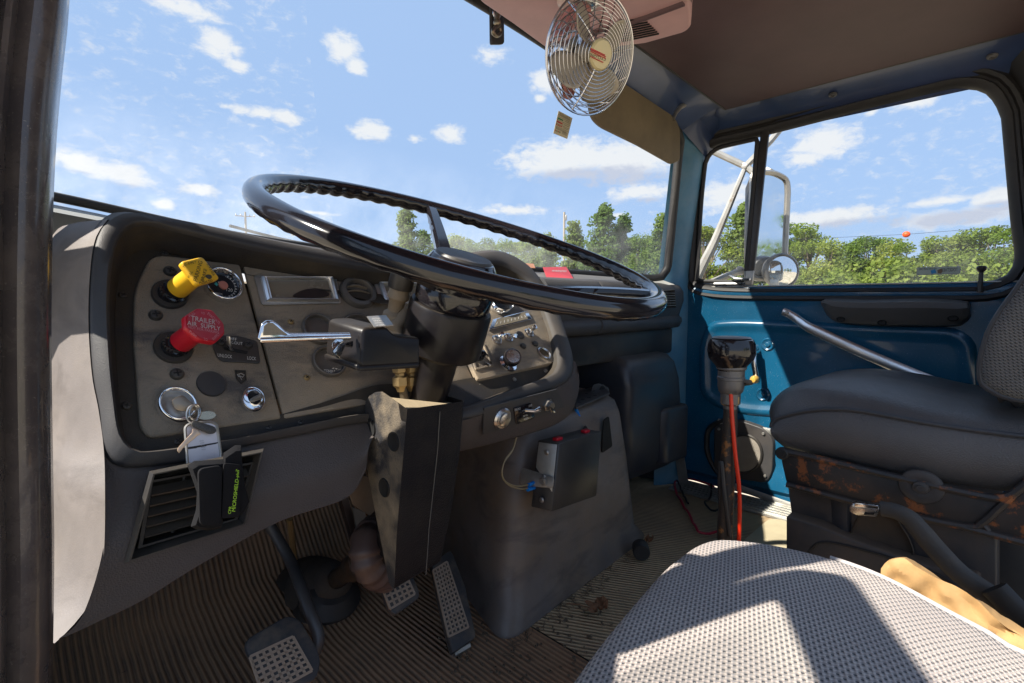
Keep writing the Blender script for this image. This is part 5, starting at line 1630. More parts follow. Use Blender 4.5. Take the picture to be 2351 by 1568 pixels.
# lower cover
SL = onX(.385)
SF = PL(SL(935, 938), (0, -.935, -.30)) if False else None
lt_, lb_ = SL(935, 938), SL(905, 1357)
fu = (lb_ - lt_).normalized(); fr_x = V((1, .04, 0)).normalized(); fnn = fu.cross(fr_x).normalized()
if fnn.y > 0: fnn = -fnn
SF = PL(lt_, fnn)
ltop = [SL(*q) for q in ((935, 939), (900, 914), (878, 899), (862, 900), (848, 909), (839, 922))]
lft = [SL(*q) for q in ((835, 1038), (848, 1105), (862, 1180), (880, 1270), (893, 1338))]
left_face = ltop + lft + [lb_, SL(911, 1225), SL(922, 1090), SL(930, 1000)]
frt = [SF(*q) for q in ((935, 939), (1068, 921), (1059, 1038), (1038, 1178), (1014, 1292), (905, 1357), (911, 1225), (922, 1090), (930, 1000))]
sm = MB()
# left cheek
sm.add(frt, [tuple(range(len(frt)))])
rw = V((.0, .11, .005))
right = [frt[1], frt[2], frt[3], frt[4]]
sm.loft([right, [p + V((.004, .03, 0)) for p in right], [p + rw for p in right]], False)
sm.add([frt[4], frt[5], lft[-1], frt[4] + V((0, .09, .01))], [(0, 1, 2, 3)])
cover = sm.build('lower_cover', cowl_mat, colm, bevel=.006, seg=3, bang=45)
MB().add(left_face, [tuple(range(len(left_face)))]).build('cover_cheek', cheek_mat, cover)
lid = MB(); lid.prism([ltop[0] + V((.004, .003, -.006)), ltop[1] + V((.004, 0, -.006)), ltop[2] + V((.004, 0, -.008)), ltop[3] + V((.004, 0, -.008)), ltop[5] + V((.004, 0, -.012)), frt[1] + V((-.002, .105, -.006)), frt[1] + V((-.003, .004, -.006))], (0, 0, -.004))
lid.build('cover_dust', dust_mat, cover)
for x, y in ((850, 982), (903, 1014), (882, 1120)):
    MB().lathe(SL(x, y, .0008), (0, -.0125, 0), (0, 0, .0125), (-1, 0, 0), [(1.12, -.001), (1.08, .0012), (1., .0006), (0, .0004)], 24).build('access_hole_shade', hole_mat, cover)  # nothing is cut: a dark disc paints the hole's shade
a_, b_ = SF(1010, 945, .0006), SF(985, 1215, .0006)
MB().tube([a_, SF(1005, 1030, .0006), b_, SF(978, 1320, .0006)], .0008, 5).build('mould_seam', M('seam_dust', (.10, .095, .085), .8), cover)

# ================================================================== pedals and foot well
PD = PL((.29, .73, -.505), (0, -.72, .69))


def pad_grid(pl, quad, nx, ny, mat_dark, parent, w=.012):
    q = pxpoly(pl, quad, w)
    g = MB()
    for k in range(nx + 1):
        a, b = q[0].lerp(q[1], k / nx), q[3].lerp(q[2], k / nx)
        g.box((a + b) / 2, ((b - a).length, .0035, .0035), None, ((b - a).normalized(), pl.n.cross((b - a).normalized()), pl.n))
    for k in range(ny + 1):
        a, b = q[0].lerp(q[3], k / ny), q[1].lerp(q[2], k / ny)
        g.box((a + b) / 2, ((b - a).length, .0035, .0035), None, ((b - a).normalized(), pl.n.cross((b - a).normalized()), pl.n))
    return g.build('tread_grid', mat_dark, parent)


tread = M('muddy_tread', (.33, .25, .185), .85, bump=.4, bscale=150, dust=.5, dcol=(.36, .26, .17), dscale=30)
padm = M('muddy_pedal_rubber', (.028, .029, .034), .6, bump=.3, bscale=90, dust=.75, dcol=(.15, .115, .08), dscale=28, up=.1)
ctp = thing('clutch_pedal', 'square rubber clutch pedal on a bent steel arm, caked with dried mud', 'pedal', PD(640, 1500), 'foot pedals')
q = rpoly(pxpoly(PD, [(552, 1478), (655, 1418), (683, 1425), (734, 1512), (722, 1572), (600, 1590)]), [.015, .02, .02, .015, .02, .03], 4)
MB().prism(q, PD.n * .012).build('pad', padm, ctp, bevel=.004)
pad_grid(PD, [(574, 1508), (672, 1462), (716, 1540), (605, 1600)], 7, 7, tread, ctp, .0125)
arm_ = [onY(.92)(612, 1195), onY(.90)(640, 1240), onY(.86)(668, 1290), onY(.80)(690, 1345), onY(.76)(712, 1405), onY(.735)(731, 1462), onY(.73)(722, 1500)]
MB().tube(cr(arm_, 30), .0095, 10).build('arm', blacksteel, ctp)
bkp = thing('brake_pedal', 'rubber brake pedal half hidden under the column cover', 'pedal', PD(910, 1390), 'foot pedals')
PB = PL((.46, .80, -.50), (0, -.72, .69))
q = rpoly(pxpoly(PB, [(861, 1326), (935, 1310), (957, 1362), (957, 1378), (900, 1419), (885, 1400)]), .012, 4)
MB().prism(q, PB.n * .012).build('pad', padm, bkp, bevel=.003)
pad_grid(PB, [(870, 1330), (930, 1316), (952, 1364), (896, 1398)], 5, 5, tread, bkp, .0125)
MB().tube([PB(905, 1350, -.01), onY(.95)(890, 1280), onY(1.05)(885, 1200)], .010, 8).build('arm', blacksteel, bkp)
acp = thing('accelerator_pedal', 'long narrow treadle accelerator pedal beside the engine cover', 'pedal', onZ(ZF)(1045, 1510), 'foot pedals')
AP = PL((.585, .715, -.625), (0, -.62, .78))
q = rpoly(pxpoly(AP, [(985, 1300), (1030, 1270), (1062, 1355), (1087, 1470), (1032, 1508), (1010, 1420)]), [.01, .01, .0, .008, .006, 0], 4)
MB().prism(q, AP.n * .014).build('pad', padm, acp, bevel=.003)
pad_grid(AP, [(994, 1310), (1026, 1290), (1075, 1440), (1030, 1462)], 5, 15, tread, acp, .0145)
MB().tube([AP(1040, 1500, -.004), AP(1075, 1480, -.004)], .008, 8).build('hinge', steel, acp)
# steering shaft, its boot and clutter at the toe board
shf = thing('steering_shaft', 'grimy steering shaft with joints running from the cover into a floor boot', 'steering shaft', onZ(ZF)(750, 1420))
s0, s1 = onY(.80)(872, 1262), onY(.98)(765, 1335)
MB().tube([s0, s0.lerp(s1, .35), s0.lerp(s1, .36), s0.lerp(s1, .55), s0.lerp(s1, .56), s1], [.020, .020, .026, .026, .018, .020], 14).build('shaft', M('greasy_metal', (.06, .045, .035), .35, .3, bump=.4, bscale=80, dust=.6, dcol=(.20, .12, .06), dscale=30), shf)
boot = MB()
dsh = (s1 - s0).normalized(); k1 = dsh.orthogonal().normalized(); k2 = dsh.cross(k1)
boot.lathe(s1, k1, k2, dsh, [(.020, -.02), (.034, -.012), (.040, .0), (.034, .012), (.048, .022), (.056, .036), (.048, .050), (.062, .062), (.072, .080), (.064, .096), (.085, .12), (.09, .2)], 26)
boot.build('boot', M('muddy_boot_rubber', (.05, .038, .03), .8, bump=.3, bscale=70, dust=.7, dcol=(.12, .08, .045), dscale=10), shf)
lk = MB(); lk.lathe(onY(1.0)(752, 1400), (.06, 0, 0), (0, .05, .02), (0, -.4, .9), [(1.25, -.03), (1.2, .0), (1., .02), (1.05, .035), (.7, .06), (0, .07)], 22)
lk.build('boot_base', M('dark_boot_rubber', (.035, .03, .028), .6, bump=.2, bscale=60, dust=.5, dcol=(.10, .07, .04), dscale=12), shf)
cdn = thing('wiring_conduit', 'fat maroon brown wiring loom curling behind the lower column cover', 'conduit', onY(.80)(860, 1320))
pts_ = cr([onY(.86)(880, 1200), onY(.78)(846, 1235), onY(.76)(842, 1280), onY(.76)(860, 1312), onY(.78)(890, 1322)], 70)
MB().tube(pts_, [.026 + .003 * (1 if i % 5 < 2 else 0) for i in range(70)], 14).build('loom', M('maroon_loom', (.075, .045, .042), .45, bump=.2, bscale=120, dust=.3), cdn)
MB().tube(cr([onY(.86)(905, 1190), onY(.79)(880, 1245), onY(.77)(884, 1300)], 12), .008, 8).build('cable', wire_black, cdn)
rod = thing('clutch_rod', 'thin bright rod under the dashboard beside the clutch arm', 'rod', onY(.98)(675, 1275))
MB().tube([onY(.96)(665, 1190), onY(1.02)(676, 1285)], .006, 8).build('rod', brass, rod)
lip = thing('toe_board_lip', 'rust brown folded edge along the top of the toe board', 'metal lip', onY(1.18)(540, 1290))
MB().tube([onY(1.20)(380, 1340), onY(1.22)(440, 1318), onY(1.24)(540, 1283), onY(1.26)(640, 1252)], [.012, .016, .016, .014], 8).build('lip', M('rust_brown_edge', (.16, .075, .03), .8, bump=.4, bscale=60, var=.3), lip)
dsw = thing('floor_button', 'round dark floor button in the lower left corner', 'floor button', onZ(ZF)(280, 1545))
MB().lathe(onZ(ZF)(280, 1555), (.04, 0, 0), (0, .04, 0), (0, 0, 1), [(1.3, .004), (1.2, .010), (.8, .014), (.75, .026), (0, .03)], 28).build('button', rubber, dsw)
brk = thing('column_bracket', 'brown steel bracket hanging below the dashboard left of the column cover', 'bracket', onY(.86)(840, 1150))
MB().prism([onY(.80)(x, y) for x, y in ((818, 1085), (850, 1095), (868, 1165), (850, 1185), (812, 1160), (800, 1130))], (0, .006, 0)).build('plate', M('brown_bracket', (.11, .075, .055), .6, var=.2, dust=.4), brk, bevel=.002)
MB().prism([onY(1.0)(x, y) for x, y in ((810, 1165), (838, 1175), (845, 1245), (826, 1255))], (0, .006, 0)).build('strut', M('grey_brown_strut', (.17, .14, .11), .6), brk)
MB().prism([onY(1.02)(x, y) for x, y in ((782, 1140), (800, 1145), (828, 1245), (815, 1255))], (0, .02, 0)).build('strut', M('dark_brown_strut', (.07, .045, .035), .6), brk)

# ================================================================== engine cover
eng = thing('engine_cover', 'big scuffed dark plastic engine cover in the middle of the floor', 'engine cover', (.95, .85, ZF))


def foot(bl, br, fr, fl_, z, r): return [p for p in rpoly([V((*bl, z)), V((*br, z)), V((*fr, z)), V((*fl_, z))], r, 6)]


lv_ = [foot((.640, .655), (1.245, .700), (1.27, 1.2), (.82, 1.2), ZF + .002, [.06, .05, .05, .05]),
       foot((.640, .655), (1.245, .700), (1.27, 1.2), (.82, 1.2), ZF + .012, [.06, .05, .05, .05]),
       foot((.668, .675), (1.222, .716), (1.25, 1.2), (.83, 1.2), ZF + .04, [.06, .05, .05, .05]),
       foot((.675, .682), (1.220, .720), (1.24, 1.2), (.835, 1.2), ZF + .10, [.065, .06, .05, .05]),
       foot((.712, .700), (1.208, .730), (1.23, 1.2), (.84, 1.2), ZF + .24, [.07, .07, .05, .05]),
       foot((.748, .716), (1.192, .742), (1.22, 1.2), (.84, 1.2), ZF + .355, [.07, .07, .05, .05]),
       foot((.764, .726), (1.184, .752), (1.21, 1.2), (.85, 1.2), ZF + .385, [.07, .07, .05, .05]),
       foot((.785, .748), (1.165, .775), (1.2, 1.2), (.86, 1.2), ZF + .402, [.06, .06, .05, .05])]
em = MB(); em.loft(lv_, True, (False, True))
em.build('cover', engine_mat, eng, ang=50)
EF = onY(.722)
slot = rpoly(pxpoly(EF, [(1384, 965), (1396, 955), (1404, 1024), (1380, 1040)]), .006, 3)
MB().prism(slot, (0, -.003, 0)).build('vent_slot', hole_mat, eng)
MB().lathe(EF(1343, 992, .002), (.011, 0, 0), (0, 0, .016), (0, -1, 0), [(1, 0), (.7, .002), (0, .001)], 16).build('bolt_hole', hole_mat, eng)
tb_ = MB()
tpz = onZ(-.243)
tb_.prism(rpoly(pxpoly(tpz, [(1322, 940), (1400, 905), (1385, 885), (1310, 905)]), .006, 3), (0, 0, .004))
plate = tb_.build('mount_plate', blacksteel, eng, bevel=.001)
for x, y in ((1338, 921), (1352, 917), (1366, 912), (1346, 907), (1362, 901), (1330, 928)):
    MB().lathe(tpz(x, y) + V((0, 0, .0045)), (.005, 0, 0), (0, .005, 0), (0, 0, 1), [(1, 0), (0, .0003)], 10).build('plate_hole', hole_mat, plate)
BK = onY(.80)
bkx = MB(); bkx.prism(rpoly(pxpoly(BK, [(1352, 922), (1362, 884), (1376, 880), (1398, 890), (1400, 905), (1392, 918), (1385, 926)]), .006, 3), (0, .004, 0))
bkx.build('mount_ear', blacksteel, plate, bevel=.001)
MB().lathe(BK(1382, 896, .0005), (.012, 0, 0), (0, 0, .012), (0, -1, 0), [(1, 0), (1, .002), (.5, .003), (0, .003)], 12).build('ear_boss', hole_mat, plate)
# heater box on the passenger side
htr = thing('heater_box', 'moulded dark blue black heater box under the passenger dash', 'heater', (1.45, .95, -.5))
hm = MB()
hm.loft([foot((1.30, .83), (1.60, .81), (1.63, 1.25), (1.30, 1.25), -.545, .05), foot((1.285, .80), (1.60, .79), (1.63, 1.25), (1.28, 1.25), -.50, .04), foot((1.28, .795), (1.60, .785), (1.63, 1.25), (1.28, 1.25), -.33, .03),
         foot((1.275, .79), (1.575, .78), (1.63, 1.25), (1.28, 1.25), -.25, .03), foot((1.272, .80), (1.56, .79), (1.63, 1.25), (1.27, 1.25), -.195, .03), foot((1.285, .815), (1.55, .81), (1.6, 1.25), (1.28, 1.25), -.172, .03), foot((1.30, .90), (1.55, .90), (1.6, 1.25), (1.29, 1.25), -.158, .03)], True, (True, True))
hm.build('housing', heater_mat, htr, ang=45)
hm2 = MB(); hm2.loft([foot((1.46, .775), (1.615, .765), (1.63, 1.0), (1.46, 1.0), z, .03) for z in (-.52, -.34)], True, (True, True)); hm2.build('duct', heater_mat, htr, bevel=.012, seg=3)
MB().loft([[(1.26, 1.0, -.5), (1.68, .9, -.5), (1.70, .84, -.64)], [(1.26, 1.1, -.62), (1.6, 1.0, -.64), (1.69, .86, ZF)], ], False).build('carpet_flap', rubber, htr)

# ================================================================== control box on its bracket, with wires
cbx = thing('control_box', 'flat black control box with two red rocker switches clamped to the engine cover', 'control box', onY(.65)(1310, 1150))
CF = PL((.82, .635, -.2), (.03, -1, .06))
fq = pxpoly(CF, [(1284, 1018), (1382, 990), (1370, 1139), (1268, 1175)])
bk = [onX(.735)(1252, 1014), onX(.735)(1240, 1168)]
dv_ = V((-.012, .045, .0))
cbm = MB(); cbm.prism(fq, dv_)
cbm.build('case', satin_black, cbx, bevel=.0025)
sd = [fq[0], fq[0] + dv_, fq[3] + dv_, fq[3]]
sn = (sd[1] - sd[0]).cross(sd[3] - sd[0]).normalized()
if sn.x > 0: sn = -sn
MB().prism([sd[0] + sn * .0015 + V((0, .004, -.003)), sd[1] + sn * .0015 + V((0, -.004, -.003)), sd[1].lerp(sd[2], .4) + sn * .0015 + V((0, -.004, 0)), sd[0].lerp(sd[3], .72) + sn * .0015 + V((0, .004, 0))], sn * .002).build('side_bracket', alu, cbx, bevel=.0008)
for f_ in (.16, .52, .86):
    c = sd[0].lerp(sd[3], f_).lerp(sd[1].lerp(sd[2], f_), .5) + sn * .003
    MB().lathe(c, V((0, 0, .006)), V((0, .006, 0)), sn, [(1, 0), (1, .002), (.6, .004), (0, .004)], 10).build('case_screw', steel, cbx)
up_n = V((0, -.1, 1)).normalized()
for f_ in (.16, .80):
    c = fq[0].lerp(fq[1], f_) + dv_ * .42 + V((0, 0, .002))
    MB().box(c, (.020, .012, .008), None, ((fq[1] - fq[0]).normalized(), V((0, 1, 0)), V((0, 0, 1)))).build('rocker_switch', red, cbx, bevel=.002)
brm = MB(); brm.prism(rpoly([p + sn * .006 for p in (sd[1].lerp(sd[2], .46) + V((0, .03, 0)), sd[0].lerp(sd[3], .50), sd[0].lerp(sd[3], .66), sd[1].lerp(sd[2], .72) + V((0, .03, 0)))], .006, 3), sn * .003)
brm.build('clamp_ear', steel, cbx, bevel=.0008)
MB().lathe(sd[0].lerp(sd[3], .58).lerp(sd[1].lerp(sd[2], .58), .45) + sn * .009, V((0, 0, .009)), V((0, .009, 0)), sn, [(1, 0), (1, .005), (.6, .006), (.6, .009), (0, .009)], 6).build('clamp_bolt', steel, cbx)
wr = thing('tan_wire', 'tan twin wire with blue crimp joints looping down beside the control box', 'wire', onY(.66)(1225, 1110))
W1 = onY(.665)
for k, pts in enumerate((((1186, 1000), (1178, 1030), (1160, 1055), (1152, 1085), (1160, 1105), (1185, 1116), (1212, 1113)), ((1187, 1000), (1176, 1035), (1158, 1060), (1153, 1090), (1166, 1112), (1192, 1122), (1212, 1121)))):
    MB().tube(cr([W1(*q) for q in pts], 40), .0016, 6).build('strand', wire_tan, wr)
for a, b in (((1213, 1114), (1238, 1102)), ((1211, 1124), (1238, 1117))):
    MB().tube([W1(*a), W1(*[(p + q) / 2 for p, q in zip(a, b)]), W1(*b)], [.0042, .0034, .0042], 10).build('crimp', wire_blue, wr)
MB().tube(cr([W1(1238, 1102), W1(1245, 1085), W1(1244, 1068)], 10), .0018, 6).build('lead', M('brown_wire', (.12, .07, .05), .5), wr)
wb = thing('blue_joint_wire', 'short wire with blue crimp joints standing up from the engine cover corner', 'wire', onY(.76)(1325, 985))
W2 = onY(.74)
for a, b in (((1322, 938), (1330, 958)), ((1319, 963), (1325, 986))):
    MB().tube([W2(*a), W2(*b)], .0042, 10).build('crimp', wire_blue, wb)
MB().tube([W2(1330, 958), W2(1330, 975), W2(1325, 990)], .0016, 6).build('lead', steel, wb); MB().tube([W2(1316, 950), W2(1320, 965)], .002, 6).build('lead', orange_red, wb)

# ================================================================== driver's seat
ds = thing('driver_seat', 'driver seat cushion in worn grey tweed cloth with bright piping', 'seat', (.45, .05, ZF))
ZS = -.335
zs = onZ(ZS)
right_edge = [(2620, 1580), (2351, 1489), (2270, 1443), (2187, 1400), (2047, 1326), (1954, 1288), (1851, 1257), (1760, 1238)]
front_edge = [(1700, 1230), (1645, 1227), (1600, 1240), (1560, 1266), (1515, 1303), (1422, 1406), (1350, 1494), (1290, 1578), (1240, 1660)]
plan = [zs(*q) for q in right_edge + front_edge]
px0 = plan[-1]
plan += [V((.24, .20, ZS)), V((.215, .10, ZS)), V((.215, -.15, ZS)), V((.26, -.20, ZS)), V((.62, -.20, ZS))]
pl_s = cr(plan, 160, True)
scn = V((.46, .03, ZS))
cu_ = MB(); rings = []
for f_, dz in ((.0, .020), (.3, .018), (.55, .014), (.75, .008), (.88, .003), (.95, .0), (.985, -.006), (1.0, -.016), (1.003, -.03), (1.0, -.06), (.985, -.10), (.96, -.12)):
    rings.append([scn + (p - scn) * f_ + V((0, 0, dz)) for p in pl_s])
cu_.loft(rings, True, (False, True))
cuo = cu_.build('cushion', fabric, ds, ang=80)
pr = [scn + (p - scn) * .996 + V((0, 0, -.004)) for p in pl_s]
i1 = max(range(160), key=lambda i: (pr[i] - zs(1954, 1288)).length * -1)
kr = [i for i in range(160) if pr[i].x > .60 and -.15 < pr[i].y < .17]
kr = sorted(kr, key=lambda i: pr[i].y)
MB().tube([pr[i] for i in kr], .0028, 8).build('piping', M('pale_piping', (.46, .42, .40), .45), cuo)
MB().prism([V((.26, .20, ZS - .13)), V((.62, .20, ZS - .13)), V((.62, -.2, ZS - .13)), V((.26, -.2, ZS - .13))], (0, 0, -.15)).build('seat_base', moulded, ds, bevel=.01)
# ================================================================== passenger seat
ps = thing('passenger_seat', 'grey vinyl passenger seat on a rusting black steel frame', 'seat', (1.4, .1, ZF))
XP = 1.17


def prow(pts, X, n=40, dx=0): return cr([onX(X)(*q) + V((dx, 0, 0)) for q in pts], n)


b0 = prow([(1812, 1036), (1912, 1054), (2079, 1094), (2212, 1114), (2309, 1128), (2460, 1140)], XP + .02)
b1 = prow([(1775, 1003), (1800, 1022), (1912, 1044), (2079, 1082), (2212, 1103), (2309, 1115), (2460, 1122)], XP - .003)
b2 = prow([(1768, 988), (1778, 993), (1840, 990), (1912, 990), (2079, 1020), (2212, 1050), (2309, 1060), (2460, 1070)], XP - .012)
b3 = prow([(1771, 982), (1782, 962), (1846, 945), (1912, 940), (1985, 946), (2146, 975), (2312, 998), (2460, 1012)], XP)
b4 = prow([(1766, 945), (1778, 925), (1815, 900), (1870, 893), (1985, 905), (2146, 938), (2312, 965), (2460, 980)], XP + .035)
b5 = prow([(1772, 925), (1800, 895), (1850, 874), (1906, 866), (1979, 867), (2096, 884), (2212, 910), (2460, 948)], XP + .17)
b6 = prow([(1772, 925), (1800, 895), (1850, 874), (1906, 866), (1979, 867), (2096, 884), (2212, 910), (2460, 948)], XP + .17)
b6 = [p + V((.24, 0, -.004)) for p in b6]
b7 = [p + V((.30, 0, -.06)) for p in b5]
pc = MB(); pc.loft([b0, b1, b1[0:0] or [a.lerp(b, .5) + V((-.004, 0, 0)) for a, b in zip(b1, b2)], b2, [a.lerp(b, .6) + V((-.003, 0, 0)) for a, b in zip(b2, b3)], b3, [a.lerp(b, .4) + V((-.0, 0, .004)) for a, b in zip(b3, b4)], b4, [a.lerp(b, .5) + V((0, 0, .006)) for a, b in zip(b4, b5)], b5, b6, b7], False)
fc_ = [r[0] for r in (b1, b2, b3, b4, b5, b6, b7)]
pco = pc.build('cushion', vinyl, ps, ang=80)
# rounded nose closing the front end
nose = MB()
allr = [b0, b1, b2, b3, b4, b5, b6, b7]
nose.add([r[0] for r in allr] + [sum((r[0] for r in allr), V((0, 0, 0))) / 8 + V((.02, .012, 0))], [(i, i + 1, 8) for i in range(7)] + [(7, 0, 8)])
nose.build('cushion_front', vinyl, pco, ang=80)
MB().tube([p + V((-.002, 0, .001)) for p in b3], .0042, 8).build('piping', piping_mat, pco)
# steel side frame
XF = XP - .015
pf = onX(XF)
fo_ = [(1792, 1040), (1800, 1030), (1845, 1040), (2079, 1096), (2246, 1132), (2300, 1138), (2340, 1118), (2400, 1060), (2430, 1060), (2430, 1275), (2351, 1250), (2212, 1214), (2100, 1188), (2012, 1170), (1815, 1117), (1804, 1105), (1794, 1060)]
sf = MB(); sf.prism([pf(*q) for q in fo_], (.012, 0, 0))
fro = sf.build('side_frame', rusty, ps, bevel=.003)
for pts, r_ in (([(1797, 1037), (1845, 1045), (2079, 1100), (2246, 1137), (2300, 1142), (2342, 1122), (2420, 1050)], .007), ([(1806, 1112), (2012, 1165), (2212, 1208), (2255, 1200), (2300, 1160), (2420, 1050)], .0065), ([(2212, 1209), (2351, 1245), (2430, 1262)], .007), ([(2255, 1203), (2268, 1218), (2260, 1226)], .005)):
    MB().tube(cr([pf(x, y, .002) for x, y in pts], 40), r_, 8).build('frame_bead', rusty, fro)
MB().lathe(pf(1797, 1040, .002), (0, -.013, 0), (0, 0, .013), (-1, 0, 0), [(1, 0), (1, .006), (.8, .009), (.45, .009), (.4, .012), (0, .012)], 22).build('frame_bolt', rubber, fro)
MB().lathe(pf(2115, 1117, .002), (0, -.032, 0), (0, 0, .029), (-1, 0, 0), [(1.05, 0), (1, .003), (.7, .006), (.4, .004), (.36, .010), (.2, .011), (.18, .014), (0, .014)], 30).build('pivot_boss', blacksteel, fro)
MB().prism([pf(x, y, .002) for x, y in ((2075, 1102), (2140, 1113), (2150, 1122), (2125, 1120))], (-.004, 0, 0)).build('frame_tab', blacksteel, fro)
# moulded base below
XB = XP + .015
pb2 = onX(XB)
bs = MB(); bs.prism([pb2(*q) for q in ((1808, 1116), (2012, 1172), (2290, 1232), (2290, 1420), (2100, 1420), (2060, 1310), (1880, 1236), (1830, 1228), (1822, 1222))], (.36, 0, 0))
bso = bs.build('seat_base', moulded, ps, bevel=.008, seg=3)
rec = rpoly(pxpoly(onX(XB - .001), [(1980, 1170), (2052, 1178), (2090, 1238), (2098, 1268), (2085, 1275), (1960, 1238), (1956, 1225)]), .012, 4)
rc = MB(); rc.loft([[p + V((-.006, 0, 0)) for p in inset(rec, 1.06)], [p + V((-.008, 0, 0)) for p in inset(rec, 1.02)], inset(rec, .97)], True, (False, True))
rc.build('base_pocket', M('dusty_pocket', (.055, .043, .033), .7, dust=.8, dcol=(.16, .105, .06), dscale=6), bso)
rib = MB(); rib.loft([[pb2(1900, 1140, -.004), pb2(1905, 1200, -.004), pb2(1918, 1245, -.004)], [pb2(1925, 1146, .010), pb2(1928, 1205, .010), pb2(1935, 1248, .008)], [pb2(1945, 1152, .010), pb2(1945, 1210, .010), pb2(1950, 1250, .008)], [pb2(1960, 1156, -.004), pb2(1958, 1215, -.004), pb2(1958, 1252, -.004)]], False)
rib.build('base_rib', M('rust_stained_rib', (.045, .045, .05), .5, dust=.3, spots=.25, scol=(.20, .06, .02), sscale=12), bso)
MB().prism([onX(1.30)(x, y) for x, y in ((2235, 1210), (2460, 1265), (2460, 1560), (2235, 1500))], (.10, 0, 0)).build('dark_fill_box', rubber, ps, bevel=.004)  # black box added to fill the dark area behind the seat base
XK = XP - .02
pk = onX(XK)
pn = MB(); pn.prism([pk(*q) for q in ((1804, 1184), (1880, 1206), (1960, 1240), (2100, 1290), (2250, 1330), (2250, 1520), (2000, 1520), (1804, 1420))], (.30, 0, 0))
pno = pn.build('base_plinth', moulded, ps, bevel=.006, seg=3)
MB().tube(cr([pk(x, y, .001) for x, y in ((1852, 1300), (1862, 1262), (1895, 1245), (1990, 1265), (2100, 1300), (2190, 1340), (2220, 1400))], 40), .003, 6).build('plinth_groove', rubber, pno)
# backrest seen from its side
XR = XP + .03
pr_ = onX(XR)
oc_ = [(2352, 640), (2330, 672), (2300, 712), (2272, 760), (2256, 810), (2250, 850), (2256, 880), (2280, 898), (2312, 912), (2360, 920), (2480, 930), (2700, 900), (2700, 500), (2430, 540), (2385, 590)]
bo2 = cr([pr_(*q) for q in oc_], 90, True)
bkm = MB(); bc_ = sum(bo2, V((0, 0, 0))) / 90
bkm.loft([[p + V((-.012, 0, 0)) for p in inset(bo2, .80)], [p + V((-.010, 0, 0)) for p in inset(bo2, .93)], bo2, [p + V((.02, 0, 0)) for p in inset(bo2, 1.0)], [p + V((.42, 0, 0)) for p in bo2], [p + V((.44, 0, 0)) for p in inset(bo2, .9)]], True, (True, True))
bko = bkm.build('backrest', fabric_back, ps, ang=70)
MB().tube([p + V((.002, 0, 0)) for p in inset(bo2, 1.005)], .005, 8, closed=True).build('piping', piping_mat, bko)
MB().tube([onX(1.3)(2290, 914), onX(1.3)(2318, 908), onX(1.3)(2345, 930)], .010, 8).build('hinge', blacksteel, ps)
# seat belt stalk with chrome buckle
bkl = thing('seat_belt_stalk', 'black seat belt stalk with chrome buckle leaning forward beside the passenger seat', 'seat belt', onX(1.05)(2330, 1420))
pS = onX(1.08)
stk = [pS(2022, 1168), pS(2050, 1172), pS(2085, 1188), pS(2110, 1215), pS(2150, 1262), pS(2205, 1318), pS(2280, 1370), pS(2360, 1430), pS(2450, 1500)]
MB().tube(cr(stk, 40), [.012 + .003 * min(1, i / 10) for i in range(40)], 12, flat=(.6, 1.1, (0, 0, 1))).build('stalk', M('rubber_sleeve', (.055, .05, .046), .6, bump=.3, bscale=150, dust=.4, dcol=(.16, .12, .08), dscale=20), bkl)
bb = [pS(1952, 1157), pS(1960, 1151), pS(2020, 1158), pS(2022, 1168), pS(2014, 1184), pS(1968, 1180), pS(1952, 1172)]
MB().prism([p + V((-.010, 0, 0)) for p in bb], (.020, 0, 0)).build('buckle', worn_chrome, bkl, bevel=.003)
MB().prism([pS(1962, 1154, .011), pS(2017, 1160, .011), pS(2016, 1168, .011), pS(1962, 1162, .011)], (-.0015, 0, 0)).build('buckle_face', chrome, bkl, bevel=.0005)
MB().prism([pS(1985, 1176, .0105), pS(2010, 1177, .0105), pS(2006, 1182, .0105), pS(1984, 1181, .0105)], (-.001, 0, 0)).build('buckle_slot', hole_mat, bkl)
MB().tube([pS(2282, 1350, .02), pS(2320, 1390, .02), pS(2400, 1460, .02)], .017, 12, flat=(.5, 1.1, (0, 0, 1))).build('sleeve', rubber, bkl)
# crumpled brown paper bag
bag = thing('paper_bag', 'crumpled brown paper bag wedged between the two seats', 'paper bag', onX(.78)(2100, 1330))
pB = onX(.775)
brng = random.Random(3)
t_ = [(2022, 1300), (2032, 1288), (2050, 1280), (2075, 1276), (2088, 1284), (2110, 1306), (2150, 1330), (2195, 1352), (2240, 1385), (2310, 1430), (2400, 1480)]
m_ = [(2050, 1330), (2060, 1308), (2078, 1312), (2085, 1300), (2100, 1318), (2120, 1335), (2160, 1350), (2200, 1372), (2250, 1410), (2320, 1452), (2400, 1500)]
l_ = [(2060, 1420)] + [(x, y + 90) for x, y in m_[1:]]
from mathutils import noise as mn
bgm = MB(); bgrows = []
T = cr([pB(*q) for q in t_], 46); Ll = cr([pB(x, y + 100) for x, y in t_], 46)
for k in range(-4, 15):
    row = []
    for a_, b_ in zip(T, Ll):
        t = abs(k) / 14
        p = a_.lerp(b_, t) + V((.012 * abs(k) ** .6 if k < 0 else -.004, 0, 0))
        q = p * 13
        h = .5 * abs(mn.noise(q)) + .35 * abs(mn.noise(q * 2.3 + V((4, 1, 0)))) + .2 * mn.noise(q * 5)
        row.append(p + V((-.026 * h + .008, .006 * mn.noise(q * 1.7), (.008 * mn.noise(q * 2.1 + V((9, 0, 0))) if k <= 0 else 0))))
    bgrows.append(row)
bgm.loft(bgrows, False)
bgm.build('bag', paper, bag, ang=20)

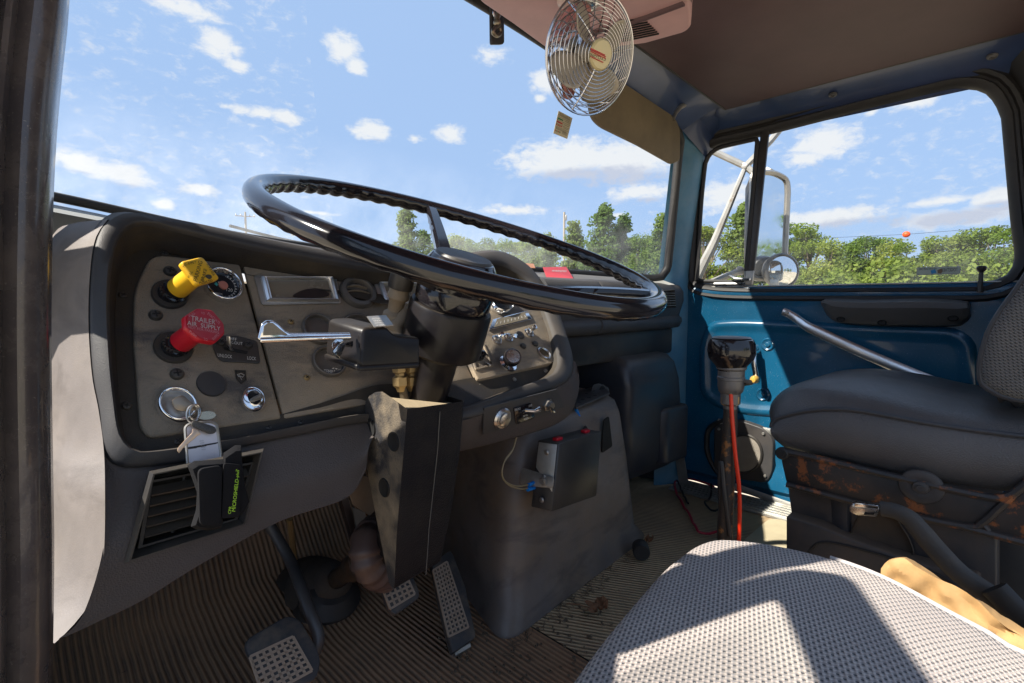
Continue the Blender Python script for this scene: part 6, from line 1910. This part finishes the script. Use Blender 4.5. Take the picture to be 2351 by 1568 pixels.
# ================================================================== gear lever
gs = thing('gear_lever', 'tall rust streaked gear lever with black knob and range selector', 'gear lever', onX(.93)(1660, 1430))
gx = PL((.93, .36, 0), (-.93, -.36, 0))
MB().tube([gx(1664, 1480), gx(1664, 1220), gx(1672, 1050), gx(1676, 975), gx(1677, 925)], [.014, .0135, .013, .0125, .011], 14).build('lever', rustpole, gs)
MB().tube(cr([gx(1655, 1180, .0), gx(1652, 1105, .008), gx(1656, 1060, .012), gx(1664, 1140, .016), gx(1676, 1230, .012)], 24), .004, 8).build('lever_cable', wire_black, gs)
ax_u = V((1, 0, 0)) * 0 + RT; zz_ = V((0, 0, 1)); axv = zz_.cross(ax_u)
o = gx(1678, 880)
kn = MB(); kn.lathe(o, ax_u, axv, zz_, [(.0, -.046), (.012, -.046), (.012, -.040), (.017, -.036), (.017, -.018), (.0205, -.014), (.0225, -.006), (.0225, .006), (.0235, .007), (.0235, .012), (.0225, .013), (.0225, .024), (.0255, .027), (.0255, .033), (.022, .034), (0, .034)], 28)
kn.build('selector_collar', greymetal, gs)
o2 = gx(1678, 843)
kb2 = MB(); kb2.lathe(o2, ax_u, axv, zz_, [(.022, -.006), (.026, .002), (.038, .016), (.0405, .028), (.0395, .042), (.036, .050), (.028, .053), (0, .054)], 36)
kbo = kb2.build('knob', gloss_black, gs)
MB().lathe(o2, ax_u, axv, zz_, [(.033, .0525), (.030, .0545), (0, .0555)], 32).build('knob_cap', M('grey_knob_cap', (.20, .20, .20), .4, var=.15), kbo)
sl2 = MB(); sl2.loft([[gx(1700, 868, .01), gx(1726, 872, .008), gx(1730, 880, .004), gx(1700, 882, .0)], [gx(1700, 876, .01), gx(1722, 884, .008), gx(1729, 883, .004), gx(1700, 888, .0)]], True, (True, True))
sl2.build('range_switch', satin_black, gs, bevel=.001)
fx = MB()
for q in ((1666, 912), (1689, 910)):
    fx.lathe(gx(q[0], q[1], .006), ax_u, axv, zz_, [(.006, -.014), (.0075, -.012), (.0075, 0), (.005, .002), (.005, .012), (0, .012)], 6)
fx.build('hose_fitting', brass, gs)
MB().tube(cr([gx(1678, 902, .015), gx(1681, 960, .016), gx(1688, 1040, .016), gx(1697, 1120, .014), gx(1698, 1200, .012), gx(1694, 1300, .01), gx(1690, 1480, .008)], 60), .0036, 10).build('air_hose', orange_red, gs)
MB().tube([gx(1678, 896, .015), gx(1678, 903, .015)], .0046, 10).build('hose_collar', M('green_collar', (.05, .30, .16), .5), gs)

# ================================================================== overhead console
oc = thing('overhead_console', 'mauve plastic overhead console with slotted speaker grille', 'console', (.75, .55, .55))
ZC = .495
zc = onZ(ZC)
foot_ = [zc(1100, 4), zc(1175, 55), zc(1262, 118), zc(1330, 120), zc(1440, 106), zc(1482, 101), zc(1572, 76), zc(1586, 66), zc(1588, 40), zc(1575, -60), zc(1400, -160), zc(1150, -140), zc(1080, -40)]
fpn = rpoly(foot_, [.01, 0, .02, .01, 0, 0, .02, .02, 0, .02, 0, .02, .0], 4)
cm = MB(); cm.loft([inset(fpn, .985), [p + V((0, 0, .006)) for p in fpn], [p + V((.004, 0, .10)) for p in fpn]], True, (True, False))
oco = cm.build('housing', console_mat, oc, bevel=.004)
# raised step across the underside
st_ = MB(); st_.prism(pxpoly(zc, [(1104, 2), (1180, 58), (1290, 96), (1430, 50), (1560, 12), (1555, -60), (1400, -140), (1150, -120)], -.004), (0, 0, .004)) if False else None
gp = MB(); gp.tube([zc(1285, 95, -.0), zc(1370, 72), zc(1480, 40), zc(1570, 6)], .006, 8); gp.build('console_step', console_dark, oc)
gp2 = MB()
for k in range(9):
    f_ = k / 8
    a = V(zc(1418, 51)).lerp(zc(1428, 94), f_); b = V(zc(1478, 40)).lerp(zc(1513, 76), f_)
    gp2.box((a + b) / 2 + V((0, 0, -.0006)), ((b - a).length, .0024, .003), None, ((b - a).normalized(), V((0, 0, 1)).cross((b - a).normalized()), V((0, 0, 1))))
gp2.build('grille_slots', hole_mat, oc)
MB().prism([zc(1556, -30) + V((0, -.004, .012)), zc(1584, 20) + V((.0045, 0, .012)), zc(1584, 20) + V((.0045, 0, .075)), zc(1556, -30) + V((0, -.004, .075))], (.001, .0, 0)).build('cubby_opening', hole_mat, oc)

# ================================================================== fan
fan = thing('dashboard_fan', 'chrome wire cage fan with beige blades hanging from the overhead console', 'fan', onZ(.5)(1340, 5))
fc0 = ray(1352, 126); fc0 = fc0 / fc0.length * .83
vd = ray(1352, 126).normalized(); rr_ = vd.cross(V((0, 0, 1))).normalized()
ax = (-vd * cos(R(40)) + rr_ * sin(R(40))); ax.z -= .03; ax.normalize()
fu_ = V((0, 0, 1)).cross(ax).normalized(); fv_ = ax.cross(fu_)
FR = .0765


def dome(r): return .020 * (1 - (r / FR) ** 2.2) + .006


guard_wire = M('guard_wire', (.62, .61, .62), .2, 1., var=.1)
cg = MB()
for k in range(13):
    r_ = .016 + (FR - .016) * k / 12
    n_ = 48
    cg.tube([fc0 + (fu_ * cos(t) + fv_ * sin(t)) * r_ + ax * dome(r_) for t in [2 * pi * i / n_ for i in range(n_)]], .00055 if k < 12 else .0014, 6, closed=True)
for k in range(3):
    t = R(20 + 120 * k)
    d = fu_ * cos(t) + fv_ * sin(t)
    cg.tube([fc0 + d * r_ + ax * (dome(r_) - .0015) for r_ in [.014 + (FR - .014) * i / 10 for i in range(11)]], .0012, 6)
cg.build('front_guard', guard_wire, fan)
bgd = MB()
for k in range(5):
    r_ = .03 + (FR - .03) * k / 4
    bgd.tube([fc0 + (fu_ * cos(t) + fv_ * sin(t)) * r_ - ax * (.042 * (1 - (r_ / FR) ** 2.5) - .004) for t in [2 * pi * i / 48 for i in range(48)]], .0012, 6, closed=True)
for k in range(22):
    t0 = 2 * pi * k / 22
    bgd.tube([fc0 + (fu_ * cos(t0 + 1.0 * f_) + fv_ * sin(t0 + 1.0 * f_)) * (.03 + (FR - .03) * f_) - ax * (.042 * (1 - ((.03 + (FR - .03) * f_) / FR) ** 2.5) - .004) for f_ in [i / 8 for i in range(9)]], .001, 5)
bgd.build('rear_guard', guard_wire, fan)
for k in range(4):
    t = R(38 + 90 * k); blm = MB(); rws = []
    for i in range(9):
        f_ = i / 8; r_ = .014 + .050 * f_
        hw = R(16 + 16 * sin(pi * min(1, f_ * .75 + .15)))
        rws.append([fc0 + (fu_ * cos(t + a) + fv_ * sin(t + a)) * r_ * (1 - .10 * (abs(a / hw) ** 3) * f_) + ax * (.004 + .018 * (a / hw) * (.5 + .5 * f_)) for a in [hw * (-1 + j / 4) for j in range(9)]])
    blm.loft(rws, False)
    bo_f = blm.build('blade', blade_mat, fan, ang=70)
    md = bo_f.modifiers.new('sol', 'SOLIDIFY'); md.thickness = .0014
MB().lathe(fc0, fu_, fv_, ax, [(.016, -.012), (.0165, .010), (.012, .014), (0, .014)], 28).build('blade_hub', blade_mat, fan)
mt_ = MB(); mt_.lathe(fc0, fu_, fv_, ax, [(0, -.075), (.018, -.075), (.028, -.066), (.030, -.035), (.026, -.02), (.010, -.016), (.010, -.01)], 28); mt_.build('motor', chrome, fan)
cpm = MB(); cpm.lathe(fc0 + ax * .024, fu_, fv_, ax, [(.019, -.002), (.0195, .001), (.017, .004), (0, .0052)], 36); fcap = cpm.build('badge', cream, fan)
fpl = PL(fc0 + ax * .0292, ax)
cx_, cy_ = 1374, 127
text('CYCLONE', fpl, (1372, 131), (-38, -12), (-1, 7), black_ink, fcap, w=.0004)
for (a, b) in (((1354, 113), (1392, 131)), ((1354, 117), (1392, 135)), ((1354, 129), (1386, 144)), ((1354, 110), (1390, 127))):
    p0, p1 = fpl(*a), fpl(*b); e = (p1 - p0).normalized()
    MB().box((p0 + p1) / 2 + ax * .0003, ((p1 - p0).length * .92, .0011, .0006), None, (e, ax.cross(e), ax)).build('badge_stripe', st_red, fcap)
bs_ = zc(1335, 3)
mo_ = fc0 - ax * .06
MB().tube([bs_ + V((0, 0, .0)), bs_ + V((0, 0, -.02)), mo_ + V((0, 0, .05)), mo_ + V((0, 0, .02))], [.016, .017, .014, .014], 14).build('mount', faded_red, fan)
MB().lathe(bs_, (.028, 0, 0), (0, .028, 0), (0, 0, -1), [(1, -.002), (1, .006), (.8, .012), (.5, .014), (0, .014)], 24).build('mount_base', worn_chrome, fan)
MB().lathe(zc(1305, 6, -.012), (0, .016, 0), (0, 0, .013), (-1, -.2, 0), [(.9, -.006), (1, .0), (1, .012), (.8, .018), (0, .019)], 18).build('mount_knob', M('pale_worn_knob', (.58, .46, .42), .5, var=.2, vscale=60), fan)
MB().lathe(fc0 - ax * .045 - V((0, 0, .034)), fu_, fv_, -V((0, 0, 1)) * 1, [(.014, -.006), (.015, .0), (.012, .016), (0, .018)], 18).build('fan_switch', faded_red, fan)

# ================================================================== sun visor
vs = thing('sun_visor', 'folded down brown sun visor at the right end of the windscreen', 'sun visor', onY(.765)(1520, 270))
VP = PL((1.5, .765, .45), (.0, -1, -.10))
vq = rpoly(pxpoly(VP, [(1356, 225), (1362, 268), (1383, 290), (1470, 333), (1545, 376), (1562, 368), (1563, 296), (1550, 268), (1437, 192), (1380, 155)]), [.0, .02, .03, 0, .01, .012, .03, .02, .02, .01], 4)
MB().prism(vq, (0, .014, 0)).build('board', visor_mat, vs, bevel=.004)
VH = onY(.755)
MB().tube([VH(1545, 272), VH(1552, 258), VH(1562, 246), VH(1570, 240)], [.006, .006, .007, .009], 8).build('visor_arm', steel, vs)
MB().lathe(VH(1566, 243, -.015), (.022, 0, 0), (0, 0, .014), (-.2, -1, -.3), [(1, 0), (.9, .006), (0, .009)], 20).build('visor_base', M('violet_bracket', (.10, .05, .075), .45), vs)

# ================================================================== card stuck to the windscreen
ck_ = thing('windscreen_card', 'small cream instruction sticker on the windscreen below the fan', 'sticker', onY(.92)(1292, 286))
CP = PL((1.05, .88, .4), (.05, -1, -.30))
cq = [(1282, 254), (1314, 271), (1302, 319), (1270, 306)]
MB().prism(pxpoly(CP, cq), CP.n * .0006).build('paper', sticker_mat, ck_)


def cpx(u, v):                                                     # u across, v down the card
    a = [cq[0][k] + (cq[1][k] - cq[0][k]) * u for k in (0, 1)]; b = [cq[3][k] + (cq[2][k] - cq[3][k]) * u for k in (0, 1)]
    return tuple(a[k] + (b[k] - a[k]) * v for k in (0, 1))


def card_bar(u0, v0, u1, v1, mt, nm='print_bar'):
    MB().prism(pxpoly(CP, [cpx(u0, v0), cpx(u1, v0), cpx(u1, v1), cpx(u0, v1)], .0012), CP.n * .0003).build(nm, mt, ck_)


card_bar(.06, .27, .44, .33, st_green); card_bar(.06, .42, .46, .48, st_red)
for k in range(4):
    card_bar(.06 + k * .11, .56, .13 + k * .11, .61, st_red); card_bar(.06 + k * .11, .82, .12 + k * .11, .87, st_red if k % 2 == 0 else st_green)
for v_ in (.22, .37, .53, .66): card_bar(.02, v_, .98, v_ + .008, black_ink)
for v_ in (.06, .11, .15, .70, .74): card_bar(.10, v_, .86, v_ + .018, M('faint_print', (.25, .22, .16), .6) if v_ == .06 else bpy.data.materials['faint_print'])
for v_ in (.28, .44, .58, .76, .80, .85): card_bar(.58, v_, .92, v_ + .02, bpy.data.materials['faint_print'])

# ================================================================== hook with tag at the top of the windscreen
hk = thing('snap_hook', 'brassy snap hook with black tag hanging at the top of the windscreen', 'hook', onY(.75)(1142, 30))
HP = PL((.70, .74, .5), (.3, -1, 0))
MB().prism(rpoly(pxpoly(HP, [(1129, 14), (1157, 14), (1158, 97), (1154, 102), (1132, 102), (1130, 98)], -.010), .003, 3), -HP.n * .006).build('tag', satin_black, hk, bevel=.001)
MB().tube([HP(1140, -30), HP(1140, 16)], .002, 6).build('cord', wire_tan, hk)
MB().tube(cr([HP(x, y) for x, y in ((1134, 22), (1140, 13), (1149, 22), (1148, 36), (1140, 40), (1134, 34))], 30, True), .0022, 8, closed=True).build('ring', worn_chrome, hk)
MB().lathe(HP(1141, 30), RT, V((0, .5, 0)) + V((0, .5, 0)), V((0, 0, -1)), [(.0045, 0), (.0055, .004), (.004, .012), (.006, .014), (.006, .019), (.003, .022)], 14).build('swivel', M('brassy_steel', (.30, .25, .18), .35, .9), hk)
MB().tube(cr([HP(x, y) for x, y in ((1141, 46), (1147, 56), (1136, 64), (1132, 74), (1140, 82), (1150, 76), (1148, 64))], 40), [.0028 + .0012 * sin(pi * i / 39) for i in range(40)], 10).build('hook', bpy.data.materials['brassy_steel'], hk)

# ================================================================== keys in the ignition
ky = thing('key_bunch', 'bunch of keys with metal tags hanging from the ignition switch', 'keys', PN(440, 950, .04))
KP = PL(PN(450, 960, .035), (0, -1, .25))
MB().prism(rpoly(pxpoly(KP, [(392, 918), (418, 906), (448, 932), (452, 942), (428, 946), (402, 942)], -.006), .004, 3), KP.n * .003).build('key_head', M('brown_key_metal', (.26, .21, .16), .35, .8, var=.2), ky, bevel=.0008)
MB().tube([KP(418, 930, -.02), KP(412, 935, -.035)], .003, 6).build('key_shank', steel, ky)
for c_, r_ in (((443, 950), (14, 20)), ((448, 946), (12, 17))):
    o, u, v = ell(KP, c_, (r_[0], 2), (3, -r_[1]), .003)
    MB().tube([o + u * cos(t) + v * sin(t) for t in [2 * pi * i / 36 for i in range(36)]], .0013, 6, closed=True).build('key_ring', worn_chrome, ky)
o, u, v = ell(KP, (474, 954), (20, -4), (-6, -9), -.002)
MB().lathe(o, u, v, KP.n, [(1, 0), (1, .0016), (0, .0016)], 30).build('round_tag', M('olive_tag', (.36, .32, .24), .3, .9, var=.15), ky)
tq = [(424, 980), (436, 972), (482, 968), (497, 974), (507, 1048), (501, 1062), (474, 1074), (440, 1075), (430, 1066)]
tg = rpoly(pxpoly(KP, tq, .004), .006, 4)
tgo = MB().prism(tg, KP.n * .0012).build('dog_tag', M('matt_tag_metal', (.62, .57, .58), .42, .55, var=.06), ky)
MB().tube([p + KP.n * .0012 for p in resample(tg, 60)], .0016, 6, closed=True).build('tag_rim', alu, tgo)
for k in range(5): text('8420', KP, (463 + k * 1.1, 1012 + k * 5), (9, -1), (0, -2.4), M('tag_stamp', (.30, .28, .27), .5) if k == 0 else bpy.data.materials['tag_stamp'], tgo, w=.0058)
kt = rpoly(pxpoly(KP, [(437, 972), (443, 965), (492, 980), (496, 990), (490, 996), (480, 997), (440, 980)], .010), .003, 3)
kto = MB().prism(kt, KP.n * .004).build('rubber_fob', satin_black, ky, bevel=.001)
text('HONDA', KP, (467, 982), (36, 11), (1, -8), M('fob_relief', (.08, .08, .085), .4), kto, w=.0148)
k2p = [(406, 1035), (408, 1028), (425, 1009), (440, 994), (442, 984), (452, 986), (461, 997), (452, 1001), (447, 1006), (432, 1018), (420, 1028), (411, 1041)]
MB().prism(pxpoly(KP, k2p, .012), KP.n * .002).build('small_key', M('gold_rusty_key', (.58, .42, .30), .38, .8, spots=.4, scol=(.25, .09, .04), sscale=90), ky, bevel=.0005)
# ================================================================== black pouch hung on the floor outlet
pu = thing('rescue_mask_pouch', 'small black cloth pouch with lime lettering hanging over the floor outlet', 'pouch', LOW(500, 1200))
PP = PL((.2, .635, 0), (0, -1, .05))
fq2 = [(430, 1068), (446, 1058), (512, 1054), (513, 1040), (540, 1022), (552, 1022), (556, 1075), (560, 1110), (571, 1150), (560, 1172), (546, 1186), (520, 1188), (507, 1190), (505, 1210), (480, 1217), (446, 1213), (438, 1208), (450, 1170), (452, 1130), (440, 1095)]
pq = pxpoly(PP, fq2)
pm = MB(); pm.loft([[p + PP.n * .000 for p in pq], [p + PP.n * .0025 for p in inset(pq, 1.0)], [p + PP.n * .009 for p in inset(pq, .90)], [p + PP.n * .011 for p in inset(pq, .6)]], True, (True, True))
puo = pm.build('body', cloth_mat, pu, ang=40)
fl2 = rpoly(pxpoly(PP, [(512, 1062), (551, 1066), (548, 1184), (507, 1190), (510, 1120)], .012), .003, 3)
MB().prism(fl2, PP.n * .003).build('flap', cloth_mat, pu, bevel=.001)
lb = MB(); lb.prism(rpoly(pxpoly(PP, [(452, 1075), (508, 1066), (505, 1205), (456, 1205)], .012), .006, 3), PP.n * .005); lb.build('pocket', cloth_mat, pu, bevel=.002)
text('CPR', PP, (528, 1171), (3, -17), (-6.5, -1), green_ink, pu, w=.0158)
text('MICROSHIELD', PP, (540, 1137), (8, -74), (-8, -1), green_ink, pu, w=.0158)
text('-plus', PP, (546, 1089), (2, -19), (-8, -1), green_ink, pu, w=.0158)
text('TM', PP, (543, 1080), (.6, -5.5), (-3, -.5), green_ink, pu, w=.0158)
# ================================================================== bits on the floor
zf = onZ(ZF + .012)
for nm, lab, cat, mt, pts, r_ in (
        ('red_wire', 'loose dark red wire looping over the dusty passenger floor', 'wire', wire_red, ((1640, 1118), (1610, 1110), (1575, 1098), (1555, 1100), (1549, 1115), (1556, 1140), (1580, 1180), (1596, 1210), (1606, 1225), (1640, 1224), (1668, 1218)), .0036),
        ('black_wire', 'thin black wire with a bare end lying left of the gear lever', 'wire', wire_black, ((1500, 1085), (1530, 1092), (1555, 1108), (1565, 1130), (1580, 1160)), .003),
        ('black_wire', 'tangled black wire running from the door side to the gear lever foot', 'wire', wire_black, ((1520, 1082), (1570, 1080), (1610, 1085), (1630, 1105), (1632, 1140), (1618, 1158), (1640, 1175), (1655, 1170)), .003)):
    c_ = [zf(*q) for q in pts]
    w_ = thing(nm, lab, cat, c_[0])
    MB().tube([p + V((0, 0, .006 * abs(sin(i * .35)))) for i, p in enumerate(cr(c_, 60))], r_, 8).build('strand', mt, w_)
bt_ = thing('rubber_bung', 'short black rubber bung lying at the corner of the engine cover', 'bung', zf(1468, 1268))
c_ = zf(1468, 1272)
MB().lathe(c_ + V((-.01, -.01, .018)), V((0, 0, .021)), V((.012, -.017, 0)), V((.8, .6, 0)), [(0, -.018), (.9, -.018), (1, -.014), (1, .016), (.9, .02), (0, .02)], 22).build('bung', rubber, bt_)


def dry_leaf(px, py, s, lab, seed):
    rg_ = random.Random(seed); c = zf(px, py)
    t = thing('dry_leaf', lab, 'leaf', c, 'dry leaves on the floor')
    m_ = MB(); n_ = 22; rr = []
    for i in range(n_):
        a = 2 * pi * i / n_
        rr.append((a, s * (.62 + .38 * abs(sin(a * 2.5))) * rg_.uniform(.75, 1.1)))
    ring1 = [c + V((cos(a) * r_, sin(a) * r_ * .7, .006 + rg_.uniform(0, .022))) for a, r_ in rr]
    ring0 = [c + V((cos(a) * r_ * .45, sin(a) * r_ * .3, .004 + rg_.uniform(0, .010))) for a, r_ in rr]
    m_.loft([ring1, ring0], True, (False, True))
    b_ = m_.build('blade', leaf_dry, t, ang=20)
    MB().tube([c, c + V((-s * .7, s * .8, .012)), c + V((-s * .9, s * 1.5, .006))], .0012, 5).build('stem', leaf_dry, t)


dry_leaf(1372, 1402, .036, 'brown curled dry leaf on the mat in front of the driver seat', 1)
dry_leaf(1490, 1250, .020, 'small brown dry leaf beside the rubber bung', 2)
gt = random.Random(12); gm_ = MB()
for k in range(130):
    f_ = gt.random(); x, y = 1160 + (1460 - 1160) * f_ + gt.gauss(0, 14), 1478 + (1245 - 1478) * f_ + abs(gt.gauss(4, 14))
    p = zf(x, y); p.z = ZF + .006; a = gt.uniform(0, 3.14); L_ = gt.uniform(.003, .010)
    d = V((cos(a), sin(a), gt.uniform(-.1, .3))) * L_
    gm_.tube([p - d, p + d], gt.uniform(.0004, .0009), 4)
for k in range(120):
    x, y = gt.uniform(1000, 1420), gt.uniform(1380, 1568); p = zf(x, y); p.z = ZF + .006
    gm_.box(p, (gt.uniform(.002, .006), gt.uniform(.002, .005), .003), Matrix.Rotation(gt.uniform(0, 3), 3, 'Z'))
gd_ = gm_.build('floor_grit', M('grit', (.14, .10, .065), .9, var=.4)); tag(gd_, 'scattered grit and chaff along the foot of the engine cover', 'grit'); struct(gd_, 'stuff')
